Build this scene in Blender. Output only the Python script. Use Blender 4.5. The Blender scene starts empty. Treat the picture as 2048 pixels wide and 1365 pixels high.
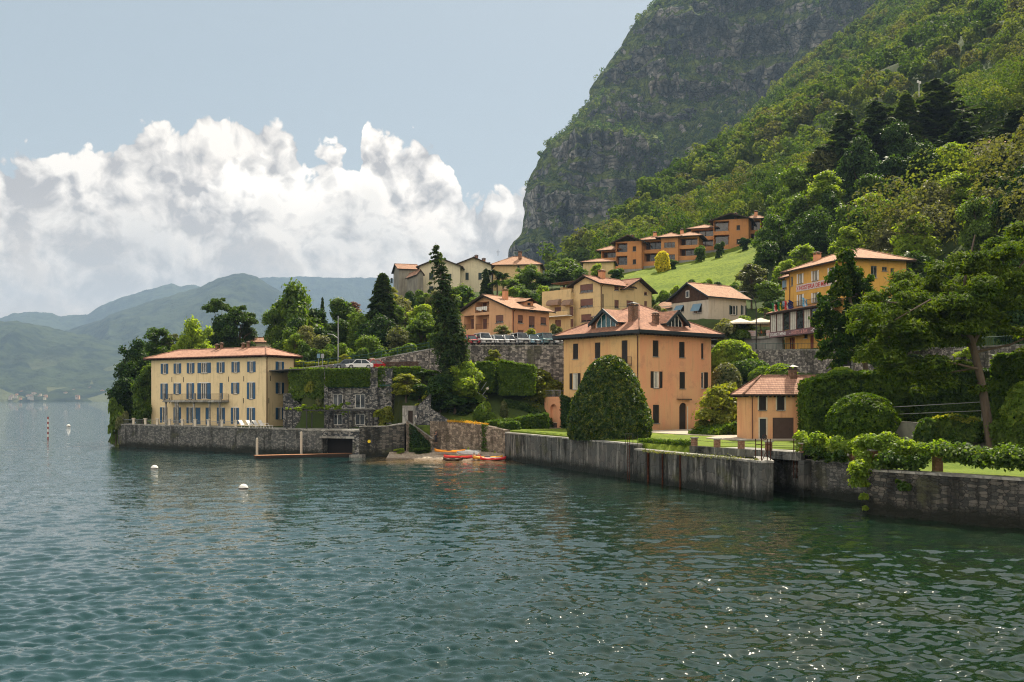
import bpy, math, random
import numpy as np
from mathutils import Vector, Matrix
from math import sin, cos, pi, radians, atan, atan2, sqrt

SC = bpy.context.scene
F, HZ, CH = 1991.0, 800.0, 8.0          # focal length and horizon of the photograph in its pixels, eye height in metres

# ------------------------------------------------------------------ camera
cam = bpy.data.cameras.new('camera'); camo = bpy.data.objects.new('camera', cam)
SC.collection.objects.link(camo); SC.camera = camo
cam.lens = 35.0; cam.sensor_width = 36.0; cam.shift_y = 117.5/2048; cam.clip_start = .5; cam.clip_end = 60000
camo.location = (0, 0, CH); camo.rotation_euler = (pi/2, 0, 0)

# ------------------------------------------------------------------ light, exposure
SUN_AZ, SUN_EL = radians(28), radians(52)   # azimuth to the right of the view direction (+Y)
sun = bpy.data.lights.new('sun', 'SUN'); suno = bpy.data.objects.new('sun', sun); SC.collection.objects.link(suno)
sun.energy = 5.0; sun.angle = radians(.5); sun.color = (1, .885, .71)
sd = Vector((sin(SUN_AZ)*cos(SUN_EL), cos(SUN_AZ)*cos(SUN_EL), sin(SUN_EL)))
suno.rotation_euler = sd.to_track_quat('Z', 'Y').to_euler(); suno.location = (0, 0, 50)
SC.view_settings.view_transform = 'Standard'; SC.view_settings.look = 'None'
SC.view_settings.exposure = 0.86; SC.view_settings.gamma = 1.0
SC.view_settings.use_curve_mapping = False
cy = SC.cycles
cy.max_bounces = 6; cy.diffuse_bounces = 3; cy.glossy_bounces = 3; cy.transmission_bounces = 3; cy.volume_bounces = 0
cy.transparent_max_bounces = 8; cy.use_denoising = True; cy.denoiser = 'OPENIMAGEDENOISE'; cy.denoising_input_passes = 'RGB_ALBEDO_NORMAL'; cy.denoising_prefilter = 'NONE'; cy.use_adaptive_sampling = True; cy.adaptive_threshold = .02
cy.caustics_reflective = False; cy.caustics_refractive = False; cy.sample_clamp_indirect = 6; cy.sample_clamp_direct = 6
cy.pixel_filter_type = 'BLACKMAN_HARRIS'; cy.filter_width = 1.15

# ------------------------------------------------------------------ node expressions
class S:
    """a socket with arithmetic"""
    def __init__(s, g, k): s.g, s.k = g, k
    def __add__(a, b): return a.g.m('ADD', a, b)
    __radd__ = __add__
    def __sub__(a, b): return a.g.m('SUBTRACT', a, b)
    def __rsub__(a, b): return a.g.m('SUBTRACT', b, a)
    def __mul__(a, b): return a.g.m('MULTIPLY', a, b)
    __rmul__ = __mul__
    def __truediv__(a, b): return a.g.m('DIVIDE', a, b)
class G:
    def __init__(g, nt): g.nt = nt; nt.nodes.clear()
    def n(g, t, out=0, ins=None, **pr):
        nd = g.nt.nodes.new(t)
        for k, v in pr.items(): setattr(nd, k, v)
        for k, v in (ins or {}).items(): g.put(nd.inputs[k], v)
        nd_out = nd.outputs[out] if len(nd.outputs) else None
        r = S(g, nd_out); r.node = nd
        return r
    def put(g, sock, v):
        if isinstance(v, S): g.nt.links.new(v.k, sock)
        elif isinstance(v, (tuple, list)):
            sock.default_value = tuple(v) if len(sock.default_value) == len(v) else tuple(v)+(1,)
        else: sock.default_value = v
    def m(g, op, a, b=None, c=None, clamp=False):
        nd = g.nt.nodes.new('ShaderNodeMath'); nd.operation = op; nd.use_clamp = clamp
        for i, v in enumerate((a, b, c)):
            if v is not None: g.put(nd.inputs[i], v)
        return S(g, nd.outputs[0])
    def v(g, op, a, b=None, sc=None, out=0):
        nd = g.nt.nodes.new('ShaderNodeVectorMath'); nd.operation = op
        g.put(nd.inputs[0], a)
        if b is not None: g.put(nd.inputs[1], b)
        if sc is not None: g.put(nd.inputs['Scale'], sc)
        return S(g, nd.outputs[out])
    def ss(g, x, lo, hi, a=0., b=1.):
        nd = g.nt.nodes.new('ShaderNodeMapRange'); nd.interpolation_type = 'SMOOTHSTEP'
        for i, v in enumerate((x, lo, hi, a, b)): g.put(nd.inputs[i], v)
        return S(g, nd.outputs[0])
    def lin(g, x, lo, hi, a=0., b=1.):
        nd = g.nt.nodes.new('ShaderNodeMapRange'); nd.clamp = True
        for i, v in enumerate((x, lo, hi, a, b)): g.put(nd.inputs[i], v)
        return S(g, nd.outputs[0])
    def mix(g, f, a, b, blend='MIX'):
        nd = g.nt.nodes.new('ShaderNodeMix'); nd.data_type = 'RGBA'; nd.blend_type = blend
        g.put(nd.inputs[0], f); g.put(nd.inputs[6], a); g.put(nd.inputs[7], b)
        return S(g, nd.outputs[2])
    def xyz(g, v):
        nd = g.nt.nodes.new('ShaderNodeSeparateXYZ'); g.put(nd.inputs[0], v)
        return [S(g, o) for o in nd.outputs]
    def comb(g, x, y, z):
        nd = g.nt.nodes.new('ShaderNodeCombineXYZ')
        for i, q in enumerate((x, y, z)): g.put(nd.inputs[i], q)
        return S(g, nd.outputs[0])
    def noise(g, vec, scale, detail=3, rough=.55, out=0, dist=0., lac=2.):
        return g.n('ShaderNodeTexNoise', out, {'Vector': vec, 'Scale': scale, 'Detail': detail, 'Roughness': rough, 'Distortion': dist, 'Lacunarity': lac})
    def vor(g, vec, scale, out=0, feat='F1', rnd=1., detail=0., rough=.5, **k):
        return g.n('ShaderNodeTexVoronoi', out, {'Vector': vec, 'Scale': scale, 'Randomness': rnd, 'Detail': detail, 'Roughness': rough}, feature=feat, **k)
    def ramp(g, f, stops, interp='LINEAR'):
        nd = g.nt.nodes.new('ShaderNodeValToRGB'); cr = nd.color_ramp; cr.interpolation = interp
        while len(cr.elements) < len(stops): cr.elements.new(.5)
        for e, (p, c) in zip(cr.elements, stops): e.position = p; e.color = tuple(c)+(1,) if len(c) == 3 else c
        g.put(nd.inputs[0], f); return S(g, nd.outputs[0])
    def curve(g, x, pts, lo, hi, vlo, vhi):
        """piecewise curve through pts (x, value); x in [lo, hi], value in [vlo, vhi]"""
        t = g.lin(x, lo, hi)
        nd = g.nt.nodes.new('ShaderNodeFloatCurve'); c = nd.mapping.curves[0]
        P = [((a-lo)/(hi-lo), (b-vlo)/(vhi-vlo)) for a, b in pts]
        while len(c.points) < len(P): c.points.new(.5, .5)
        for q, p in zip(c.points, P): q.location = p; q.handle_type = 'AUTO_CLAMPED'
        nd.mapping.update(); g.put(nd.inputs['Value'], t)
        return S(g, nd.outputs[0])*(vhi-vlo)+vlo

# ------------------------------------------------------------------ sky with clouds
def make_world():
    w = bpy.data.worlds.new('World'); SC.world = w; w.use_nodes = True
    g = G(w.node_tree)
    sky = g.n('ShaderNodeTexSky', sky_type='NISHITA', sun_disc=False, sun_elevation=SUN_EL, sun_rotation=SUN_AZ,
              altitude=200, air_density=1.0, dust_density=3.0, ozone_density=1.2)
    d = g.n('ShaderNodeTexCoord', 0)               # Generated = direction
    x, y, z = g.xyz(d)
    az = g.m('ARCTAN2', x, y); el = g.m('ARCSINE', z)
    def A(px): return atan((px-1024)/F)
    def pt(px, py):
        a = A(px); return (a, atan((HZ-py)/F*cos(a)))
    flat = g.comb(az, el, 0.)
    # billowed noise: rounded lobes at several sizes
    w1 = g.noise(flat, 11., 4, .55, out=1)
    wv = g.v('SCALE', g.v('SUBTRACT', w1, (.5, .5, .5)), sc=.055)
    P = g.v('ADD', flat, wv)
    def puff(Q): return 1.0 - g.vor(Q, 15., detail=3.6, rough=.58)
    def mass(Q): return 1.0 - g.vor(Q, 6.5, detail=1., rough=.4)
    sh_ = (.010, .013, 0.); S2 = g.v('ADD', P, sh_); S3 = g.v('ADD', P, (.028, .034, 0.))
    pf = puff(P); pf2 = puff(S2); fb = g.noise(P, 20., 8, .66); fb2 = g.noise(S2, 20., 8, .66)
    big = g.noise(flat, 7., 4, .55); ms = mass(P); ms2 = mass(S3)
    relief = (pf-pf2)*1.9 + (fb-fb2)*1.9 + (ms-ms2)*1.5       # >0 on the sides turned to the sun
    bump = g.m('MINIMUM', (pf-.55)*.050 + (fb-.5)*.034 + (ms-.5)*.02, .022)
    L1 = [(-300, 300), (-150, 300), (0, 292), (40, 284), (75, 305), (110, 328), (160, 308), (182, 268), (225, 248), (290, 238), (350, 246), (395, 216), (430, 203), (470, 206), (505, 232), (560, 250), (590, 262), (605, 330), (640, 420), (760, 520)]
    L2 = [(330, 470), (400, 380), (450, 345), (500, 308), (570, 302), (622, 300), (640, 268), (675, 262), (695, 292), (718, 290), (728, 225), (745, 208), (785, 214), (805, 228), (825, 214), (858, 228), (878, 255), (893, 300), (903, 318), (915, 350), (935, 420), (1000, 520)]
    L3 = [(780, 520), (820, 440), (845, 404), (880, 396), (905, 412), (925, 415), (960, 394), (1000, 376), (1045, 364), (1100, 372), (1160, 400), (1300, 470)]
    L4 = [(-300, 420), (0, 430), (120, 400), (230, 405), (330, 420), (420, 400), (520, 395), (600, 415), (680, 370), (740, 356), (780, 400), (840, 430), (960, 460), (1100, 470), (1300, 500)]
    lo, hi = A(-700), A(1500)
    def layer(pts, soft=.005, amp=1., up=0.):
        q = [pt(a, b) for a, b in pts]
        top = g.curve(az+g.xyz(wv)[0]*.4, [(lo, -.02)]+q+[(hi, -.02)], lo, hi, -.05, .40)
        dd = top - el + bump*amp + .034 + up
        return dd, g.ss(dd, -soft*.3, soft)
    base = g.v('SCALE', sky, sc=.070)
    # pale summer sky
    base = g.mix(.78, base, (.272, .310, .325))
    hz = g.ss(el, .0, .34, 1., 0.)
    base = g.mix(hz*.40, base, (.43, .43, .41))
    col = base
    grey = g.mix(g.ss(el, .04, .20), (.350, .305, .268), (.305, .278, .262))
    def shade(dd, bri, lift=0.):
        deep = g.ss(dd, .0, .16)
        lit = g.lin(relief*1.0 + (big-.5)*1.0 + (fb-.5)*.25 - deep*.16 + .47 + lift, -.02, .98)
        white = g.mix(deep, (.79*bri, .72*bri, .635*bri), (.74*bri, .65*bri, .56*bri))
        return g.mix(lit, grey, white)
    for pts, bri, up, lift in ((L1, .90, 0, .02), (L3, .95, .014, .06), (L2, 1.0, 0, .10), (L4, .86, 0., -.02)):
        dd, a = layer(pts, up=up, soft=.005 if pts is not L4 else .02)
        col = g.mix(a, col, shade(dd, bri, lift))
    # low grey bases and pinkish haze above the far hills
    b1 = g.ss(el+(big-.5)*.10+(fb-.5)*.03, .10, .21, 1., 0.)
    inb = g.ss(az, A(900), A(1250), 1., 0.)
    basec = g.mix(g.ss(fb+(big-.5)*.9, .38, .62), (.35, .32, .295), (.60, .51, .42))
    col = g.mix(b1*inb*.62, col, basec)
    hz2 = g.ss(el, .035, .115, 1., 0.)*g.ss(az, A(250), A(650), 1., .15)
    col = g.mix(hz2*.75, col, (.60, .49, .39))
    dark = g.ss(el, .09, .125, 1., 0.)*g.ss(az, A(380), A(600), 0., 1.)
    col = g.mix(dark*.6, col, (.29, .325, .355))
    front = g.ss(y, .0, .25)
    # sky behind the camera: unseen broken cloud, added bright to fill the shaded walls
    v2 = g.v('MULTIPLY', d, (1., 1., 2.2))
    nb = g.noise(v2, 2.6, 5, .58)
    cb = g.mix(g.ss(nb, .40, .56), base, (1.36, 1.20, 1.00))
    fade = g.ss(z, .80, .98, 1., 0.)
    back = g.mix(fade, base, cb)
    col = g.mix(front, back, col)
    col = g.mix(g.ss(z, -.05, .0), (.14, .16, .15), col)
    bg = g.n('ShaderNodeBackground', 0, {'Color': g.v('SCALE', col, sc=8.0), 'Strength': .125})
    out = g.nt.nodes.new('ShaderNodeOutputWorld'); g.nt.links.new(bg.k, out.inputs[0])
    w.cycles.sampling_method = 'MANUAL'; w.cycles.sample_map_resolution = 512
make_world()

# ------------------------------------------------------------------ materials
MATS = {}
def mat(name, fn):
    m = bpy.data.materials.new(name); m.use_nodes = True; g = G(m.node_tree); g.mat = m
    r = fn(g); out = g.nt.nodes.new('ShaderNodeOutputMaterial')
    if not isinstance(r, tuple): r = (r,)
    g.nt.links.new(r[0].k, out.inputs[0])
    if len(r) > 1: g.nt.links.new(r[1].k, out.inputs[2])
    MATS[name] = m; return m
def obc(g): return g.n('ShaderNodeTexCoord', 3)
def wpos(g): return g.n('ShaderNodeNewGeometry', 0)
def bsdf(g, col, rough=.8, nrm=None, spec=.3, metal=0.):
    ins = {'Base Color': col, 'Roughness': rough, 'Specular IOR Level': spec, 'Metallic': metal}
    if nrm is not None: ins['Normal'] = nrm
    return g.n('ShaderNodeBsdfPrincipled', 0, ins)
def bump(g, h, dist, strength=1.): return g.n('ShaderNodeBump', 0, {'Height': h, 'Distance': dist, 'Strength': strength})
def plaster(name, c, c2=None, amt=.5, sc=.35):
    c2 = c2 or tuple(q*.80 for q in c)
    def f(g):
        p = obc(g)
        n = g.noise(g.v('MULTIPLY', p, (1, 1, .55)), sc, 5, .6)
        st = g.noise(g.v('MULTIPLY', p, (1.4, 1.4, .12)), 1.6, 4, .6)      # rain streaks
        k = g.ss(n*.65+st*.35, .42, .60)
        col = g.mix(k*amt, c, c2)
        pt_ = g.noise(g.v('ADD', p, (31., 7., 3.)), .55, 6, .7)
        col = g.mix(g.ss(pt_, .54, .63)*.42, col, tuple(q*.62+.04 for q in c)); col = g.mix(g.ss(st, .54, .70)*.42, col, tuple(q*.55 for q in c))
        z = g.xyz(p)[2]
        col = g.mix(g.ss(z+n*.9, .3, 1.5, .30, 0.), col, tuple(q*.6 for q in c))   # splash stains
        fine = g.noise(p, 9., 3, .6)
        col = g.mix(g.lin(fine, .3, .7, 0., .16), col, tuple(q*.7 for q in c))
        return bsdf(g, col, .9, bump(g, fine, .01), .15)
    return mat(name, f)
def flatm(name, c, rough=.6, spec=.3, metal=0., var=.12):
    def f(g):
        n = g.noise(obc(g), 2.3, 4, .6)
        return bsdf(g, g.mix(g.lin(n, .3, .7, 0., 1.), c, tuple(q*(1-var*2) for q in c)), rough, None, spec, metal)
    return mat(name, f)
def stone(name, c, c2, mort, sc=2.2, asp=2.0, stain=.5, lo=None, seed=0., rnd=.7):
    """irregular courses of stone; c, c2 stone tones, mort joint tone; stain = dark run-off; lo = tone of the wet foot (z, colour)"""
    def f(g):
        p = obc(g)
        q = g.v('MULTIPLY', p, (1., 1., asp)); q = g.v('ADD', q, (seed, seed*.3, 0.))
        wq = g.v('ADD', q, g.v('SCALE', g.noise(q, 1.3, 2, out=1), sc=.25))
        e = g.vor(wq, sc, 0, 'DISTANCE_TO_EDGE', rnd)
        cc = g.vor(wq, sc, 1, 'F1', rnd)
        tone = g.xyz(cc)[0]
        big = g.noise(p, .35, 5, .62); fine = g.noise(p, 7., 4, .65)
        col = g.mix(g.ss(tone+(fine-.5)*.8, .25, .85), c, c2)
        col = g.mix(g.ss(e, .01, .07, .8, 0.), col, mort)
        st = g.noise(g.v('MULTIPLY', p, (1., 1., .10)), 1.1, 5, .65)
        col = g.mix(g.ss(st+(big-.5)*.8, .47, .66)*stain, col, tuple(x*.28 for x in c))
        col = g.mix(g.ss(big, .56, .72)*.5, col, (.11, .115, .06))          # moss
        if name[:4] == 'quay':
            s2 = g.noise(g.v('MULTIPLY', g.v('ADD', p, (9., 4., 2.)), (1., 1., .13)), 1.7, 6, .7); col = g.mix(g.ss(s2, .52, .66)*.75, col, (.27, .26, .235))
        if lo:
            z = g.xyz(wpos(g))[2]
            col = g.mix(g.ss(z+(big-.5)*1.8+(fine-.5)*.8, lo[0]-.35, lo[0]+.55, .93, 0.), col, lo[1])
        h = g.ss(e, 0., .12)*.6+fine*.5
        return bsdf(g, col, .92, bump(g, h, .06), .2)
    return mat(name, f)
def tiles(name, c, c2, dark, pitch=.30):
    """clay tile roof: Object coordinates, courses across the slope come from UV (u along eave, v up the slope, metres)"""
    def f(g):
        uv = g.n('ShaderNodeUVMap'); u, v, _ = g.xyz(uv)
        row = g.m('FLOOR', v/ (pitch*1.15)); fr = g.m('FRACT', v/(pitch*1.15)); fu = g.m('FRACT', u/pitch)
        wn = g.n('ShaderNodeTexWhiteNoise', 0, {'Vector': g.comb(g.m('FLOOR', u/pitch), row, 0.)}, noise_dimensions='3D')
        p = obc(g); big = g.noise(p, .5, 5, .6); fine = g.noise(p, 5., 3, .6)
        col = g.mix(g.ss(wn+(big-.5)*1.1, .1, .95), c, c2)
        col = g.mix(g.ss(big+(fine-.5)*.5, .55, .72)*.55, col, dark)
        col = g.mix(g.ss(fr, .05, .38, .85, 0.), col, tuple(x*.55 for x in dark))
        h = g.m('ABSOLUTE', fu-.5)*-1.2 + fr*-.8
        return bsdf(g, col, .85, bump(g, h, .05), .2)
    return mat(name, f)
LEAF = 1.2
def leafm(name, c, c2, tr=.35, hi=None, sc=.5, rough=.55, spec=.25):
    """foliage: varies by leaf position and object; part of the light passes through"""
    c, c2 = tuple(min(.8, q*LEAF) for q in c), tuple(min(.8, q*LEAF) for q in c2)
    def f(g):
        p = wpos(g)
        n = g.noise(p, sc, 3, .6); f2 = g.noise(p, sc*9, 2, .6)
        rnd = g.n('ShaderNodeObjectInfo', 5)
        k = g.ss(n*.6+f2*.4+(rnd-.5)*.22, .38, .62)
        col = g.mix(k, c, c2)
        if hi: col = g.mix(g.ss(f2+(n-.5)*.4, .56, .70)*.7, col, hi)  # lighter flecks painted into the leaf colour as sunlit highlights
        b = bsdf(g, col, rough, None, spec)
        t = g.n('ShaderNodeBsdfTranslucent', 0, {'Color': g.mix(1., col, (2.3, 2.2, .55), 'MULTIPLY')})
        return g.n('ShaderNodeMixShader', 0, {0: min(.6, tr*1.3), 1: b, 2: t})
    return mat(name, f)
def grassm(name, c, c2, sc=.25):
    def f(g):
        p = wpos(g); n = g.noise(p, sc, 5, .6); f2 = g.noise(p, 3.5, 4, .7)
        col = g.mix(g.ss(n*.55+f2*.45, .36, .64), c, c2)
        return bsdf(g, col, .9, bump(g, f2, .08), .12)
    return mat(name, f)

# ------------------------------------------------------------------ mesh builder
COL = SC.collection
class MB:
    def __init__(s, *mats): s.v = []; s.f = []; s.m = []; s.uv = {}; s.mats = list(mats); s.M = Matrix.Identity(4); s.cur = 0
    def use(s, m):
        if m not in s.mats: s.mats.append(m)
        s.cur = s.mats.index(m); return s
    def vert(s, p): s.v.append(tuple(s.M @ Vector(p))); return len(s.v)-1
    def face(s, pts, uv=None):
        i = [s.vert(p) for p in pts]; s.f.append(i); s.m.append(s.cur)
        if uv: s.uv[len(s.f)-1] = uv
        return s
    def box(s, x0, y0, z0, x1, y1, z1):
        if x0 > x1: x0, x1 = x1, x0
        if y0 > y1: y0, y1 = y1, y0
        a = [s.vert(p) for p in ((x0, y0, z0), (x1, y0, z0), (x1, y1, z0), (x0, y1, z0), (x0, y0, z1), (x1, y0, z1), (x1, y1, z1), (x0, y1, z1))]
        for q in ((0, 3, 2, 1), (4, 5, 6, 7), (0, 1, 5, 4), (1, 2, 6, 5), (2, 3, 7, 6), (3, 0, 4, 7)):
            s.f.append([a[k] for k in q]); s.m.append(s.cur)
        return s
    def prism(s, poly, z0, z1, bot=True):
        """vertical prism over a polygon; z0, z1 numbers or lists"""
        n = len(poly); Z0 = z0 if hasattr(z0, '__len__') else [z0]*n; Z1 = z1 if hasattr(z1, '__len__') else [z1]*n
        a = [s.vert((p[0], p[1], z)) for p, z in zip(poly, Z0)]; b = [s.vert((p[0], p[1], z)) for p, z in zip(poly, Z1)]
        ar = sum(poly[i][0]*poly[(i+1) % n][1]-poly[(i+1) % n][0]*poly[i][1] for i in range(n))
        for i in range(n):
            j = (i+1) % n; q = [a[i], a[j], b[j], b[i]]
            s.f.append(q if ar > 0 else q[::-1]); s.m.append(s.cur)
        s.f.append(b if ar > 0 else b[::-1]); s.m.append(s.cur)
        if bot: s.f.append(a[::-1] if ar > 0 else a); s.m.append(s.cur)
        return s
    def tube(s, pts, radii, n=6, cap=True):
        pts = [Vector(p) for p in pts]
        if not hasattr(radii, '__len__'): radii = [radii]*len(pts)
        rings = []
        for i, p in enumerate(pts):
            d = (pts[min(i+1, len(pts)-1)]-pts[max(i-1, 0)])
            if d.length < 1e-6: d = Vector((0, 0, 1))
            d.normalize(); a = d.orthogonal() if abs(d.z) < .9 else Vector((1, 0, 0)).cross(d); a.normalize(); b = d.cross(a)
            rings.append([s.vert(p+(a*cos(2*pi*k/n)+b*sin(2*pi*k/n))*radii[i]) for k in range(n)])
        for r0, r1 in zip(rings, rings[1:]):
            best = min(range(n), key=lambda o: (Vector(s.v[r0[0]])-Vector(s.v[r1[o]])).length)
            for k in range(n):
                s.f.append([r0[k], r0[(k+1) % n], r1[(k+1+best) % n], r1[(k+best) % n]]); s.m.append(s.cur)
        if cap: s.f.append(rings[0][::-1]); s.m.append(s.cur); s.f.append(rings[-1]); s.m.append(s.cur)
        return s
    def lathe(s, prof, n=12, c=(0, 0, 0)):
        rings = []
        for r, z in prof: rings.append([s.vert((c[0]+r*cos(2*pi*k/n), c[1]+r*sin(2*pi*k/n), c[2]+z)) for k in range(n)])
        for r0, r1 in zip(rings, rings[1:]):
            for k in range(n): s.f.append([r0[k], r0[(k+1) % n], r1[(k+1) % n], r1[k]]); s.m.append(s.cur)
        s.f.append(rings[0][::-1]); s.m.append(s.cur); s.f.append(rings[-1]); s.m.append(s.cur)
        return s
    def build(s, name, parent=None, smooth=False):
        me = bpy.data.meshes.new(name); me.from_pydata(s.v, [], s.f)
        for m in s.mats: me.materials.append(MATS[m] if isinstance(m, str) else m)
        me.polygons.foreach_set('material_index', s.m)
        if s.uv:
            L = me.uv_layers.new(name='UVMap'); d = L.data
            for fi, uv in s.uv.items():
                for k, li in enumerate(me.polygons[fi].loop_indices): d[li].uv = uv[k]
        if smooth: me.shade_smooth()
        me.update()
        o = bpy.data.objects.new(name, me); COL.objects.link(o)
        if parent: o.parent = parent
        return o
def npmesh(name, verts, faces, mats, parent=None, smooth=False, midx=None):
    """verts (n,3), faces (m,k) arrays -> object"""
    me = bpy.data.meshes.new(name); n, m, k = len(verts), len(faces), faces.shape[1]
    me.vertices.add(n); me.vertices.foreach_set('co', np.asarray(verts, np.float32).ravel())
    me.loops.add(m*k); me.loops.foreach_set('vertex_index', np.asarray(faces, np.int32).ravel())
    me.polygons.add(m); me.polygons.foreach_set('loop_start', np.arange(0, m*k, k, dtype=np.int32))
    for q in mats: me.materials.append(MATS[q])
    if midx is not None: me.polygons.foreach_set('material_index', np.asarray(midx, np.int32))
    me.update(calc_edges=True)
    if smooth: me.shade_smooth()
    o = bpy.data.objects.new(name, me); COL.objects.link(o)
    if parent: o.parent = parent
    return o
def gridfaces(nr, nc):
    i = np.arange(nr-1)[:, None]*nc+np.arange(nc-1)[None, :]
    return np.stack([i, i+1, i+nc+1, i+nc], -1).reshape(-1, 4)
def tag(o, label=None, cat=None, group=None, kind=None):
    if label: o['label'] = label
    if cat: o['category'] = cat
    if group: o['group'] = group
    if kind: o['kind'] = kind
    return o
def empty(name, loc, rz=0., label=None, cat=None, group=None):
    o = bpy.data.objects.new(name, None); COL.objects.link(o); o.location = loc; o.rotation_euler = (0, 0, rz)
    o.empty_display_size = .3
    return tag(o, label, cat, group)
def W(px, py, Y): return Vector(((px-1024)/F*Y, Y, CH-(py-HZ)/F*Y))
def XY(px, Y): return ((px-1024)/F*Y, Y)
def copy_tree(o, parent=None):
    c = o.copy(); COL.objects.link(c); c.parent = parent
    for ch in list(o.children): copy_tree(ch, c)
    return c

# value noise in numpy for the landforms
def vnoise(x, y, seed=0, octs=4, rough=.5, z=None):
    rs = np.random.RandomState(seed); T = rs.rand(256*256).astype(np.float64)
    def one(x, y):
        xi = np.floor(x).astype(np.int64); yi = np.floor(y).astype(np.int64); fx = x-xi; fy = y-yi
        fx = fx*fx*(3-2*fx); fy = fy*fy*(3-2*fy)
        h = lambda a, b: T[((a*73856093) ^ (b*19349663)) & 65535]
        return (h(xi, yi)*(1-fx)+h(xi+1, yi)*fx)*(1-fy)+(h(xi, yi+1)*(1-fx)+h(xi+1, yi+1)*fx)*fy
    r = 0; a = 1.; t = 0.
    for o in range(octs): r = r+one(x*2**o+o*17.3, y*2**o+o*9.1)*a; t += a; a *= rough
    return r/t

# ------------------------------------------------------------------ water
def water_mat(g):
    p = wpos(g); x, y, z = g.xyz(p)
    N = g.n('ShaderNodeNewGeometry', 1)
    a = g.noise(g.v('MULTIPLY', p, (1., 1.8, 0.)), 6.0, 4, .66, out=1)
    b = g.noise(g.v('MULTIPLY', p, (1., 1.9, 0.)), 1.1, 3, .6, out=1)
    far = g.ss(y, 30., 95.)
    s1 = g.v('SCALE', g.v('SUBTRACT', a, (.5, .5, .5)), sc=g.lin(far, 0., 1., .17, .78))
    s2 = g.v('SCALE', g.v('SUBTRACT', b, (.5, .5, .5)), sc=g.lin(far, 0., 1., .14, .52))
    s = g.v('MULTIPLY', g.v('ADD', s1, s2), (1., 1., 0.))
    nn = g.v('NORMALIZE', g.v('ADD', N, s))
    # the lake is green over the shallows by the walls, blue-green in the open
    lee = g.ss(x*1.0+(y-60)*-.02+(g.noise(p, .05, 3)-.5)*14, -12., 14.)
    deep = g.mix(lee, (.007, .033, .033), (.0045, .0175, .0085))
    sh = g.noise(g.v('MULTIPLY', p, (1., .4, 0.)), .35, 4, .6)
    deep = g.mix(g.ss(sh, .45, .65)*lee*.5, deep, (.014, .021, .006))
    # over the beach the stony bottom shows
    dx = g.m('ABSOLUTE', x+9.); dist = y - (128.+g.noise(p, .3, 2)*1.5)
    shal = g.ss(dist, -9., .5)*g.ss(dx, 8., 12., 1., 0.)
    deep = g.mix(shal*.8, deep, (.16, .105, .045))
    return bsdf(g, deep, .022, nn, .5)
mat('lake_water', water_mat)
def make_water():
    ys = [4.]
    while ys[-1] < 13000:
        Y = ys[-1]; ys.append(Y+max(.085, Y*Y/7960*.55) if Y < 900 else Y*1.12)
    ys = np.array(ys); us = np.linspace(-.80, .80, 1080); 
    us = np.concatenate([[-6, -3, -1.8, -1.2, -.95], us, [.95, 1.2, 1.8, 3, 6]])
    Y, U = np.meshgrid(ys, us, indexing='ij'); X = U*(Y+8)
    rs = np.random.RandomState(5); Z = np.zeros_like(X); dY = np.gradient(ys)[:, None]+0*X
    dX = np.abs(np.gradient(us))[None, :]*(Y+8)
    wob = (vnoise(X*.09, Y*.09, 3, 2)-.5)
    for lam, amp, n in ((7., .012, 8), (3.2, .013, 10), (1.4, .0165, 20), (.75, .0135, 24), (.42, .0062, 22)):
        for i in range(n):
            th = -pi/2+rs.normal(0, .55)+.18; l = lam*rs.uniform(.72, 1.35); k = 2*pi/l
            ph = rs.uniform(0, 2*pi)
            f = np.clip((l/np.maximum(dY, dX)-2.2)/3., 0, 1)
            arg = k*(X*cos(th)+Y*sin(th))+ph+wob*lam*1.2
            w = np.sin(arg); w = w+.22*np.cos(2*arg)
            Z += amp/np.sqrt(n)*2.15*w*f
    Z *= (.65+.7*vnoise(X*.05+9, Y*.03, 8, 3))
    # calm back-water in the lee of the walls is part of the same sheet
    V = np.stack([X, Y, Z], -1).reshape(-1, 3)
    o = npmesh('water', V, gridfaces(len(ys), len(us)), ['lake_water'], smooth=True)
    tag(o, kind='structure')
make_water()

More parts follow.
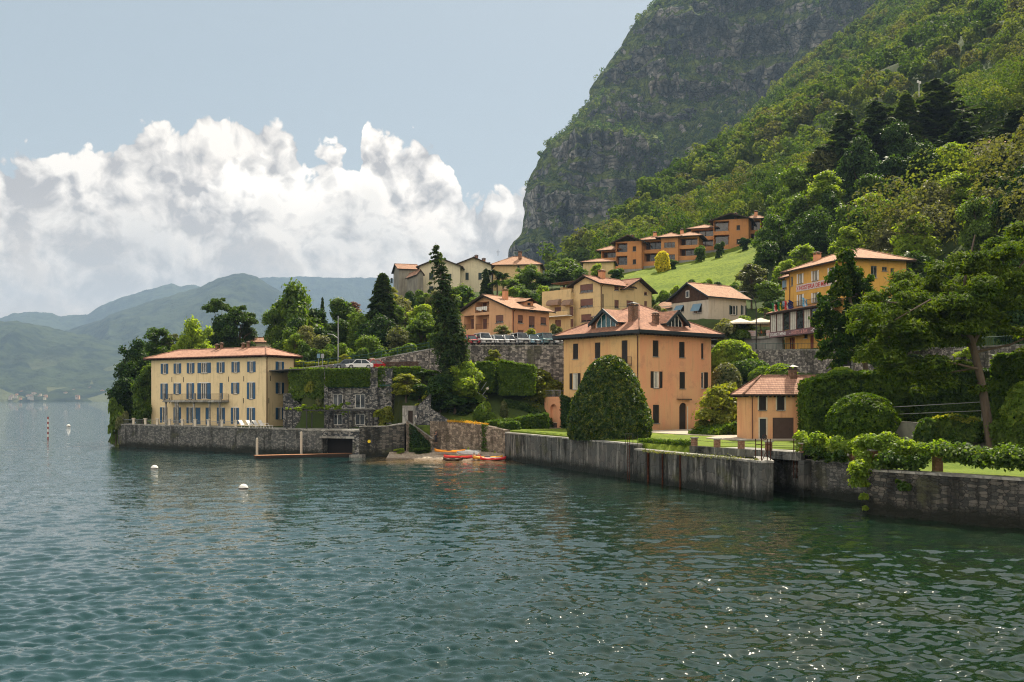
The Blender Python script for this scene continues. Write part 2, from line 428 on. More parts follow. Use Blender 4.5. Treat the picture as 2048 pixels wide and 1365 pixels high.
# ------------------------------------------------------------------ terrain of the near shore
PADS = []   # (polygon, z, hard) flat terraces
_anch = [  # x, y, z
 (-66, 172, 3.6), (-50, 168, 3.6), (-30, 150, 3.7), (-15, 142, 3.9), (0, 140, 3.9), (10, 125, 3.7), (20, 110, 3.6), (30, 95, 3.4), (36, 75, 3.1), (42, 60, 3.1), (60, 62, 3.4), (70, 50, 4),
 (-74, 190, 2.5), (-79, 204, 1.5), (-70, 240, 3), (-50, 185, 6), (-52, 205, 11), (-60, 300, 4), (-50, 240, 12),
 (-22, 150, 5), (-22, 168, 13), (-35, 168, 11), (-20, 200, 22), (-10, 250, 35), (-30, 230, 25), (-30, 265, 31), (-31, 250, 31), (-24, 244, 33.5), (15, 250, 36), (0, 225, 30), (-14, 225, 28),
 (5, 145, 5.5), (-6, 140.5, 5.0), (-2, 142.5, 5.8), (-6, 145.5, 7.6), (-3, 148.5, 8.6), (-12, 146, 7.0), (-16, 147, 8), (3, 149, 9),
 (20, 145, 6), (34, 130, 6), (28, 110, 4.2), (38, 118, 5.5), (45, 108, 5.5), (50, 90, 5), (55, 105, 7), (62, 85, 6.5), (46, 128, 10), (55, 124, 10), (70, 105, 11), (80, 90, 13),
 (-8, 165, 16.5), (20, 160, 16.5), (48, 155, 16), (68, 130, 20), (78, 105, 21),
 (0, 180, 17.3), (16, 190, 19.5), (24, 200, 22), (36, 180, 22.2), (35, 205, 28), (40, 240, 38), (34, 266, 42.5), (60, 275, 49), (50, 230, 37), (62, 255, 46),
 (66, 160, 19), (75, 175, 30), (60, 200, 29), (90, 175, 38), (100, 150, 30), (110, 200, 58), (120, 150, 42), (116, 250, 70), (130, 245, 76), (90, 235, 52), (140, 200, 72), (170, 150, 70),
 (-5, 300, 34), (-20, 350, 30), (20, 330, 45), (30, 400, 55)]
_px = [  # photo px, py, distance
 (1110, 530, 470), (1200, 500, 450), (1300, 465, 440), (1400, 440, 400), (1500, 410, 360), (1600, 380, 330), (1700, 300, 390), (1800, 250, 400), (1900, 170, 430), (2000, 130, 420), (2080, 90, 430),
 (1200, 482, 520), (1300, 412, 580), (1400, 345, 650), (1500, 268, 730), (1600, 172, 810), (1700, 72, 900), (1760, 12, 960), (1850, -80, 1060), (2000, -210, 1180),
 (1350, 410, 520), (1450, 350, 560), (1550, 290, 600), (1650, 210, 640), (1750, 120, 700), (1850, 30, 760), (1700, 190, 540), (1800, 120, 590), (1900, 40, 620), (2000, -40, 640), (2150, -100, 650), (1950, 80, 520), (2300, 100, 400), (2300, -200, 800)]
_back = [(0, 620, 60), (40, 760, 90), (110, 950, 150), (180, 1100, 190), (300, 1300, 260), (60, 620, 92)]
A3 = np.array([(a, b, c) for a, b, c in _anch]+[tuple(W(*q)) for q in _px]+_back, float)
def _fit():
    P = A3[:, :2]; D = np.sqrt(((P[:, None]-P[None])**2).sum(-1)); n = len(P)
    K = np.block([[D+np.eye(n)*-.02, np.ones((n, 1)), P], [np.vstack([np.ones(n), P.T]), np.zeros((3, 3))]])
    return np.linalg.solve(K, np.concatenate([A3[:, 2], [0, 0, 0]]))
_w = _fit()
SHORE = [(-66.5, 168.5), (-41.6, 150.4), (-27.0, 141.2), (-26.2, 141), (-24.6, 146.3), (-20.6, 144.8), (-22.2, 139.6), (-20.6, 139.3), (-15.5, 138.6), (-14.6, 141), (-11, 137.5), (-1.2, 131.5), (-.6, 132.6), (19.7, 79.4), (20.9, 79.6), (22.2, 87.5), (25.2, 89.6), (24.1, 84.2), (27, 77.2), (24.9, 70.4), (24.9, 69.6), (31.6, 61), (48, 40), (300, 20), (900, 300), (900, 1400), (100, 1400), (-10, 700), (-62, 310), (-74, 240), (-82, 205), (-76, 188)]
def beach_z(x, y): return (y-130.0-np.clip(-x-1, 0, 14)*.28)*.16
def inside(poly, x, y):
    r = np.zeros(x.shape, bool); n = len(poly)
    for i in range(n):
        (x0, y0), (x1, y1) = poly[i], poly[(i+1) % n]
        if y0 == y1: continue
        c = ((y0 > y) != (y1 > y)) & (x < (x1-x0)*(y-y0)/(y1-y0)+x0); r ^= c
    return r
def pdist(poly, x, y):
    d = np.full(x.shape, 1e9); n = len(poly)
    for i in range(n):
        (x0, y0), (x1, y1) = poly[i], poly[(i+1) % n]; dx, dy = x1-x0, y1-y0
        t = np.clip(((x-x0)*dx+(y-y0)*dy)/(dx*dx+dy*dy), 0, 1)
        d = np.minimum(d, np.hypot(x-x0-t*dx, y-y0-t*dy))
    return d
def height(x, y):
    x = np.asarray(x, float); y = np.asarray(y, float); sh = x.shape; X = x.ravel(); Y = y.ravel(); z = np.zeros(len(X))
    for i in range(0, len(X), 40000):
        a, b = X[i:i+40000], Y[i:i+40000]
        D = np.sqrt((a[:, None]-A3[None, :, 0])**2+(b[:, None]-A3[None, :, 1])**2)
        z[i:i+40000] = D@_w[:-3]+_w[-3]+_w[-2]*a+_w[-1]*b
    for poly, pz, m in PADS:
        ins = inside(poly, X, Y); d = pdist(poly, X, Y); zz = pz(X, Y) if callable(pz) else pz
        k = np.where(ins, 1., np.clip(1-d/m, 0, 1)); k = k*k*(3-2*k); z = z*(1-k)+zz*k
    far = np.clip((Y-330)/150, 0, 1)
    z = z+far*((vnoise(X*.012, Y*.012, 4, 4)-.5)*46+(vnoise(X*.05, Y*.05, 6, 3)-.5)*10)
    return z.reshape(sh)
def hz(x, y): return float(height(np.array([x]), np.array([y]))[0])
# terraces
PADS += [
 ([(-31.3, 149.6), (-15, 149.4), (-12.5, 150.5), (-13, 153.5), (-23, 157), (-34, 161), (-46, 169), (-44, 167), (-35, 162.5), (-31.4, 155)], 12.6, .8),
 ([(-70, 172), (-67, 168), (-41.5, 150), (-29, 142), (-20, 139), (-14.5, 138.4), (-14.8, 143), (-17.0, 147.6), (-32.6, 148.4), (-34, 155), (-36, 160), (-38, 166), (-58, 178)], 3.72, .9),
 ([(-1, 133), (20, 80), (23.5, 84.5), (27.3, 77.5), (25, 70), (45, 44), (60, 50), (48, 80), (40, 97), (35, 104), (35, 116), (29, 128), (31, 142), (16, 150), (7, 146), (3, 141)], lambda x, y: 3.55+np.clip((y-95)/30, 0, 1)*.35+np.clip((78-y)/8, 0, 1)*-.45, 2.),
 ([(-9, 151.6), (30, 151), (34, 158), (37.8, 161.5), (44.6, 149.5), (49.6, 139.3), (50.6, 127), (51.8, 110.5), (54.6, 101.3), (59, 91), (66, 92), (60, 112), (58, 130), (59, 148), (56, 172), (34, 173), (0, 171), (-9, 168)], lambda x, y: np.where(x < 36, 16.3, np.interp(y, [90, 110, 140, 160], [13.5, 13.9, 15.0, 16.1])), .7),
 ([(47, 144), (58, 147), (54, 170), (41, 168)], 15.9, 1.5),
 ([(-14, 183), (0, 172), (12, 184), (0, 196)], 17.2, 3),
 ([(12, 188), (17, 186), (30, 198), (20, 206), (8, 196)], 19.8, 3),
 ([(24, 180), (34.5, 173), (44, 179.5), (36, 192)], 22.1, 3),
 ([(-16, 136), (-1.2, 129), (-.9, 133.4), (-6, 137.8), (-11.5, 139.3), (-14.6, 138.8)], lambda x, y: beach_z(x, y), .5),
 ([(33, 150), (37, 157.5), (43.5, 147), (48.6, 138), (49.6, 127), (50.6, 112), (53.4, 102), (48, 101), (45, 112), (43.5, 127), (42, 136), (37, 144), (31, 147)], lambda x, y: np.interp(y, [100, 125, 150], [9., 10.2, 10.8]), 5.),
 ([(12, 100), (19.9, 79.3), (22.0, 87), (17.0, 95.0)], 2.6, .5),
]
def terrain_mat(g):
    p = wpos(g); x, y, z = g.xyz(p)
    n = g.noise(p, .12, 5, .6); f = g.noise(p, 1.6, 5, .7)
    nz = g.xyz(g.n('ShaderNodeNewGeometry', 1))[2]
    grass = g.mix(g.ss(f*.6+n*.4, .40, .60), (.080, .125, .013), (.165, .215, .024))
    grass = g.mix(g.ss(g.noise(g.v('MULTIPLY', p, (1., 1.6, 1.)), .55, 4, .7), .53, .66)*.65, grass, (.055, .085, .012))
    wood = g.mix(f, (.030, .050, .014), (.06, .085, .025))
    meadow = g.ss(y, 192., 205.)*g.ss(y, 285., 300., 1., 0.)*g.ss(x, 20., 30.)*g.ss(x-(y-200)*.35, 42., 50., 1., 0.)
    lawn = g.ss(y, 138., 145., 1., 0.)*g.ss(z+(n-.5)*2., 5.5, 8., 1., 0.)
    k = g.m('MAXIMUM', meadow, lawn)
    col = g.mix(k, wood, grass)
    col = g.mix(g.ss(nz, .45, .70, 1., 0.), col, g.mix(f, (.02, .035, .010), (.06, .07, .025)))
    return bsdf(g, col, .95, bump(g, f, .12), .1)
mat('terrain_ground', terrain_mat)
def make_terrain():
    def axis(segs):
        r = []
        for a, b, d in segs: r += list(np.arange(a, b, d))
        return np.array(r+[segs[-1][1]])
    xs = axis([(-90, -70, 1.5), (-70, 62, .75), (62, 130, 1.6), (130, 500, 6), (500, 900, 20)])
    ys = axis([(22, 60, 2), (60, 175, .75), (175, 300, 1.5), (300, 560, 4), (560, 1300, 10)])
    X, Y = np.meshgrid(xs, ys); Z = height(X, Y)
    ins = inside(SHORE, X, Y); d = pdist(SHORE, X, Y)
    beach = inside([(-16, 122), (-1.0, 122), (-.9, 135.0), (-2.4, 136.2), (-6, 139.1), (-11.5, 140.6), (-14.3, 140.0)], X, Y)
    Z = np.where(beach, beach_z(X, Y)-.05, np.where(ins & ((d > 1.0) | (Y > 175)), Z, -3.))
    Z = Z + (vnoise(X*1.1, Y*1.1, 9, 2)-.5)*np.where((Y > 148), .35, .05)
    V = np.stack([X, Y, Z], -1).reshape(-1, 3)
    fa = gridfaces(len(ys), len(xs)); zz = V[:, 2][fa]; fa = fa[(zz.max(1) > -2.9)]
    o = npmesh('terrain', V, fa, ['terrain_ground'], smooth=True); tag(o, kind='structure')
make_terrain()

# ------------------------------------------------------------------ the cliff mountain
def cliff_mat(g):
    p = wpos(g); n1 = g.noise(p, .012, 6, .62); n2 = g.noise(p, .06, 5, .65); n3 = g.noise(g.v('MULTIPLY', p, (1., 1., .3)), .03, 6, .7)
    strat = g.noise(g.v('MULTIPLY', p, (.25, .25, 2.)), .035, 4, .6)
    nz = g.xyz(g.n('ShaderNodeNewGeometry', 1))[2]
    rock = g.mix(g.ss(n3, .38, .64), (.075, .085, .092), (.38, .35, .31))
    rock = g.mix(g.ss(strat, .5, .62)*.5, rock, (.035, .040, .042))
    rock = g.mix(g.ss(n1+(n3-.5)*.4, .58, .68)*.7, rock, (.30, .25, .20))
    ck = g.vor(g.v('ADD', g.v('MULTIPLY', p, (1., 1., .30)), g.v('SCALE', g.noise(p, .03, 3, out=1), sc=22.)), .045, 0, 'DISTANCE_TO_EDGE'); ck2 = g.vor(g.v('MULTIPLY', p, (.5, .5, 1.6)), .075, 0, 'DISTANCE_TO_EDGE')
    rock = g.mix(g.ss(ck, .0, 0.10, .55, 0.), rock, (.018, .022, .026)); rock = g.mix(g.ss(ck2, .0, .07, .45, 0.), rock, (.03, .034, .036))
    veg = g.mix(g.ss(n2, .38, .62), (.018, .040, .016), (.115, .145, .032))
    k = g.ss(nz*1.35+(n1-.5)*2.2+(n2-.5)*2.4, .05, .27)
    col = g.mix(k, rock, veg)
    h = n2*5.+n3*9.+n1*8.+g.ss(ck, 0., .12)*5.+g.ss(ck2, 0., .1)*2.
    return bsdf(g, col, .95, bump(g, h, 1.0, 1.), .05)
mat('cliff_rock', cliff_mat)
def make_cliff():
    # (py, px of the left outline) at the working distance
    sil = [(620, 990), (560, 1005), (530, 1016), (497, 1018), (480, 1034), (470, 1043), (440, 1045), (405, 1044), (385, 1052), (355, 1062), (335, 1072), (315, 1082), (290, 1108), (270, 1130), (245, 1146), (228, 1158), (205, 1180), (180, 1180), (160, 1190), (130, 1216), (95, 1240), (60, 1262), (25, 1290), (0, 1316), (-60, 1370), (-120, 1450), (-170, 1560)]
    D0 = 1450.
    zs = []; xl = []
    P = sil[::-1]; pys = np.array([a for a, b in P]); pxs = np.array([b for a, b in P])
    rows = np.linspace(640, -170, 360); R = []
    nc = 520
    for py in rows:
        px = np.interp(py, pys, pxs)
        ln = np.interp(py, [0, 240, 310, 600], [250, 150, 60, 0]) if py > 0 else 250-py*.6; D1 = D0-20+ln
        z = (HZ-py)/F*D1+CH; x0 = (px-1024)/F*D1
        R.append((z, x0, ln))
    z = np.array([r[0] for r in R])[:, None]; x0 = np.array([r[1] for r in R])[:, None]
    t = np.linspace(0, 1, nc)[None, :]
    # contour: from the hidden back, round the left nose, then along the face to the right
    s = t*1150-220.                      # metres along the contour, 0 at the nose
    back = np.clip(-s, 0, 1e9); fr = np.clip(s, 0, 1e9)
    curl = 60.
    X = x0+np.where(s < 0, back*.55+0*z, fr*.95*(1-np.exp(-fr/curl)*.75))
    lean = np.array([r[2] for r in R])[:, None]
    Y = D0-20+lean+np.where(s < 0, back*.95, -45*(1-np.exp(-fr/curl))+fr*.10)
    # buttress: the lower right half stands forward
    fx = X-x0
    low = 1/(1+np.exp((z-(395+.0*fx))/14)); right = 1/(1+np.exp(-(fx-40)/40))
    Y = Y-80*low*right+0*t
    rib = (vnoise(X*.010+z*.002, z*.0016, 11, 4, .55)-.5)*190+(np.abs(vnoise(X*.035+3, z*.008, 12, 4, .6)-.5))*-110+(vnoise(X*.11, z*.07, 13, 3, .6)-.5)*15
    led = np.abs(vnoise(X*.006+5, z*.026, 21, 3, .5)-.5)*-80
    fade = np.clip(fr/50, 0.12, 1)+np.clip(back/100, 0, 1)
    Y = Y+(rib+led)*np.minimum(fade, 1)
    zs_ = z/85+2.2*vnoise(X*.0032+3, z*.004, 61, 3)+.5*vnoise(X*.02, z*.02, 62, 2); fr_ = zs_-np.floor(zs_); q_ = np.clip((fr_-.60)/.40, 0, 1); st_ = np.floor(zs_)+q_*q_*(3-2*q_)
    Y = Y+62*(st_-zs_)*np.minimum(fade, 1)*np.clip((z-150)/60, .15, 1)
    X = X+(vnoise(z*.03, z*.0+t*3, 14, 3)-.5)*9*np.exp(-np.abs(s)/60)+(vnoise(Y*.04, z*.05, 15, 3)-.5)*8
    Z = z+0*t+(vnoise(X*.03, Y*.03, 16, 3)-.5)*8
    V = np.stack([X, Y, Z], -1).reshape(-1, 3)
    o = npmesh('cliff_mountain', V, gridfaces(len(rows), nc), ['cliff_rock'], smooth=True); tag(o, kind='structure')
    return V.reshape(len(rows), nc, 3)
CLV = make_cliff()

# ------------------------------------------------------------------ far hills across the lake
def far_mat(g):
    p = wpos(g); n1 = g.noise(p, .0016, 6, .6); n2 = g.noise(p, .012, 5, .7); z = g.xyz(p)[2]
    col = g.mix(g.ss(n2*.6+n1*.4, .40, .60), (.006, .015, .009), (.036, .052, .022))
    fld = g.vor(p, .006, 1); fx = g.xyz(fld)[0]
    col = g.mix(g.ss(fx, .80, .86)*g.ss(z, 60., 260., .8, 0.), col, (.10, .11, .05))
    return bsdf(g, col, .95, bump(g, n2*20.+n1*60., 1., .9), .05)
mat('far_forest', far_mat)
def ridge(name, pts, Y, base, seed, amp, deep=1200., foot=-4.):
    px = np.array([a for a, b in pts], float); py = np.array([b for a, b in pts], float)
    u = np.linspace((px[0]-1024)/F, (px[-1]-1024)/F, 560); v = np.linspace(0, 1.6, 150)
    crest = CH+(HZ-np.interp(u*F+1024, px, py))/F*Y
    U, T = np.meshgrid(u, v)
    YY = np.where(T <= 1, base+(Y-base)*T, Y+(T-1)*deep*1.6); X = U*Y*(.55+.45*YY/Y)*1.0/(.55+.45*YY/Y)*(YY/Y)
    sl = vnoise(X*.0011, YY*.0007, seed, 5, .55)-.5; gl = 1-np.abs(vnoise(X*.0022+YY*.0006, YY*.0005, seed+1, 4, .55)-.5)*2
    prof = np.where(T <= 1, np.sin(np.minimum(T, 1)*pi/2)**1.05*.55+.45*T**1.3, 1-(T-1)*.9)
    Z = crest[None, :]*prof+(sl*amp+gl*amp*.8-amp*.6)*np.clip(T*3, 0, 1)*np.clip(np.abs(1-T)*3+.06, 0, 1)
    Z = Z+(vnoise(X*.02, YY*.02, seed+5, 2)-.5)*16*np.clip(T*6, 0, 1)
    Z = np.where(T < .012, foot, Z)
    o = npmesh(name, np.stack([X, YY, Z], -1).reshape(-1, 3), gridfaces(len(v), len(u)), ['far_forest'], smooth=True)
    return tag(o, kind='structure')
ridge('hills', [(-500, 640), (-100, 645), (0, 641), (40, 643), (80, 651), (105, 657), (140, 664), (180, 672), (230, 688), (300, 700), (420, 720), (700, 745), (900, 760)], 5400, 4150, 31, 170)
ridge('hills', [(-200, 720), (-50, 690), (50, 674), (100, 667), (145, 659), (170, 648), (200, 640), (240, 624), (300, 604), (340, 592), (400, 572), (440, 556), (470, 549), (490, 547), (510, 553), (540, 570), (565, 586), (600, 612), (640, 640), (700, 668), (800, 720), (950, 760)], 6600, 4500, 37, 230)
ridge('hills', [(-600, 650), (-100, 640), (0, 636), (20, 628), (60, 625), (100, 626), (122, 634), (150, 630), (175, 629), (205, 611), (240, 596), (300, 579), (345, 567), (362, 572), (390, 570), (420, 580), (560, 620), (760, 690)], 9000, 7000, 43, 200)
ridge('hills', [(300, 640), (380, 590), (450, 566), (520, 556), (600, 554), (680, 556), (745, 556), (830, 562), (950, 575), (1150, 600), (1400, 660)], 9800, 8800, 51, 160)

# ------------------------------------------------------------------ haze: one closed box of air round everything
def make_haze():
    m = bpy.data.materials.new('haze_air'); m.use_nodes = True; g = G(m.node_tree)
    v = g.n('ShaderNodeVolumePrincipled', 0, {'Color': (.39, .56, .80, 1), 'Density': HAZE, 'Anisotropy': .15})
    out = g.nt.nodes.new('ShaderNodeOutputMaterial'); g.nt.links.new(v.k, out.inputs[1]); MATS['haze_air'] = m
    b = MB('haze_air'); b.box(-14000, -400, -5.5, 14000, 11800, 1260)
    o = b.build('haze'); tag(o, kind='stuff')
    o['label'] = 'pale summer haze over the lake and hills'; o['category'] = 'haze'
HAZE = .75e-4

# ------------------------------------------------------------------ building materials
plaster('yellow_plaster', (.73, .58, .35), (.63, .49, .28), .35)
plaster('ochre_plaster', (.66, .42, .20), (.62, .32, .16), .9, .18)
plaster('apricot_plaster', (.64, .31, .175), (.62, .37, .20), .9, .22)
plaster('peach_plaster', (.62, .36, .20), (.56, .30, .17), .4)
plaster('peach_dark_plaster', (.58, .28, .15), (.52, .25, .14), .4)
plaster('pale_yellow_plaster', (.60, .45, .24), (.52, .39, .21), .35)
plaster('white_plaster', (.50, .44, .36), (.40, .36, .30), .6)
plaster('cream_plaster', (.62, .56, .40), (.52, .47, .35), .4)
plaster('grey_plaster', (.26, .24, .20), (.15, .14, .12), .8, .6)
plaster('gold_plaster', (.62, .35, .085), (.55, .31, .08), .4)
plaster('burnt_plaster', (.46, .215, .085), (.40, .19, .08), .4)
plaster('garage_plaster', (.70, .40, .215), (.66, .32, .17), .9, .3)
plaster('base_grey', (.30, .30, .27), (.18, .18, .17), .8, .8)
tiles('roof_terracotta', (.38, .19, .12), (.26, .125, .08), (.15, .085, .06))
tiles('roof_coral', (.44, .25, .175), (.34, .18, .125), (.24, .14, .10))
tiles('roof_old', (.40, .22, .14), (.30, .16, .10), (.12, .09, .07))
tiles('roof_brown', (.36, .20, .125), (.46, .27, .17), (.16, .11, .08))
stone('dark_rubble', (.055, .06, .065), (.28, .27, .25), (.012, .013, .016), 3.2, 1.4, .5, rnd=.9)
stone('road_stone', (.13, .12, .115), (.40, .36, .32), (.015, .015, .016), 2.1, 1.9, .75, rnd=.45)
stone('sea_wall_stone', (.085, .09, .088), (.20, .195, .18), (.035, .037, .038), 2.6, 1.8, .8, lo=(.75, (.012, .016, .012)), rnd=.8)
stone('quay_concrete', (.082, .085, .08), (.115, .11, .10), (.075, .076, .072), 1.1, 1.0, 1.0, lo=(.7, (.010, .014, .011)), seed=7, rnd=1.)
stone('beach_wall_stone', (.16, .13, .10), (.33, .27, .21), (.05, .045, .04), 2.4, 1.5, .7, seed=3, rnd=.9)
stone('bastion_stone', (.045, .047, .044), (.125, .115, .10), (.014, .014, .014), 2.0, 2.4, .8, lo=(.8, (.012, .014, .010)), seed=11, rnd=.5)
stone('brick_pier', (.24, .12, .075), (.34, .20, .13), (.16, .14, .12), 6., 2.5, .5, rnd=.3)
stone('coping_stone', (.34, .33, .30), (.22, .21, .19), (.15, .15, .14), .9, .6, .5, rnd=.8)
flatm('blue_shutter', (.03, .10, .20), .5); flatm('dark_shutter', (.022, .018, .017), .6); flatm('brown_shutter', (.16, .075, .06), .6)
flatm('green_shutter', (.02, .045, .05), .6); flatm('white_paint', (.74, .72, .68), .5, var=.06); flatm('cream_paint', (.62, .55, .44), .6)
flatm('dark_wood', (.035, .024, .018), .8); flatm('board_wood', (.085, .045, .028), .85, var=.3); flatm('fascia_dark', (.022, .030, .036), .55)
flatm('garage_brown', (.085, .052, .040), .6); flatm('copper_pipe', (.09, .030, .020), .5); flatm('iron', (.020, .020, .021), .5, .4); flatm('rust', (.085, .030, .015), .9, .1, var=.4)
flatm('galvanised', (.30, .31, .32), .5, .5); flatm('green_rail', (.02, .07, .055), .6); flatm('curtain', (.60, .57, .50), .9); flatm('room_dark', (.012, .012, .014), .9)
flatm('teal_glass', (.012, .085, .10), .08, .6); flatm('canvas', (.72, .64, .50), .9); flatm('tan_awning', (.26, .17, .12), .9); flatm('blue_awning', (.16, .27, .36), .7)
flatm('red_brown_door', (.19, .045, .028), .6); flatm('banner_white', (.62, .52, .50), .7); flatm('letter_red', (.50, .06, .05), .7); flatm('letter_white', (.78, .76, .74), .7); flatm('sign_band', (.20, .11, .12), .7)
flatm('letter_pink', (.62, .30, .28), .7)
mat('glass', lambda g: bsdf(g, g.mix(g.ss(g.noise(wpos(g), .8, 2), .4, .6), (.010, .013, .016), (.045, .055, .06)), .06, None, .6))

# ------------------------------------------------------------------ building kit
class House:
    def __init__(s, name, label, cat, X, Y, Z, deg, wall, group=None):
        s.root = empty(name, (X, Y, Z), radians(deg), label, cat, group); s.Z = Z; s.O = Vector((X, Y)); s.a = radians(deg)
        s.ex = Vector((cos(s.a), sin(s.a))); s.ey = Vector((-sin(s.a), cos(s.a))); s.F = {}; s.wall = wall; s.openings = []; s.extra = []
    def w2(s, x, y): return s.O+s.ex*x+s.ey*y
    def plane(s, key, ox, oy, dx, dy, L, z0, z1, gable=None, m=None):
        """a wall: origin, unit direction (left to right seen from outside), length, bottom, top; gable = (distance, height)"""
        s.F[key] = dict(o=(ox, oy), u=(dx, dy), L=L, z0=z0, z1=z1, g=gable, m=m or s.wall, h=[])
    def body(s, x0, y0, x1, y1, z0, z1, keys='RLBK', gx=None, gy=None, m=None, pre=''):
        """four walls; R faces -y, L faces -x, B faces +y, K faces +x; gx: gables on L,K; gy: gables on R,B (height)"""
        for k in keys:
            a = {'R': (x0, y0, 1, 0, x1-x0), 'L': (x0, y1, 0, -1, y1-y0), 'B': (x1, y1, -1, 0, x1-x0), 'K': (x1, y0, 0, 1, y1-y0)}[k]
            gg = gx if k in 'LK' else gy
            s.plane(pre+k, a[0], a[1], a[2], a[3], a[4], z0, z1, (a[4]/2, gg) if gg else None, m)
    def t_of(s, key, px):
        f = s.F[key]; o = s.w2(*f['o']); u = s.ex*f['u'][0]+s.ey*f['u'][1]; k = (px-1024)/F
        return (k*o.y-o.x)/(u.x-k*u.y)
    def z_of(s, key, t, py):
        f = s.F[key]; o = s.w2(*f['o']); u = s.ex*f['u'][0]+s.ey*f['u'][1]; Y = (o+u*t).y
        return CH-(py-HZ)/F*Y-s.Z
    def rect(s, key, pl, pr, pt, pb):
        a, b = s.t_of(key, pl), s.t_of(key, pr); a, b = min(a, b), max(a, b); c = (a+b)/2
        return a, b, s.z_of(key, c, pb), s.z_of(key, c, pt)
    def mat_of(s, key):
        f = s.F[key]; u = f['u']; n = (u[1], -u[0])
        return Matrix(((u[0], n[0], 0, f['o'][0]), (u[1], n[1], 0, f['o'][1]), (0, 0, 1, 0), (0, 0, 0, 1)))
    def win(s, key, a, b, z0, z1, kind='open', sh='blue_shutter', fr='white_paint', sw=None, depth=.16, sill=True, lintel=False, pane='glass', name='window', arch=False, surround=None, mull=1, label=None):
        f = s.F[key]; f['h'].append((a, b, z0, z1, depth, arch)); M = s.mat_of(key); w = b-a
        q = MB(fr); q.M = M
        t = min(.07, w*.12)
        if kind != 'shut' and kind != 'door':
            for x0, x1, y0, y1 in ((a, a+t, z0, z1), (b-t, b, z0, z1), (a+t, b-t, z1-t, z1), (a+t, b-t, z0, z0+t)): q.box(x0, -depth+.003, y0, x1, -depth+.075, y1)
            for i in range(mull):
                c = a+w*(i+1)/(mull+1); q.box(c-t*.5, -depth+.004, z0+t, c+t*.5, -depth+.08, z1-t)
        if sill: q.use('coping_stone').box(a-.08, .002, z0-.10, b+.08, .12, z0-.003)
        if surround:
            q.use(surround)
            for x0, x1, y0, y1 in ((a-.14, a-.002, z0, z1+.14), (b+.002, b+.14, z0, z1+.14), (a-.002, b+.002, z1+.002, z1+.14)): q.box(x0, .003, y0, x1, .035, y1)
        if lintel: q.use('white_paint').box(a-w*.35, .003, z1+.02, b+w*.35, .03, z1+.13)
        if kind in ('shut', 'door'): q.use(sh).box(a+.002, -depth+.003, z0+.002, b-.002, -depth+.05, z1-.002)
        wo = q.build(name, s.root)
        if label: wo['label'] = label
        if kind == 'door':
            p = MB('iron'); p.M = M; p.box(b-.18*w-.05, -depth+.055, z0+(z1-z0)*.45, b-.18*w, -depth+.09, z0+(z1-z0)*.45+.12); p.build('handle', wo)
        elif kind == 'shut':
            for i in (0, 1):
                p = MB(sh); p.M = M; x0 = a+w*.5*i+.012; x1 = a+w*.5*(i+1)-.012
                p.box(x0, -depth+.055, z0+.02, x1, -depth+.085, z1-.02)
                for k in range(int((z1-z0)/.14)): p.box(x0+.05, -depth+.087, z0+.08+k*.14, x1-.05, -depth+.105, z0+.13+k*.14)
                p.build('shutter', wo)
        else:
            p = MB(pane); p.M = M; p.face([(a, -depth+.002, z0), (b, -depth+.002, z0), (b, -depth+.002, z1), (a, -depth+.002, z1)]); p.build('pane', wo)
            if kind == 'curt':
                p = MB('curtain'); p.M = M; p.box(a+t, -depth+.006, z0+t, a+w*.36, -depth+.05, z1-t); p.box(b-w*.36, -depth+.006, z0+t, b-t, -depth+.05, z1-t); p.build('curtain', wo)
            if kind in ('open', 'curt') and sh:
                g = sw or w*.5
                for i in (0, 1):
                    p = MB(sh); p.M = M; x0, x1 = (a-g-.02, a-.02) if i == 0 else (b+.02, b+g+.02)
                    p.box(x0, .02, z0, x1, .055, z1)
                    for k in range(int((z1-z0)/.16)): p.box(x0+.05, .057, z0+.08+k*.16, x1-.05, .075, z0+.15+k*.16)
                    p.build('shutter', wo)
            if kind == 'roll':
                p = MB(sh); p.M = M; zz = z0+(z1-z0)*.22
                p.box(a+t, -depth+.085, zz, b-t, -depth+.11, z1-t); p.build('shutter', wo)
        return wo
    def winpx(s, key, pl, pr, pt, pb, **k): return s.win(key, *s.rect(key, pl, pr, pt, pb), **k)
    def hole(s, key, a, b, z0, z1, depth, arch=False): s.F[key]['h'].append((a, b, z0, z1, depth, arch))
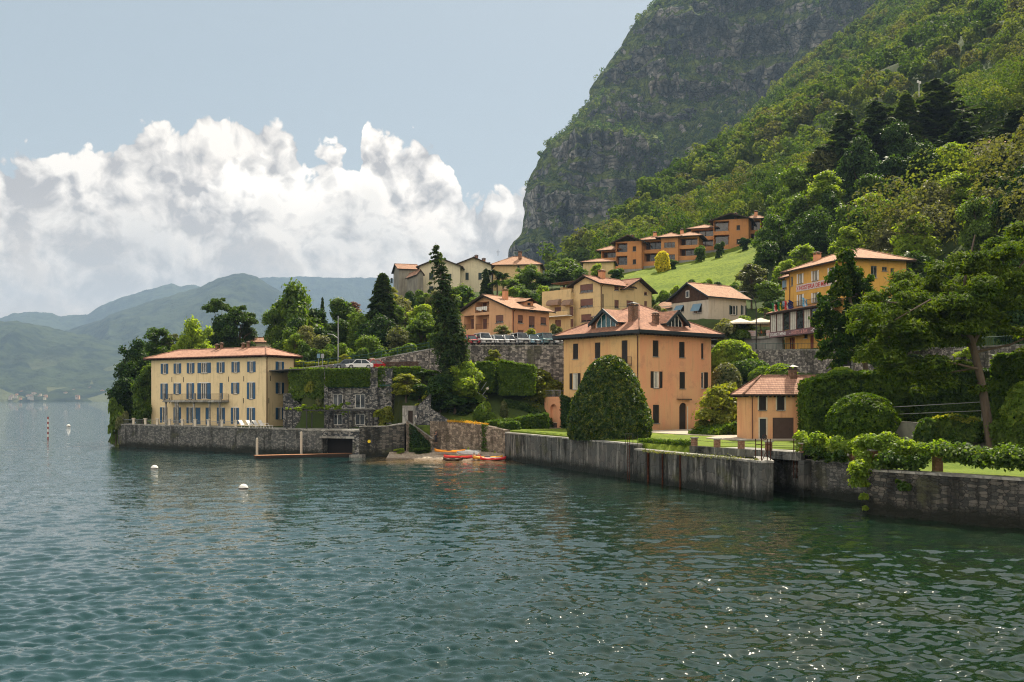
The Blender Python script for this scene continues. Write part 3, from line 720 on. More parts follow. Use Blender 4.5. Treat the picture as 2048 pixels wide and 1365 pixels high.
    def finish(s):
        groups = {}
        for key, f in s.F.items(): groups.setdefault('wall', []).append((key, f))
        q = MB(s.wall)
        for key, f in s.F.items():
            q.M = s.mat_of(key); q.use(f['m']); L, z0, z1, H = f['L'], f['z0'], f['z1'], f['h']
            us = sorted({0., L}|{min(max(v, 0), L) for h in H for v in h[:2]}); vs = sorted({z0, z1}|{min(max(v, z0), z1) for h in H for v in h[2:4]})
            for i in range(len(us)-1):
                for j in range(len(vs)-1):
                    cu, cv = (us[i]+us[i+1])/2, (vs[j]+vs[j+1])/2
                    if us[i+1]-us[i] < 1e-5 or vs[j+1]-vs[j] < 1e-5: continue
                    if any(h[0] < cu < h[1] and h[2] < cv < h[3] for h in H): continue
                    q.face([(us[i], 0, vs[j]), (us[i+1], 0, vs[j]), (us[i+1], 0, vs[j+1]), (us[i], 0, vs[j+1])])
            for a, b, c, d, dep, arch in H:
                if f.get('gh') and f['gh'][:3] == (a, b, c): continue
                e = -dep
                q.face([(a, 0, c), (a, 0, d), (a, e, d), (a, e, c)]); q.face([(b, 0, c), (b, e, c), (b, e, d), (b, 0, d)])
                q.face([(a, 0, d), (b, 0, d), (b, e, d), (a, e, d)]); q.face([(a, 0, c), (a, e, c), (b, e, c), (b, 0, c)])
                if dep > .3: q.face([(a, e, c), (b, e, c), (b, e, d), (a, e, d)])
                if arch:      # spandrels turn the square head into a round one
                    r = (b-a)/2; m = (a+b)/2; n = 8
                    for sgn in (-1, 1):
                        for k in range(n):
                            t0, t1 = pi/2*k/n, pi/2*(k+1)/n
                            p0 = (m+sgn*r*sin(t0), d-r+r*cos(t0)); p1 = (m+sgn*r*sin(t1), d-r+r*cos(t1))
                            q.face([(p0[0], -.01, p0[1]), (p1[0], -.01, p1[1]), (p1[0], -.01, d), (p0[0], -.01, d)])
            if f['g'] and f.get('gh'):
                (ga, gz), (a, b, c, d, dep) = f['g'], f['gh']; zr = lambda t: z1+gz*(t/ga if t < ga else (L-t)/(L-ga))
                q.face([(0, 0, z1), (a, 0, z1), (a, 0, zr(a))]); q.face([(b, 0, z1), (L, 0, z1), (b, 0, zr(b))])
                q.face([(a, 0, d), (b, 0, d), (b, 0, zr(b)), (ga, 0, z1+gz), (a, 0, zr(a))] if a < ga < b else [(a, 0, d), (b, 0, d), (b, 0, zr(b)), (a, 0, zr(a))])
                for x in (a, b): q.face([(x, 0, c), (x, 0, d), (x, -dep, d), (x, -dep, c)])
                q.face([(a, 0, c), (b, 0, c), (b, -dep, c), (a, -dep, c)]); q.face([(a, 0, d), (b, 0, d), (b, -dep, d), (a, -dep, d)]); q.face([(a, -dep, c), (b, -dep, c), (b, -dep, d), (a, -dep, d)])
            elif f['g']:
                ga, gz = f['g']; q.face([(0, 0, z1), (L, 0, z1), (ga, 0, z1+gz)])
        q.M = Matrix.Identity(4)
        for fn in s.extra: fn(q)
        s.wall_o = q.build('wall', s.root); return s
    # roofs ------------------------------------------------------------
    def _slab(s, q, pts, up, tile, under, th):
        """one roof plane: pts with the eave first (two points), UV in metres"""
        P = [Vector(p) for p in pts]; e = (P[1]-P[0]).normalized(); n = (P[1]-P[0]).cross(P[2]-P[0]).normalized()
        if n.z < 0: n = -n
        v = n.cross(e)
        if v.z < 0: v = -v
        uv = [((p-P[0]).dot(e), (p-P[0]).dot(v)) for p in P]
        q.use(tile).face([tuple(p) for p in P], uv)
        q.use(under).face([tuple(p-Vector((0, 0, th))) for p in P][::-1])
    def _edge(s, q, p0, p1, th, m):
        q.use(m); p0 = Vector(p0); p1 = Vector(p1); d = (p1-p0).normalized(); h = Vector((d.y, -d.x, 0))
        if h.length < 1e-6: return
        h = h.normalized()*.03; up = Vector((0, 0, .03)); dn = Vector((0, 0, -th))
        a, b = p0-h, p0+h; c, e = p1+h, p1-h
        idx = [q.vert(x) for x in (a+dn, b+dn, c+dn, e+dn, a+up, b+up, c+up, e+up)]
        for f in ((0, 3, 2, 1), (4, 5, 6, 7), (0, 1, 5, 4), (1, 2, 6, 5), (2, 3, 7, 6), (3, 0, 4, 7)): q.f.append([idx[k] for k in f]); q.m.append(q.cur)
    def hip(s, x0, y0, x1, y1, z, rise, ov=.8, tile='roof_terracotta', under='dark_wood', th=.16, name='roof', raft=0, fas='fascia_dark', gut=True):
        x0 -= ov; y0 -= ov; x1 += ov; y1 += ov; wx, wy = x1-x0, y1-y0; zt = z+rise; q = MB(tile)
        if abs(wx-wy) < .3: r0 = r1 = ((x0+x1)/2, (y0+y1)/2, zt)
        elif wx > wy: r0 = (x0+wy/2, (y0+y1)/2, zt); r1 = (x1-wy/2, (y0+y1)/2, zt)
        else: r0 = ((x0+x1)/2, y0+wx/2, zt); r1 = ((x0+x1)/2, y1-wx/2, zt)
        A, B, C, D = (x0, y0, z), (x1, y0, z), (x1, y1, z), (x0, y1, z)
        if wx >= wy: planes = [(A, B, r1, r0), (B, C, r1), (C, D, r0, r1), (D, A, r0)]
        else: planes = [(A, B, r0), (B, C, r1, r0), (C, D, r1), (D, A, r0, r1)]
        if r0 == r1: planes = [(A, B, r0), (B, C, r0), (C, D, r0), (D, A, r0)]
        for p in planes: s._slab(q, p, 1, tile, under, th)
        for p0, p1 in ((A, B), (B, C), (C, D), (D, A)): s._edge(q, p0, p1, th, fas)
        q.use(tile)
        for p0, p1 in ((A, r0), (B, r0 if wy > wx or r0 == r1 else r1), (C, r1), (D, r1 if wy > wx else r0), (r0, r1)):
            if p0 != p1: q.tube([(p0[0], p0[1], p0[2]+.03), (p1[0], p1[1], p1[2]+.03)], .10, 6)
        if raft:
            q.use('dark_wood'); k = raft
            n = int(wx/k)
            for i in range(n+1):
                x = x0+.1+i*(wx-.2)/n; q.box(x-.06, y0+.08, z-th-.16, x+.06, y0+ov-.02, z-th-.004); q.box(x-.06, y1-ov+.02, z-th-.16, x+.06, y1-.08, z-th-.004)
            n = int(wy/k)
            for i in range(1, n):
                y = y0+.1+i*(wy-.2)/n; q.box(x0+.08, y-.06, z-th-.16, x0+ov-.02, y+.06, z-th-.004); q.box(x1-ov+.02, y-.06, z-th-.16, x1-.08, y+.06, z-th-.004)
        return q.build(name, s.root)
    def gable(s, x0, y0, x1, y1, z, rise, axis='x', ov=.6, ovg=.5, tile='roof_old', under='dark_wood', th=.18, name='roof', fas='dark_wood', left=None, raft=.6):
        """ridge along axis; z is the wall top; eaves drop below it by the overhang"""
        q = MB(tile)
        if axis == 'x':
            hw = (y1-y0)/2; sl = rise/hw; a0, a1 = x0-ovg, x1+ovg; c = (y0+y1)/2; ze = z-ov*sl
            P = lambda a, y, zz: (a, y, zz)
            e0, e1 = y0-ov, y1+ov
        else:
            hw = (x1-x0)/2; sl = rise/hw; a0, a1 = y0-ovg, y1+ovg; c = (x0+x1)/2; ze = z-ov*sl
            P = lambda a, x, zz: (x, a, zz)
            e0, e1 = x0-ov, x1+ov
        zt = z+rise+.14; ze += .14
        for e in (e0, e1):
            s._slab(q, [P(a0, e, ze), P(a1, e, ze), P(a1, c, zt), P(a0, c, zt)], 1, tile, under, th)
            s._edge(q, P(a0, e, ze), P(a1, e, ze), th, fas)
            for a in (a0, a1): s._edge(q, P(a, e, ze), P(a, c, zt), th+.10, fas)
        q.use(tile).tube([P(a0, c, zt+.03), P(a1, c, zt+.03)], .11, 6)
        return q.build(name, s.root)
    def chimney(s, x, y, z0, z1, w=.6, m='peach_dark_plaster', cap='roof_old', parent=None, label=None):
        q = MB(m); h = w/2; q.box(x-h, y-h, z0, x+h, y+h, z1-.35)
        q.use(cap).box(x-h-.08, y-h-.08, z1-.35, x+h+.08, y+h+.08, z1-.27)
        q.use(m)
        for a, b in ((-1, -1), (1, -1), (1, 1), (-1, 1)): q.box(x+a*(h-.10)-.07, y+b*(h-.10)-.07, z1-.27, x+a*(h-.10)+.07, y+b*(h-.10)+.07, z1-.06)
        q.use(cap); g = h+.14
        for p in (((x-g, y-g), (x+g, y-g)), ((x+g, y-g), (x+g, y+g)), ((x+g, y+g), (x-g, y+g)), ((x-g, y+g), (x-g, y-g))):
            q.face([(*p[0], z1-.06), (*p[1], z1-.06), (x, y, z1+.18)])
        q.face([(x-g, y-g, z1-.062), (x-g, y+g, z1-.062), (x+g, y+g, z1-.062), (x+g, y-g, z1-.062)])
        return q.build('chimney', parent or s.root)
    def part(s, name, fn, *m):
        q = MB(*m); fn(q); return q.build(name, s.root)
    def on(s, key, a, out, z):
        M = s.mat_of(key); return M @ Vector((a, out, z))
    def pipe(s, key, a, z0, z1, m='copper_pipe', r=.06):
        q = MB(m); q.M = s.mat_of(key); q.tube([(a, .75, z1+.15), (a, .12, z1-.35), (a, .12, z0)], r, 6); return q.build('drainpipe', s.root)
def railing(q, pts, h=1.0, step=.14, posts=1.6, r=.02, zoff=0, bar=.012, mid=False):
    """iron railing along a polyline of points (x, y, z of the foot)"""
    pts = [Vector(p) for p in pts]
    for a, b in zip(pts, pts[1:]):
        up = Vector((0, 0, h)); L = (b-a).length; q.tube([a+up, b+up], r*1.4, 5); q.tube([a+Vector((0, 0, .1)), b+Vector((0, 0, .1))], r, 4)
        if mid: q.tube([a+up*.55, b+up*.55], r, 4)
        n = max(1, int(L/posts))
        for i in range(n+1): p = a.lerp(b, i/n); q.tube([p, p+up], r*1.3, 5)
        if step:
            n = int(L/step)
            for i in range(1, n): p = a.lerp(b, i/n); q.tube([p+Vector((0, 0, .1)), p+up], bar, 3, cap=False)
    return q

# ------------------------------------------------------------------ the orange villa
def orange_villa():
    h = House('orange_villa', 'large orange villa with dark eaves, two dormers and a tall clipped bush in front', 'villa', 16.9, 132., 3.85, 38., 'apricot_plaster')
    WX, WY, HT = 12.2, 15.3, 12.95
    h.plane('R', 0, 0, 1, 0, WX-.0, 0, HT)
    h.plane('R2', WX, .35, 1, 0, 2.5, 0, HT, m='apricot_plaster')
    h.plane('J', WX, 0, 0, 1, .35, 0, HT)
    h.plane('L', 0, WY, 0, -1, WY, 0, HT, m='ochre_plaster')
    h.plane('B', WX+2.5, WY, -1, 0, WX+2.5, 0, HT); h.plane('K', WX+2.5, .35, 0, 1, WY-.35, 0, HT)
    D = dict(sh='dark_shutter')
    for r in ((1145.5, 1156.3, 687.8, 718.3), (1189.4, 1200.6, 685.5, 717)): h.winpx('L', *r, kind='shut', **D)
    fw = h.winpx('L', 1243, 1255, 681.2, 728.8, kind='shut', name='balcony_door', sill=False, **D)
    for r in ((1145, 1155.6, 746.9, 779.2), (1188, 1199, 746, 779)): h.winpx('L', *r, kind='curt', **D)
    h.winpx('L', 1243, 1255, 745, 778, kind='shut', **D)
    for px in (1150, 1195, 1248): h.winpx('L', px-5.5, px+5.5, 812, 846, kind='shut', **D)
    for r in ((1305.6, 1317.3, 681.2, 713.6), (1358.3, 1369.6, 684.3, 715.5), (1359, 1370.5, 744.5, 777.6), (1306, 1318.5, 810, 847)): h.winpx('R', *r, kind='shut', **D)
    h.winpx('R2', 1396, 1407, 687, 717.6, kind='shut', **D)
    h.winpx('R', 1307, 1318.5, 743.3, 776.4, kind='curt', **D); h.winpx('R2', 1398, 1408, 745, 777, kind='open', sw=.75, **D)
    a, b, z0, z1 = h.rect('R', 1358.5, 1373.5, 806, 862)
    d = h.win('R', a, b, .02, z1, kind='door', sh='dark_wood', name='door', arch=True, sill=False, depth=.28)
    q = MB('cream_paint'); q.M = h.mat_of('R'); q.box(b+.02, .003, 0, b+.22, .05, z1-.5); q.build('door_surround', h.root)
    q = MB('roof_old'); q.M = h.mat_of('R')
    for i in range(7): x = a-.55+i*(b-a+1.1)/7; q.box(x, .003, z1+.45-.02*i % 2, x+(b-a+1.1)/7-.02, .5, z1+.56); 
    q.build('door_canopy', h.root)
    # a mesh lamp and vertical seams
    h.finish()
    q = MB('iron'); q.M = h.mat_of('L'); aa, bb, c, dd = h.rect('L', 1240.5, 1264, 713, 730)
    q.use('coping_stone').box(aa, .003, c-.12, bb, .85, c+.02); q.use('iron')
    railing(q, [(aa+.05, .02, c+.02), (aa+.05, .8, c+.02), (bb-.05, .8, c+.02), (bb-.05, .02, c+.02)], 1.0, .13); q.build('balcony', h.root)
    # roof: four tiled slopes, deep dark gutter board, rafter feet
    X1 = WX+2.5; ov = 1.15; zr = HT+.42
    roof = h.hip(0, 0, X1, WY, zr, 4.35, ov, 'roof_terracotta', 'dark_wood', .42, raft=.62)
    h.pipe('L', 15.05, 0, HT, r=.07)
    # dormers
    def dormer(side, c, wid, front, rh, rname='dormer'):
        q = MB('peach_dark_plaster'); e = h.ex
        # local frame: a along the wall, b inward from the wall
        if side == 'L': M = Matrix(((0, 1, 0, 0), (1, 0, 0, 0), (0, 0, 1, 0), (0, 0, 0, 1)))   # a->y, b->x
        else: M = Matrix(((1, 0, 0, 0), (0, 1, 0, 0), (0, 0, 1, 0), (0, 0, 0, 1)))
        q.M = M; hw = wid/2; zb = zr+.35; zh = zb+rh*.40; zt = zb+rh; bk = front+5.2
        q.face([(c-hw, front, zb), (c+hw, front, zb), (c+hw, front, zh), (c, front, zt-.25), (c-hw, front, zh)])
        for s_ in (-1, 1): q.face([(c+s_*hw, front, zb-.4), (c+s_*hw, bk, zb), (c+s_*hw, bk, zh), (c+s_*hw, front, zh)])
        do = q.build(rname, h.root)
        r = MB('roof_terracotta'); r.M = M; o2 = hw+.55; sl = (zt-.25-zh)/hw; ze = zh-.55*sl+.12; zz = zt-.13
        for s_ in (-1, 1):
            p = [(c+s_*o2, front-.75, ze), (c+s_*o2, bk, ze), (c, bk, zz), (c, front-.75, zz)]
            L = sqrt(o2*o2+(zz-ze)**2); r.use('roof_terracotta').face(p, [(0, 0), (bk-front+.75, 0), (bk-front+.75, L), (0, L)])
            r.use('dark_wood').face([(x, y, z-.14) for x, y, z in p][::-1])
            r.use('fascia_dark'); th = .42
            i = [r.vert(x) for x in ((c+s_*(o2+.05), front-.82, ze-th), (c, front-.82, zz-th), (c, front-.82, zz+.06), (c+s_*(o2+.05), front-.82, ze+.06), (c+s_*(o2+.05), front-.70, ze-th), (c, front-.70, zz-th), (c, front-.70, zz+.06), (c+s_*(o2+.05), front-.70, ze+.06))]
            for f in ((0, 1, 2, 3), (4, 7, 6, 5), (0, 4, 5, 1), (3, 2, 6, 7), (0, 3, 7, 4)): r.f.append([i[k] for k in f]); r.m.append(r.cur)
            r.box(c+s_*o2-.06, front-.7, ze-.12, c+s_*o2+.06, bk-2.6, ze+.03)
        r.build('dormer_roof', do)
        g = MB('teal_glass' if side == 'L' else 'glass'); g.M = M; f = front-.02; w2 = hw*.80; zb2 = zb+.12; top = zt-.62
        prof = lambda x: zb2+(top-zb2)*(1-abs(x/w2)**1.8*.60)
        n = 12
        for k in range(n):
            x0, x1 = -w2+2*w2*k/n, -w2+2*w2*(k+1)/n; g.face([(c+x0, f, zb2), (c+x1, f, zb2), (c+x1, f, prof(x1)), (c+x0, f, prof(x0))])
        wo = g.build('dormer_window', do); g = MB('white_paint'); g.M = M; f -= .03
        for x in (-w2, -w2*.5, 0, w2*.5, w2): g.box(c+x-.06, f-.05, zb2-.02, c+x+.06, f, prof(x))
        for k in range(n):
            x0, x1 = -w2+2*w2*k/n, -w2+2*w2*(k+1)/n
            i = [g.vert(p) for p in ((c+x0, f-.05, prof(x0)-.05), (c+x1, f-.05, prof(x1)-.05), (c+x1, f-.05, prof(x1)+.09), (c+x0, f-.05, prof(x0)+.09), (c+x0, f, prof(x0)-.05), (c+x1, f, prof(x1)-.05), (c+x1, f, prof(x1)+.09), (c+x0, f, prof(x0)+.09))]
            for ff in ((0, 1, 2, 3), (4, 7, 6, 5), (3, 2, 6, 7), (0, 4, 5, 1)): g.f.append([i[k2] for k2 in ff]); g.m.append(g.cur)
        g.box(c-w2-.06, f-.05, zb2-.10, c+w2+.06, f, zb2+.02); g.build('frame', wo)
        return do
    dormer('L', 6.9, 4.7, .55, 3.1); dormer('R', 7.35, 3.5, .55, 2.8)
    h.chimney(2.1, 3.3, zr+1.2, zr+3.95, .95, 'brick_pier', 'fascia_dark', roof)
    h.chimney(4.3, 1.2, zr+.7, zr+2.6, .7, 'brick_pier', 'roof_old', roof)
    h.chimney(.8, 9.6, zr+.6, zr+2.5, .7, 'brick_pier', 'roof_old', roof)
    # side loggia with an arch, terrace railing above
    h2 = h
    q = MB('apricot_plaster'); a0, a1 = WY, WY+3.6; x0 = -.6; dp = 3.6; Ht = 4.45
    lo = House('arched_porch', None, None, 0, 0, 0, 0, 'apricot_plaster'); lo.O = h.O; lo.ex, lo.ey, lo.Z = h.ex, h.ey, h.Z
    lo.root.parent = h.root; lo.root.location = (0, 0, 0)
    bpy.data.objects.remove(lo.root); lo.root = h.root
    lo.body(x0, a0, x0+dp, a1, 0, Ht, 'RLBK'); lo.hole('L', 1.2, 2.9, 0, 3.5, .45, True); lo.hole('R', .8, 2.8, 0, 3.5, .45, True)
    lo.extra.append(lambda q: (q.box(x0, a0, Ht, x0+dp, a1, Ht+.14), q.box(x0+.46, a0+.05, .01, x0+dp-.1, a1-.1, .02)))
    lo.finish(); lo.wall_o.name = 'porch'
    q = MB('galvanised'); railing(q, [(x0+dp, a1-.1, Ht+.14), (x0+.1, a1-.1, Ht+.14), (x0+.1, a0+.1, Ht+.14)], .95, .25, 1.2, .02); q.build('terrace_railing', h.root)
    return h
OV = orange_villa()

# ------------------------------------------------------------------ the yellow villa with blue shutters
def yellow_villa():
    h = House('yellow_villa', 'long yellow villa with blue shutters and a columned balcony on the lakeside terrace', 'villa', -38.8, 157., 3.78, 59.3, 'yellow_plaster')
    WX, WY, HT = 6.4, 26.8, 11.15
    h.body(0, 0, WX, WY, 0, HT)
    zz = lambda z: z-3.78
    ow = .78
    def bay(x, z0, z1, **k):
        px = 200+x/3.25; c = h.t_of('L', px); h.win('L', c-ow/2, c+ow/2, zz(z0), zz(z1), sw=.5, lintel=True, sill=k.pop('sill', True), **k)
    for x in (420, 504, 590, 785, 882, 985): bay(x, 12.41, 14.10)
    def wide(x, z0, z1, **k):
        px = 200+x/3.25; c = h.t_of('L', px); h.win('L', c-.72, c+.72, zz(z0), zz(z1), sw=.82, lintel=True, mull=2, **k)
    wide(678, 12.41, 14.10); wide(677, 8.12, 10.75, sill=False)
    for x, z in ((418, 8.12), (503, 8.98), (588, 8.12), (880, 8.98), (983, 8.12)): bay(x, z, 10.75)
    c = h.t_of('L', 200+787/3.25); h.win('L', c-.4, c+.4, zz(8.12), zz(10.75), kind='shut', sill=False, name='balcony_door')
    for x in (415, 503, 588, 787, 878, 982): bay(x, 4.12, 6.72, sill=False)
    for x in (636, 702): c = h.t_of('L', 200+x/3.25); h.win('L', c-.62, c+.62, zz(3.9), zz(6.72), kind='shut', sill=False, name='door')
    for z0, z1 in ((12.41, 14.10), (8.98, 10.75), (4.85, 6.72)):
        c = h.t_of('R', 200+1168/3.25); h.win('R', c-.4, c+.4, zz(z0), zz(z1), sw=.52, lintel=True)
    h.finish()
    for key, xs in (('L', ((468, 778), (543, 778), (836, 775), (935, 772), (452, 915), (933, 915))), ('R', ((1108, 770), (1221, 772), (1097, 915)))):
        for x, y in xs:
            px, py = 200+x/3.25, 520+y/3.25; t = h.t_of(key, px); z = h.z_of(key, t, py)
            q = MB('iron'); q.M = h.mat_of(key); q.box(t-.05, .003, z-.45, t+.05, .05, z+.4); q.build('anchor_plate', h.root)
    roof = h.hip(0, 0, WX, WY, HT+.12, 1.5, .95, 'roof_coral', 'dark_wood', .16, raft=.8, fas='copper_pipe')
    for t in (h.t_of('L', 407), h.t_of('L', 460)):
        y = WY-t; h.chimney(WX/2-.3, y, HT+1.2, HT+2.35, .4, 'brick_pier', 'roof_old', roof); h.chimney(WX/2-.2, y-1.0, HT+1.25, HT+2.55, .35, 'brick_pier', 'roof_old', roof)
    h.pipe('R', .12, 0, HT); h.pipe('R', WX-.15, 2, HT)
    # balcony on columns
    a = h.t_of('L', 200+464/3.25); b = h.t_of('L', 200+838/3.25); zf = zz(7.95)
    q = MB('coping_stone'); q.M = h.mat_of('L'); q.box(a, .004, zf-.22, b, 1.75, zf); q.box(a-.1, .004, zf-.34, b+.1, 1.85, zf-.222)
    bo = q.build('balcony', h.root)
    q = MB('iron'); q.M = h.mat_of('L'); railing(q, [(a+.05, .05, zf), (a+.05, 1.68, zf), (b-.05, 1.68, zf), (b-.05, .05, zf)], 1.0, .14, 2.2); q.build('railing', bo)
    for f_ in (0.0, .55, 1.0):
        x = a+.1+(b-a-.2)*f_; q = MB('coping_stone'); q.M = h.mat_of('L'); q.box(x-.16, 1.52, zf+.002, x+.16, 1.74, zf+1.12); q.build('post', bo)
    for f_ in (.03, .20, .24, .52, .79, .96):
        x = a+(b-a)*f_; q = MB('coping_stone'); q.M = h.mat_of('L'); q.lathe([(.24, 0), (.24, .25), (.17, .3), (.15, zf-.6), (.22, zf-.5), (.24, zf-.345)], 10, (x, 1.45, 0)); q.build('column', h.root)
    return h
YV = yellow_villa()

# ------------------------------------------------------------------ the garage house
def garage_house():
    X0, Y0 = XY(1494, 107); h = House('garage_house', 'small two-storey salmon garden house with brown garage door and tiled roof', 'outbuilding', X0, Y0, 3.72, 2., 'garage_plaster')
    WX = 5.85; HT = 4.75; WY = 4.1; WX2 = 10.4
    h.plane('R', 0, 0, 1, 0, WX, 0, HT); h.plane('J', WX, 0, 0, 1, 1.3, 0, HT); h.plane('R2', WX, 1.3, 1, 0, WX2-WX, 0, HT); h.plane('K', WX2, 1.3, 0, 1, WY-1.3, 0, HT); h.plane('L', 0, WY, 0, -1, WY, 0, HT); h.plane('B', WX2, WY, -1, 0, WX2, 0, HT)
    C = lambda x, y: (1380+x/4.875, 660+y/4.875)
    for x0, x1 in ((672, 742), (848, 921)):
        (a, t), (b, u) = C(x0, 645), C(x1, 782); h.winpx('R', a, b, t, u, kind='shut', sh='dark_shutter', surround='cream_paint', depth=.1)
    (a, t), (b, u) = C(680, 868), C(742, 1055); r = h.rect('R', a, b, t, u); h.win('R', r[0], r[1], .02, r[3], kind='door', sh='fascia_dark', name='door', surround='cream_paint', sill=False, depth=.1)
    (a, t), (b, u) = C(806, 857), C(1012, 1055); r = h.rect('R', a, b, t, u); h.win('R', r[0], r[1], .02, r[3], kind='door', sh='garage_brown', name='garage_door', sill=False, depth=.14)
    h.finish()
    roof = h.hip(0, 0, WX2, WY, HT+.1, 2.05, .62, 'roof_coral', 'dark_wood', .14, raft=.5, fas='dark_wood')
    h.chimney(5.6, 2.0, HT+1.5, HT+3.2, .75, 'brick_pier', 'fascia_dark', roof)
    h.pipe('R', .55, 0, HT, r=.045)
    return h
garage_house()

# ------------------------------------------------------------------ houses of the village
def peach_house():
    X0, Y0 = XY(1023.6, 175); h = House('peach_house', 'peach gabled house above the parked cars with washing on its upper balcony', 'house', X0, Y0, 17.0, 45., 'peach_plaster')
    WX, WY, HT = 9.6, 13.4, 7.2
    h.body(0, 0, WX, WY, 0, HT, 'RLBK', gx=2.6); h.F['R']['m'] = 'peach_dark_plaster'; h.F['L']['g'] = (WY*.5, 2.6)
    C = lambda x, y: (700+x/4.452, 460+y/4.452)
    for x0, y0, x1, y1, dep in ((1115, 615, 1238, 735, 1.6), (1015, 765, 1103, 885, 1.6), (1118, 760, 1238, 885, 1.6)):
        (a, t), (b, u) = C(x0, y0), C(x1, y1); r = h.rect('L', a, b, t, u); (h.hole('L', r[0], r[1], r[2], min(r[3], HT-.05), dep) if r[3] < HT else (h.hole('L', r[0], r[1], r[2], HT, dep), h.F['L'].update(gh=(r[0], r[1], r[2], min(r[3], HT+1.5), dep))))
        q = MB('brown_shutter'); q.M = h.mat_of('L'); w = r[1]-r[0]
        q.box(r[0]+w*.12, -dep+.01, r[2]+.02, r[0]+w*.36, -dep+.08, r[2]+2.0); q.box(r[0]+w*.66, -dep+.01, r[2]+.02, r[0]+w*.92, -dep+.08, r[2]+2.0); q.build('balcony_door', h.root)
        q = MB('iron'); q.M = h.mat_of('L'); railing(q, [(r[0], -.05, r[2]), (r[1], -.05, r[2])], .95, .16, 2.); q.build('railing', h.root)
        if y0 == 615:
            q = MB('white_paint'); q.M = h.mat_of('L')
            for i in range(6): x = r[0]+.4+i*(w-.8)/6; q.box(x, .0, r[2]+.45-.1*(i % 3), x+(w-.8)/6*.8, .06, r[2]+1.02)
            lau = q.build('washing', h.root)
    K = dict(kind='roll', sh='brown_shutter', fr='brown_shutter')
    for key, x0, y0, x1, y1 in (('L', 1297, 760, 1365, 828), ('R', 1495, 760, 1540, 830), ('R', 1593, 770, 1645, 870), ('R', 1697, 780, 1748, 845), ('R', 1602, 697, 1635, 730), ('R', 1495, 893, 1545, 918)):
        (a, t), (b, u) = C(x0, y0), C(x1, y1); h.winpx(key, a, b, t, u, **K)
    h.finish(); roof = h.gable(0, 0, WX, WY, HT, 2.6, 'x', .8, .9, 'roof_brown')
    h.chimney(3.3, 5.0, HT+1.6, HT+3.9, .8, 'peach_dark_plaster', 'roof_terracotta', roof); h.pipe('R', .3, 0, HT-.4)
    q = MB('peach_dark_plaster'); q.box(5.2, 1.9, HT+.4, 7.4, 4.4, HT+1.7); q.use('room_dark').box(5.9, 1.88, HT+.95, 6.7, 1.9, HT+1.4); d = q.build('dormer', h.root)
    q = MB('roof_brown')
    for s_ in (-1, 1):
        p = [(6.3+s_*1.7, 1.2, HT+1.55), (6.3+s_*1.7, 5.4, HT+1.55), (6.3, 5.4, HT+2.25), (6.3, 1.2, HT+2.25)]; q.use('roof_brown').face(p, [(0, 0), (4.2, 0), (4.2, 1.8), (0, 1.8)]); q.use('dark_wood').face([(x, y, z-.13) for x, y, z in p][::-1])
    q.build('dormer_roof', d)
peach_house()

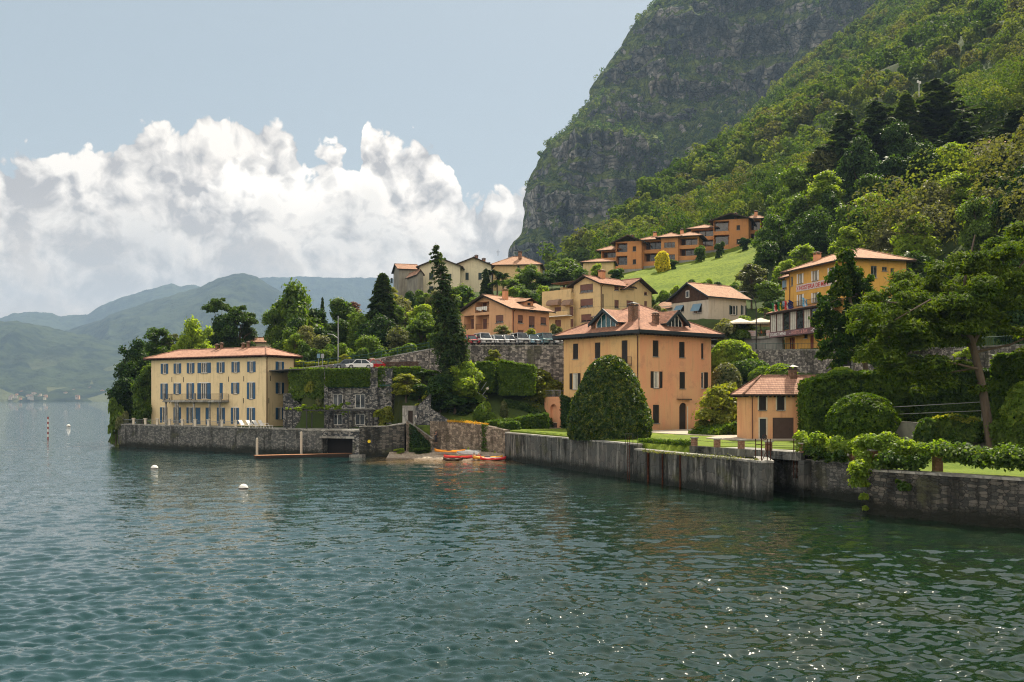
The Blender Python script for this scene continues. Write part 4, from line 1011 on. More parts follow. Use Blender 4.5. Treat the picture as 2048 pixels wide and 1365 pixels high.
def apartment_house():
    X0, Y0 = XY(1200, 188); h = House('apartment_house', 'tall pale yellow house with brown roller blinds and awnings over its side balconies', 'house', X0, Y0, 19.0, 45., 'pale_yellow_plaster')
    WX, WY = 16., 6.6; C = lambda x, y: (1020+x/3.938, 380+y/3.938)
    HT = h.Z and (CH-(566-HZ)/F*188-h.Z)
    h.body(0, 0, WX, WY+3.5, 0, HT, 'RBK'); h.plane('L', 0, WY, 0, -1, WY, 0, HT, (WY/2+.3, 1.55)); h.plane('L2', 0, WY+6, 0, -1, 6, 0, HT-1.2)
    K = dict(kind='roll', sh='brown_shutter', fr='brown_shutter')
    for key, x0, y0, x1, y1 in (('L', 552, 725, 653, 808), ('L', 553, 860, 653, 925), ('R', 823, 748, 858, 793), ('R', 918, 742, 970, 785), ('R', 1057, 758, 1080, 830), ('R', 823, 868, 857, 932), ('R', 918, 873, 968, 925), ('R', 1057, 877, 1080, 925), ('L', 560, 980, 640, 1040), ('R', 823, 990, 858, 1040)):
        (a, t), (b, u) = C(x0, y0), C(x1, y1); h.winpx(key, a, b, t, u, **K)
    # wing with balconies
    x1 = .6; y0 = WY; y1 = WY+7.6; zt = CH-(587-HZ)/F*193-h.Z; zb = CH-(632-HZ)/F*193-h.Z
    h.plane('W', -.9, y1, 0, -1, y1-y0, 0, zt); h.plane('WR', -.9, y0, 1, 0, .9, 0, zt); h.plane('WB', 3, y1, -1, 0, 3.9, 0, zt)
    for x0, y0_, xx1, yy1, kk in ((350, 925, 402, 993, 'shut'), (468, 920, 500, 993, 'shut'), (355, 1025, 402, 1080, 'shut'), (475, 1018, 500, 1080, 'shut')):
        (a, t), (b, u) = C(x0, y0_), C(xx1, yy1); h.winpx('W', a, b, t, u, kind='shut', sh='brown_shutter', sill=False)
    h.extra.append(lambda q: (q.box(-.9, y0+.003, zt, 3, y1, zt+.02), ))
    h.finish()
    q = MB('pale_yellow_plaster'); q.box(-.9, y0, zt+.02, -.75, y1, zt+.75); q.box(-.74, y1-.15, zt+.02, 3, y1, zt+.75); q.build('parapet', h.root)
    q = MB('white_paint'); q.box(-2.2, y0-.3, zb-.14, -.91, y1+.3, zb+.02); bo = q.build('balcony', h.root)
    q = MB('pale_yellow_plaster'); q.box(-2.2, y0-.3, zb+.021, -2.08, y1+.3, zb+.8); q.build('parapet', bo)
    for x0, xx1, n in ((312, 405, 1), (432, 500, 2)):
        (a, t), (b, u) = C(x0, 885), C(xx1, 935); r = h.rect('W', a, b, t, u); q = MB('tan_awning'); q.M = h.mat_of('W')
        for k in range(6):
            t0, t1 = k/6*pi/2, (k+1)/6*pi/2; f0 = (sin(t0)*1.15, r[3]+.5-(1-cos(t0))*1.2); f1 = (sin(t1)*1.15, r[3]+.5-(1-cos(t1))*1.2)
            q.face([(r[0], f0[0]+.01, f0[1]), (r[1], f0[0]+.01, f0[1]), (r[1], f1[0]+.01, f1[1]), (r[0], f1[0]+.01, f1[1])])
            for x in (r[0], r[1]): q.face([(x, .01, r[3]-.7), (x, f0[0]+.01, f0[1]), (x, f1[0]+.01, f1[1])])
        q.build('awning', h.root)
    q = MB('roof_terracotta'); q.box(.2, y0+.4, zt+2.3, 3., y1-1.4, zt+2.45); q.use('dark_wood')
    for x, y in ((.3, y0+.5), (.3, y1-1.6), (2.9, y1-1.6)): q.tube([(x, y, zt), (x, y, zt+2.3)], .07, 5)
    q.build('terrace_canopy', h.root)
    r1 = h.gable(0, 0, 9.5, WY+.6, HT, 1.55, 'x', .7, .8, 'roof_terracotta')
    q = MB('pale_yellow_plaster')
    q.M = Matrix.Identity(4)
    # right-hand gable facing the lake
    r2 = h.gable(6.6, .0, WX, 11., HT-.6, 2.2, 'y', .6, 1.1, 'roof_terracotta', name='roof')
    q.face([(6.6, -.004, HT-.61), (WX, -.004, HT-.61), ((6.6+WX)/2, -.004, HT+1.6)]); q.build('gable_wall', h.root)
    h.chimney(4.6, 3.4, HT+1.0, HT+3.1, 1.0, 'peach_dark_plaster', 'red_brown_door', r1); h.pipe('R', .3, 0, HT-.4)
    q = MB('iron'); p = h.on('R', 2.2, .2, 0); 
apartment_house()

def white_house():
    X0, Y0 = XY(1417, 175); h = House('white_house', 'low white house with a wooden gable and tilted pale blue shutters', 'house', X0, Y0, 22.0, 35., 'white_plaster')
    WX, WY = 9.7, 9.2; HT = CH-(591-HZ)/F*175-h.Z; C = lambda x, y: (1020+x/3.938, 380+y/3.938)
    h.body(0, 0, WX, WY, 0, HT, 'RLBK', gx=2.5)
    h.plane('E', .4, WY+5.5, 0, -1, 5.5, 0, HT-1.0); h.plane('EB', 4.5, WY+5.5, -1, 0, 4.1, 0, HT-1.0)
    h.hole('E', 1.2, 5.3, .5, 1.9, .9)
    wins = []
    for x0, y0, x1, y1 in ((1310, 910, 1370, 965), (1442, 898, 1510, 972)):
        (a, t), (b, u) = C(x0, y0), C(x1, y1); r = h.rect('L', a, b, t, u); wo = h.win('L', *r, kind='plain'); q = MB('blue_awning'); q.M = h.mat_of('L')
        q.face([(r[0], .03, r[3]), (r[1], .03, r[3]), (r[1], .75, r[2]+.35), (r[0], .75, r[2]+.35)]); q.face([(r[0], .06, r[3]), (r[0], .78, r[2]+.35), (r[1], .78, r[2]+.35), (r[1], .06, r[3])]); q.build('shutter', wo)
    for x0, x1 in ((1737, 1780), (1828, 1852)): (a, t), (b, u) = C(x0, 912), C(x1, 985); h.winpx('R', a, b, t, u, kind='open', sh='green_shutter', sw=.3)
    h.finish()
    q = MB('board_wood'); q.M = h.mat_of('L'); z0 = HT-.75
    q.prism([(0, .004), (WY, .004), (WY, .05), (0, .05)], z0, HT)
    q.face([(0, .05, HT), (WY, .05, HT), (WY/2, .05, HT+2.48)])
    for i in range(30): x = .15+i*(WY-.3)/29; q.box(x-.012, .051, z0, x+.012, .075, HT+2.4*(1-abs(x-WY/2)/(WY/2)))
    g = q.build('wooden_gable', h.root)
    (a, t), (b, u) = C(1388, 795), C(1415, 850); r = h.rect('L', a, b, t, u); q = MB('white_paint'); q.M = h.mat_of('L')
    q.box(r[0], .08, r[2], r[1], .14, r[3]); q.use('glass').box(r[0]+.12, .141, r[2]+.12, r[1]-.12, .15, r[3]-.12); q.build('window', h.root)
    roof = h.gable(0, 0, WX, WY, HT, 2.5, 'x', .7, .8, 'roof_brown', fas='fascia_dark')
    q = MB('roof_brown'); q.face([(-.3, WY-.3, HT-1.55), (-.3, WY+6.1, HT-1.55), (2.6, WY+5.2, HT+.1), (4.8, WY-.3, HT+.5)], [(0, 0), (6, 0), (6, 3), (0, 4)]); q.use('dark_wood').face([(-.3, WY-.3, HT-1.68), (4.8, WY-.3, HT+.37), (2.6, WY+5.2, HT-.03), (-.3, WY+6.1, HT-1.68)]); q.build('annexe_roof', h.root)
    h.chimney(4., 7.4, HT+.6, HT+3.1, .6, 'white_plaster', 'coping_stone', roof)
    for x in (5.2, 7.6):
        q = MB('room_dark'); zz = HT+.55*2.5; q.face([(x, WY*.5-4.2+1.9, HT+.35+.9), (x+.7, WY*.5-2.3, HT+1.25), (x+.7, WY*.5-1.7, HT+1.58), (x, WY*.5-1.7, HT+1.58)]); q.build('skylight', roof)
    return h
white_house()

def orange_flats():
    C = lambda x, y: (1020+x/3.938, 380+y/3.938)
    def block(name, label, px0, Y0, Z, deg, segs, chim):
        X0, _ = XY(px0, Y0); h = House(name, label, 'apartment house', X0, Y0, Z, deg, 'burnt_plaster')
        x = 0; roofs = []
        for i, (kind, w, fwd, zb, ht) in enumerate(segs):
            k = str(i); y0 = -fwd; y1 = 9.
            h.plane('R'+k, x, y0, 1, 0, w, zb, zb+ht); h.plane('L'+k, x, y1, 0, -1, y1-y0, zb, zb+ht); h.plane('K'+k, x+w, y0, 0, 1, y1-y0, zb, zb+ht)
            fl = (ht-.5)/2
            for f in (0, 1):
                z = zb+.4+f*fl
                if kind == 'loggia':
                    h.hole('R'+k, .25, w-.25, z+.75, z+fl-.25, 1.8)
                    q = MB('glass'); q.M = h.mat_of('R'+k); q.box(w*.32, -1.78, z+.76, w*.94, -1.7, z+fl-.3); wo = q.build('window', h.root); q = MB('dark_wood'); q.M = h.mat_of('R'+k); q.box(w*.57, -1.69, z+.76, w*.60, -1.66, z+fl-.3); q.build('frame', wo); q = MB('dark_wood'); q.M = h.mat_of('R'+k); q.box(w*.1, -1.78, z+.76, w*.3, -1.7, z+fl-.3); q.build('balcony_door', h.root)  # dark glazing spread across the back wall to deepen the loggia's shade
                elif kind == 'gable':
                    h.hole('R'+k, .15, w*.45, z+.8, z+fl-.25, 1.8); h.win('R'+k, w*.66, w*.66+.95, z+.9, z+2.2, kind='shut', sh='dark_shutter', sill=True)
                    q = MB('glass'); q.M = h.mat_of('R'+k); q.box(.35, -1.78, z+.81, w*.4, -1.7, z+fl-.3); q.build('window', h.root)
                elif kind == 'bay':
                    h.win('R'+k, w*.18, w*.82, z+.8+.0, z+2.2, kind='plain', fr='brown_shutter', mull=2)
            if kind == 'gable': roofs.append(h.gable(x, y0, x+w, y1, zb+ht, 1.5, 'y', 1.2, 1.3, 'roof_brown', name='roof'))
            else: roofs.append(h.hip(x-.2, y0+.2, x+w+.2, y1, zb+ht+.02+.03*i, 1.6, 1.2, 'roof_brown', 'dark_wood', .18, fas='dark_wood'))
            h.extra.append(lambda q, x=x, w=w, y0=y0, zb=zb: (q.use('base_grey').box(x+.05, y0+.05, zb-4.5, x+w-.05, 8, zb-.003), q.use('burnt_plaster')))
            x += w
        h.finish()
        for cx, cy_, zc in chim: h.chimney(cx, cy_, zc, zc+1.9, .85, 'peach_dark_plaster', 'dark_wood', roofs[0])
        return h
    block('orange_flats', 'long row of burnt orange flats with recessed balconies behind a round yellow bush', 1201, 277, CH+(HZ-537)/F*270, -19.,
          [('loggia', 4.6, -.8, .0, 5.9), ('gable', 7.2, 1.2, .2, 7.6), ('loggia', 5.2, -1.2, 1.2, 7.0), ('bay', 4.6, .2, 1.2, 7.2), ('loggia', 5.4, -.6, 2.2, 6.3)], [(8, 4, 8.4), (14.5, 4, 9.0), (22, 4, 9.3)])
    block('orange_flats', 'gabled orange flats on the highest part of the lawn, against the trees', 1383, 283, CH+(HZ-506)/F*280, -19.,
          [('loggia', 6.4, 0.3, .8, 6.3), ('gable', 9.6, 1.6, .8, 8.2), ('loggia', 3.0, -2, 1.5, 7.8)], [(12, 3, 9.6), (17.6, 3, 9.9)])
orange_flats()

def hill_houses():
    """the pale houses on the crest behind"""
    C = lambda x, y: (700+x/4.452, 460+y/4.452)
    def simple(name, label, pxc, Yc, pyb, deg, WX, WY, HT, wall, tile, axis, rise, wins=(), ov=.7, fas='dark_wood', chim=(), kind='shut', sh='green_shutter'):
        X0, _ = XY(pxc, Yc); Z = CH+(HZ-pyb)/F*Yc; h = House(name, label, 'house', X0, Y0 := Yc, Z, deg, wall)
        gx = rise if axis == 'x' else None; gy = rise if axis == 'y' else None
        h.body(0, 0, WX, WY, -3, HT, 'RLBK', gx=gx, gy=gy)
        for key, x0, y0, x1, y1 in wins: (a, t), (b, u) = C(x0, y0), C(x1, y1); h.winpx(key, a, b, t, u, kind=kind, sh=sh, depth=.12)
        h.finish()
        roof = h.hip(0, 0, WX, WY, HT, rise, ov, tile, fas=fas) if axis == 'h' else h.gable(0, 0, WX, WY, HT, rise, axis, ov, ov, tile, fas=fas)
        for cx, cy_, z0, w in chim: h.chimney(cx, cy_, z0, z0+2.0, w, 'brick_pier', 'dark_wood', roof)
        return h
    # px of the near corner, distance, base py, turn ...
    simple('grey_barn', 'unplastered grey barn at the end of the row of pale hilltop houses', 835, 246, 590, 24, 0.5+1.0, 8.5, 5.2, 'grey_plaster', 'roof_old', 'y', .9, ov=.3)
    simple('grey_cottage', 'narrow grey plaster cottage with a mono-pitch roof beside the big cypress', 798, 262, 588, 16, 5.2, 9, 6.6, 'grey_plaster', 'roof_old', 'x', 1.7, (('R', 362, 430, 380, 474),), ov=.5)
    simple('cream_house', 'cream hilltop house with dark green shutters behind the tall thin conifer', 839, 250, 588, -2, 10.2, 10, 6.9, 'cream_plaster', 'roof_old', 'y', 2.0,
           (('R', 705, 382, 743, 442), ('R', 705, 503, 743, 562), ('R', 870, 392, 903, 445), ('R', 875, 505, 903, 560)), ov=.8)
    simple('cream_house', 'pale cream hilltop house with two chimneys, next to the palm trees', 911, 254, 588, 8, 9.2, 9, 7.4, 'cream_plaster', 'roof_old', 'y', 1.9,
           (('R', 960, 392, 978, 452), ('R', 1028, 382, 1057, 445), ('R', 1028, 503, 1057, 560), ('R', 1143, 383, 1173, 443)), ov=.8, chim=((5.6, 2.5, 8.3, .8), (7.6, 3, 7.6, .8)))
    simple('old_yellow_house', 'yellow house with creeper on its old tiled roof, half hidden by trees on the hilltop', 985, 262, 588, -6, 12.5, 10, 7.5, 'pale_yellow_plaster', 'roof_brown', 'h', 2.9,
           (('R', 1195, 290, 1250, 345), ('R', 1490, 320, 1510, 350)), chim=((7, 3, 9.5, .9),), ov=.8)
    simple('small_roofed_house', 'small house showing only its tiled roof between the trees below the orange flats', 1166, 262, 548, -10, 8, 7, 3.0, 'pale_yellow_plaster', 'roof_old', 'h', 1.3, ov=.7)
    simple('pink_house', 'pinkish house high in the trees at the right edge of the slope', 1946, 236, 322, -20, 12, 8, 3.6, 'cream_plaster', 'roof_brown', 'h', 2.0, ov=.9, chim=())
    simple('low_shed', 'low pale roof peeping out behind the roof of the yellow villa', 500, 205, 700, 10, 5, 4, 1.6, 'cream_plaster', 'roof_old', 'x', .9, ov=.4)
hill_houses()

# ------------------------------------------------------------------ the guesthouse with the restaurant
def text_obj(s, size, m, parent, M, name='lettering', squash=1.0):
    cu = bpy.data.curves.new('lettering', 'FONT'); cu.body = s; cu.size = size; cu.extrude = .01; cu.resolution_u = 2; cu.offset = size*.018
    t = bpy.data.objects.new('tmp', cu); COL.objects.link(t); bpy.context.view_layer.update()
    me = bpy.data.meshes.new_from_object(t.evaluated_get(bpy.context.evaluated_depsgraph_get())); bpy.data.objects.remove(t)
    me.transform(Matrix.Diagonal((squash, 1, 1, 1))); me.materials.clear(); me.materials.append(MATS[m])
    o = bpy.data.objects.new(name, me); COL.objects.link(o); o.parent = parent; o.matrix_local = M; return o
def guesthouse():
    h = House('guesthouse', 'golden yellow guesthouse with a banner, flags and a glazed restaurant veranda above the road', 'guesthouse', 49.3, 145., 15.7, 15.8, 'gold_plaster')
    WX, WY, HT = 9.5, 19.8, 12.9; C = lambda x, y: (1440+x/4.55, 460+y/4.55)
    h.body(0, 0, WX, WY-3.2, 0, HT, 'RLBK'); h.plane('L2', 1.2, WY, 0, -1, 3.2, 0, HT-.5); h.plane('B2', WX, WY, -1, 0, WX-1.2, 0, HT-.5)
    K = dict(kind='curt', sh='white_paint', sw=.32, fr='coping_stone')
    for x0, y0, x1, y1 in ((712, 400, 750, 488), (845, 372, 890, 462), (993, 342, 1040, 437), (712, 588, 752, 688), (845, 572, 890, 660), (993, 555, 1040, 640), (1140, 310, 1185, 400)):
        (a, t), (b, u) = C(x0, y0), C(x1, y1); h.winpx('L', a, b, t, u, **K)
    (a, t), (b, u) = C(645, 427), C(664, 510); h.winpx('L', a, b, t, u, kind='plain', fr='coping_stone')
    (a, t), (b, u) = C(562, 457), C(605, 545); h.winpx('L2', a, b, t, u, kind='roll', sh='blue_awning', fr='coping_stone')
    (a, t), (b, u) = C(562, 645), C(605, 700); h.winpx('L2', a, b, t, u, kind='roll', sh='blue_awning', fr='coping_stone')
    for x0, y0, x1, y1 in ((1373, 328, 1428, 435), (1475, 337, 1520, 375), (1552, 350, 1585, 400)):
        (a, t), (b, u) = C(x0, y0), C(x1, y1); h.winpx('R', a, b, t, u, kind='plain', fr='coping_stone')
    zf = 2.75; zr = 6.6
    # brown doors in the lower wall
    for x0, x1 in ((548, 580), (598, 626), (650, 680), (820, 852)):
        (a, _), (b, _) = C(x0, 0), C(x1, 0); r = h.rect('L', a, b, 600, 700); w = min(r[1], WY-3.25)
        if r[0] < 0.1: r = (.15, 1.2)+r[2:]
        h.win('L', r[0], max(r[1], r[0]+.9), .05, 2.3, kind='door', sh='red_brown_door', name='door', sill=False)
    (a, t), (b, u) = C(765, 950), C(797, 987); h.winpx('L', a, b, t, u, kind='plain', fr='iron')
    h.finish()
    roof = h.hip(0, 0, WX, WY-3.2, HT, 2.3, 1.0, 'roof_brown', 'dark_wood', .2, fas='dark_wood'); h.hip(1.2, WY-3.2, WX, WY, HT-.5, 1.4, .8, 'roof_brown', 'dark_wood', .2, fas='dark_wood')
    h.chimney(3.2, 13.5, HT+.9, HT+2.9, .9, 'peach_dark_plaster', 'roof_terracotta', roof); h.pipe('L', 3.4-3.2+.2, zf, HT, r=.06)
    # veranda standing proud of the wall
    vd = 1.5; y1, y0 = WY+.2, 2.
    M = h.mat_of('L'); Lw = WY-3.2
    q = MB('base_grey'); q.M = M; q.box(-3.4, .004, zf-.25, Lw-2, vd, zf-.02); vo = q.build('veranda', h.root)
    q = MB('glass'); q.M = M; q.box(-3.3, vd-.12, zf+.75, Lw-2.1, vd-.09, zr-.35); q.build('pane', vo)
    q = MB('brown_shutter'); q.M = M; q.box(-3.4, vd-.15, zf-.019, Lw-2, vd-.05, zf+.1); q.box(-3.4, vd-.15, zr-.35, Lw-2, vd-.05, zr-.1)
    n = 9
    for i in range(n+1): x = -3.35+i*(Lw+1.3)/n; q.box(x-.07, vd-.18, zf+.1, x+.07, vd-.02, zr-.35)
    q.build('frame', vo)
    for i in range(n):
        if i in (0, 1, 3, 5, 7, 8):
            x = -3.35+i*(Lw+1.3)/n; w = (Lw+1.3)/n; q = MB('curtain'); q.M = M
            for k in range(3): q.box(x+.2+k*w*.28, vd-.088, zf+.15, x+.2+k*w*.28+w*.22, vd-.06, zr-.4)
            q.build('curtain', vo)
    q = MB('roof_terracotta'); q.M = M; p = [(-4.0, vd+.7, zr-.15), (Lw-1.5, vd+.7, zr-.15), (Lw-1.5, .01, zr+.55), (-4.0, .01, zr+.55)]
    q.face(p, [(0, 0), (Lw, 0), (Lw, 2.2), (0, 2.2)]); q.use('dark_wood').face([(x, y, z-.12) for x, y, z in p][::-1]); q.box(-4.0, vd+.66, zr-.32, Lw-1.5, vd+.72, zr-.12); q.build('veranda_roof', h.root)
    # signs
    q = MB('sign_band'); q.M = M; q.box(-3.4, vd+.004, zf-.28, Lw-2, vd+.06, zf+.62); so = q.build('sign', h.root); so['label'] = 'long sign band with white and pink lettering below the veranda glass'
    fm = lambda a, out, z: M @ Matrix(((1, 0, 0, a), (0, 0, 1, out), (0, 1, 0, z), (0, 0, 0, 1)))
    text_obj('TOURIST MENU', .74, 'letter_white', so, fm(-3.2, vd+.08, zf-.08), squash=.93)
    text_obj('-', .74, 'letter_white', so, fm(2.75, vd+.08, zf-.08)); text_obj('HOSTEL & BAR', .74, 'letter_pink', so, fm(3.3, vd+.08, zf-.08), squash=.93)
    text_obj('- CUC', .74, 'letter_white', so, fm(8.8, vd+.08, zf-.08), squash=.93)
    t0 = h.t_of('L', 1593); t1 = Lw-.6; zb = h.z_of('L', t0, 584.5); zt = h.z_of('L', t0, 573.5)
    q = MB('banner_white'); q.M = M; q.box(t0, .02, zb, t1, .06, zt+.15); bo = q.build('banner', h.root); bo['label'] = 'white banner with red lettering under the top windows'
    text_obj('HOSTERIA DE MEN', .95, 'letter_red', bo, fm(t0+.9, .08, zb+.18), squash=.98)
    q = MB('letter_red'); q.M = M; q.tube([(t0+.15, .08, zb+.2), (t0+.7, .08, zt-.05)], .03, 4); q.tube([(t0+.7, .08, zb+.2), (t0+.15, .08, zt-.05)], .03, 4); q.build('emblem', bo)
    q = MB('iron'); q.M = M; zfl = h.z_of('L', h.t_of('L', 1592), 617)
    railing(q, [(-.5, .9, zfl), (Lw-3, .9, zfl)], .9, .2, 2.2); q.use('gold_plaster').box(-.5, .004, zfl-.25, Lw-3, .95, zfl-.01); q.build('balcony', h.root)
    return h, zfl
GH, GHF = guesthouse()

# ------------------------------------------------------------------ sea walls, quays, terraces
def wall_line(name, label, cat, pts, th, z0, mt, cope='coping_stone', cope_h=.16, cope_out=.06, inward=1, group=None):
    """wall along (x, y, top) points; thickness th to the left (+1) or right (-1) of the line"""
    r = empty(name, (pts[0][0], pts[0][1], 0), 0, label, cat, group); O = Vector((pts[0][0], pts[0][1]))
    P = [Vector((p[0], p[1]))-O for p in pts]; N = []
    for i in range(len(P)):
        ns = []
        for a, b in ((i-1, i), (i, i+1)):
            if a >= 0 and b < len(P): d = (P[b]-P[a]).normalized(); ns.append(Vector((-d.y, d.x))*inward)
        n = (ns[0]+ns[-1]).normalized(); n = n/max(.5, n.dot(ns[0])); N.append(n)
    q = MB(mt); c = MB(cope)
    for i in range(len(P)-1):
        a, b = P[i], P[i+1]; na, nb = N[i], N[i+1]
        poly = [a, b, b+nb*th, a+na*th]
        q.prism([tuple(v) for v in poly], z0, [pts[i][2], pts[i+1][2], pts[i+1][2], pts[i][2]])
        poly = [a-na*cope_out, b-nb*cope_out, b+nb*(th+.04), a+na*(th+.04)]
        if cope_h: c.prism([tuple(v) for v in poly], [z+.003 for z in (pts[i][2], pts[i+1][2], pts[i+1][2], pts[i][2])], [z+cope_h for z in (pts[i][2], pts[i+1][2], pts[i+1][2], pts[i][2])])
    q.build('wall', r)
    if cope_h: c.build('coping', r)
    return r
wall_line('sea_wall', 'grey stone sea wall with a wet dark foot under the yellow villa terrace', 'sea wall', [(-60, 187, 3.6), (-67.0, 169.2, 3.75), (-41.6, 150.4, 3.72), (-26.95, 141.2, 3.55)], 1.0, -2.5, 'sea_wall_stone')
wall_line('quay_wall', 'long streaked concrete quay wall in front of the orange villa lawn', 'quay', [(-.9, 136.5, 3.5), (-.9, 132.7, 3.5), (12.2, 99.3, 3.45)], .9, -2.5, 'quay_concrete')
wall_line('quay_wall', 'lower end of the quay with weeds along its top, ending at the boat inlet', 'quay', [(12.2, 99.2, 2.98), (19.9, 79.2, 2.95), (20.9, 79.6, 2.95), (22.0, 86.2, 2.95)], 1.0, -2.5, 'quay_concrete')
wall_line('beach_wall', 'brown stained stone wall behind the pebble beach with orange flowers on top', 'stone wall', [(-11.5, 139.6, 5.0), (-6, 138.1, 4.72), (-2.4, 135.2, 4.25), (-.95, 134.2, 3.9)], 1.3, -.5, 'beach_wall_stone', cope_h=0)
wall_line('inlet_wall', 'rough stone wall right of the dark boat inlet, vines hanging over it', 'stone wall', [(23.0, 89, 2.9), (23.85, 84.0, 2.9), (27.3, 77.0, 2.95), (25.2, 70.4, 3.0)], .9, -2.5, 'sea_wall_stone')
wall_line('bastion_wall', 'coursed stone bastion rising from the water at the right edge under the vines', 'sea wall', [(26.4, 74.5, 3.0), (24.85, 69.7, 3.0), (31.6, 61.0, 3.0), (48, 40, 3.0)], 1.2, -2.5, 'bastion_stone')
wall_line('road_wall', 'high coursed stone wall holding up the car park behind the tall thin conifer', 'retaining wall', [(-12.6, 153.2, 15.7), (-8.5, 151.2, 16.15), (14, 150.5, 16.15), (30.5, 150.2, 16.15)], .8, 3., 'road_stone')
wall_line('road_wall', 'coursed stone road wall with an arched doorway below the guesthouse', 'retaining wall', [(33.5, 157.5, 16.0), (37.6, 161.1, 16.0), (44.3, 149.2, 15.4), (49.2, 139, 14.85), (50.2, 127, 14.4), (51.4, 110.3, 13.8), (54.2, 101, 13.6), (58.5, 91, 13.4)], .8, 3., 'road_stone')
wall_line('ramp_wall', 'stone wall under the sloping road, falling to the left behind the lower parked cars', 'retaining wall', [(-36, 162.2, 12.9), (-23, 156.6, 14.0), (-12.8, 153.3, 15.7)], .7, 10., 'road_stone')
wall_line('garden_wall', 'shaded rendered wall at the back of the right-hand lawn, below the tall hedges', 'garden wall', [(33.8, 97.5, 5.9), (42, 92, 5.7), (46, 84, 5.5), (49, 72, 5.3)], .5, 2., 'base_grey', cope_h=.08)
wall_line('terrace_wall', 'stained concrete wall carrying the parasol terrace beside the guesthouse', 'retaining wall', [(36.9, 168.2, 18.4), (41.6, 166.4, 18.5), (44.5, 163.8, 18.5)], .5, 14., 'base_grey', cope_h=.1)

# boathouse portal and bastion beneath the stone house
def boathouse():
    a, b = Vector((-26.95, 141.15)), Vector((-21.3, 139.2)); d = (b-a); L = d.length; ang = atan2(d.y, d.x)
    h = House('boathouse', 'boathouse opening in dark rubble stone with its inner shade a black panel, by the floating jetty', 'boathouse', a.x, a.y, 0, math.degrees(ang), 'dark_rubble')
    h.plane('R', 0, 0, 1, 0, L, -2.5, 3.55); h.plane('L', 0, 6, 0, -1, 6, -2.5, 3.55); h.plane('K', L, 0, 0, 1, 6, -2.5, 3.55)
    x0, x1 = h.t_of('R', 643.5), h.t_of('R', 705); h.hole('R', x0, x1, -2.5, 2.55, 5.5)
    h.extra.append(lambda q: (q.use('coping_stone').box(-.1, -.12, 3.553, L+.05, 6, 3.75), q.use('dark_rubble')))
    h.finish()
    q = MB('room_dark'); q.box(x0+.01, 1.6, -2, x1-.01, 1.7, 2.54); q.build('shade_panel', h.root)  # near-black panel across the opening stands for the shade inside
    q = MB('coping_stone'); q.box(x0-.3, -.06, 2.553, x1+.3, .25, 2.85); q.build('lintel', h.root)
    q = MB('coping_stone'); q.box(x1+.1, -1.1, -1.5, L+.9, -.02, .35); q.build('landing_step', h.root)
    q = MB('white_paint'); q.M = Matrix.Identity(4)
    return h
boathouse()
wall_line('bastion_wall', 'mixed dark stone wall with a yellow dot between the boathouse and the beach stairs', 'sea wall', [(-21.35, 139.15, 4.2), (-17.6, 138.3, 4.25), (-15.0, 138.6, 4.6), (-14.7, 142.5, 4.6)], .8, -2.5, 'bastion_stone', cope_h=.12)
q = MB('canvas'); 
for m_ in [mat('yellow_paint', lambda g: bsdf(g, (.75, .55, .02, 1), .6))]: pass
q = MB('yellow_paint'); M0 = Matrix.Translation((-19.9, 138.72, 2.2)) @ Matrix.Rotation(pi/2, 4, 'X'); q.M = M0; q.lathe([(.22, 0), (.22, .06)], 12)
tag(q.build('wall_marker'), 'round yellow marker on the bastion wall beside the boathouse', 'marker')

# stairs from the beach up to the little gate
def beach_stairs():
    r = empty('beach_stairs', (-14.7, 139, 0), 0, 'stone stairs with a sloping parapet climbing from the beach to the small gate', 'stairs')
    q = MB('beach_wall_stone'); q.prism([(.0, -.5), (3.6, -.3), (3.6, .1), (.0, -.1)], -.8, [5.1, 2.5, 2.5, 5.1]); q.build('parapet', r)
    q = MB('coping_stone'); q.prism([(-.05, -.58), (3.66, -.38), (3.66, .16), (-.05, -.04)], [5.103, 2.503, 2.503, 5.103], [5.28, 2.68, 2.68, 5.28]); q.build('coping', r)
    q = MB('base_grey')
    for i in range(18): x = 4.6-i*.24; q.box(x-.25, .15, -.5, x, 1.6, .7+i*.21)
    q.build('steps', r)
    q = MB('dark_rubble'); q.prism([(3.1, 1.7), (6.2, 1.2), (6.2, 1.8), (3.1, 2.3)], 0, [6.9, 4.9, 4.9, 6.9]); q.prism([(1.0, 3.1), (3.2, 2.0), (3.2, 2.6), (1.0, 3.7)], 2, [6.9, 8.9, 8.9, 6.9]); q.build('side_wall', r)
beach_stairs()
def gate():
    r = empty('garden_gate', (-14.9, 142.6, 4.4), radians(-3), 'small pale stone gateway with an arched dark door at the top of the beach stairs', 'gateway')
    q = MB('coping_stone'); q.box(-.8, 0, 0, -.0, .5, 2.5); q.box(.7, 0, 0, 1.15, .5, 2.5); q.box(-.8, 0, 2.502, 1.2, .55, 2.75); q.box(0.002, .05, 2.05, .698, .45, 2.5); q.build('frame', r)
    q = MB('dark_wood'); q.box(.02, .2, 0, .68, .28, 2.04); q.build('door', r)
gate()

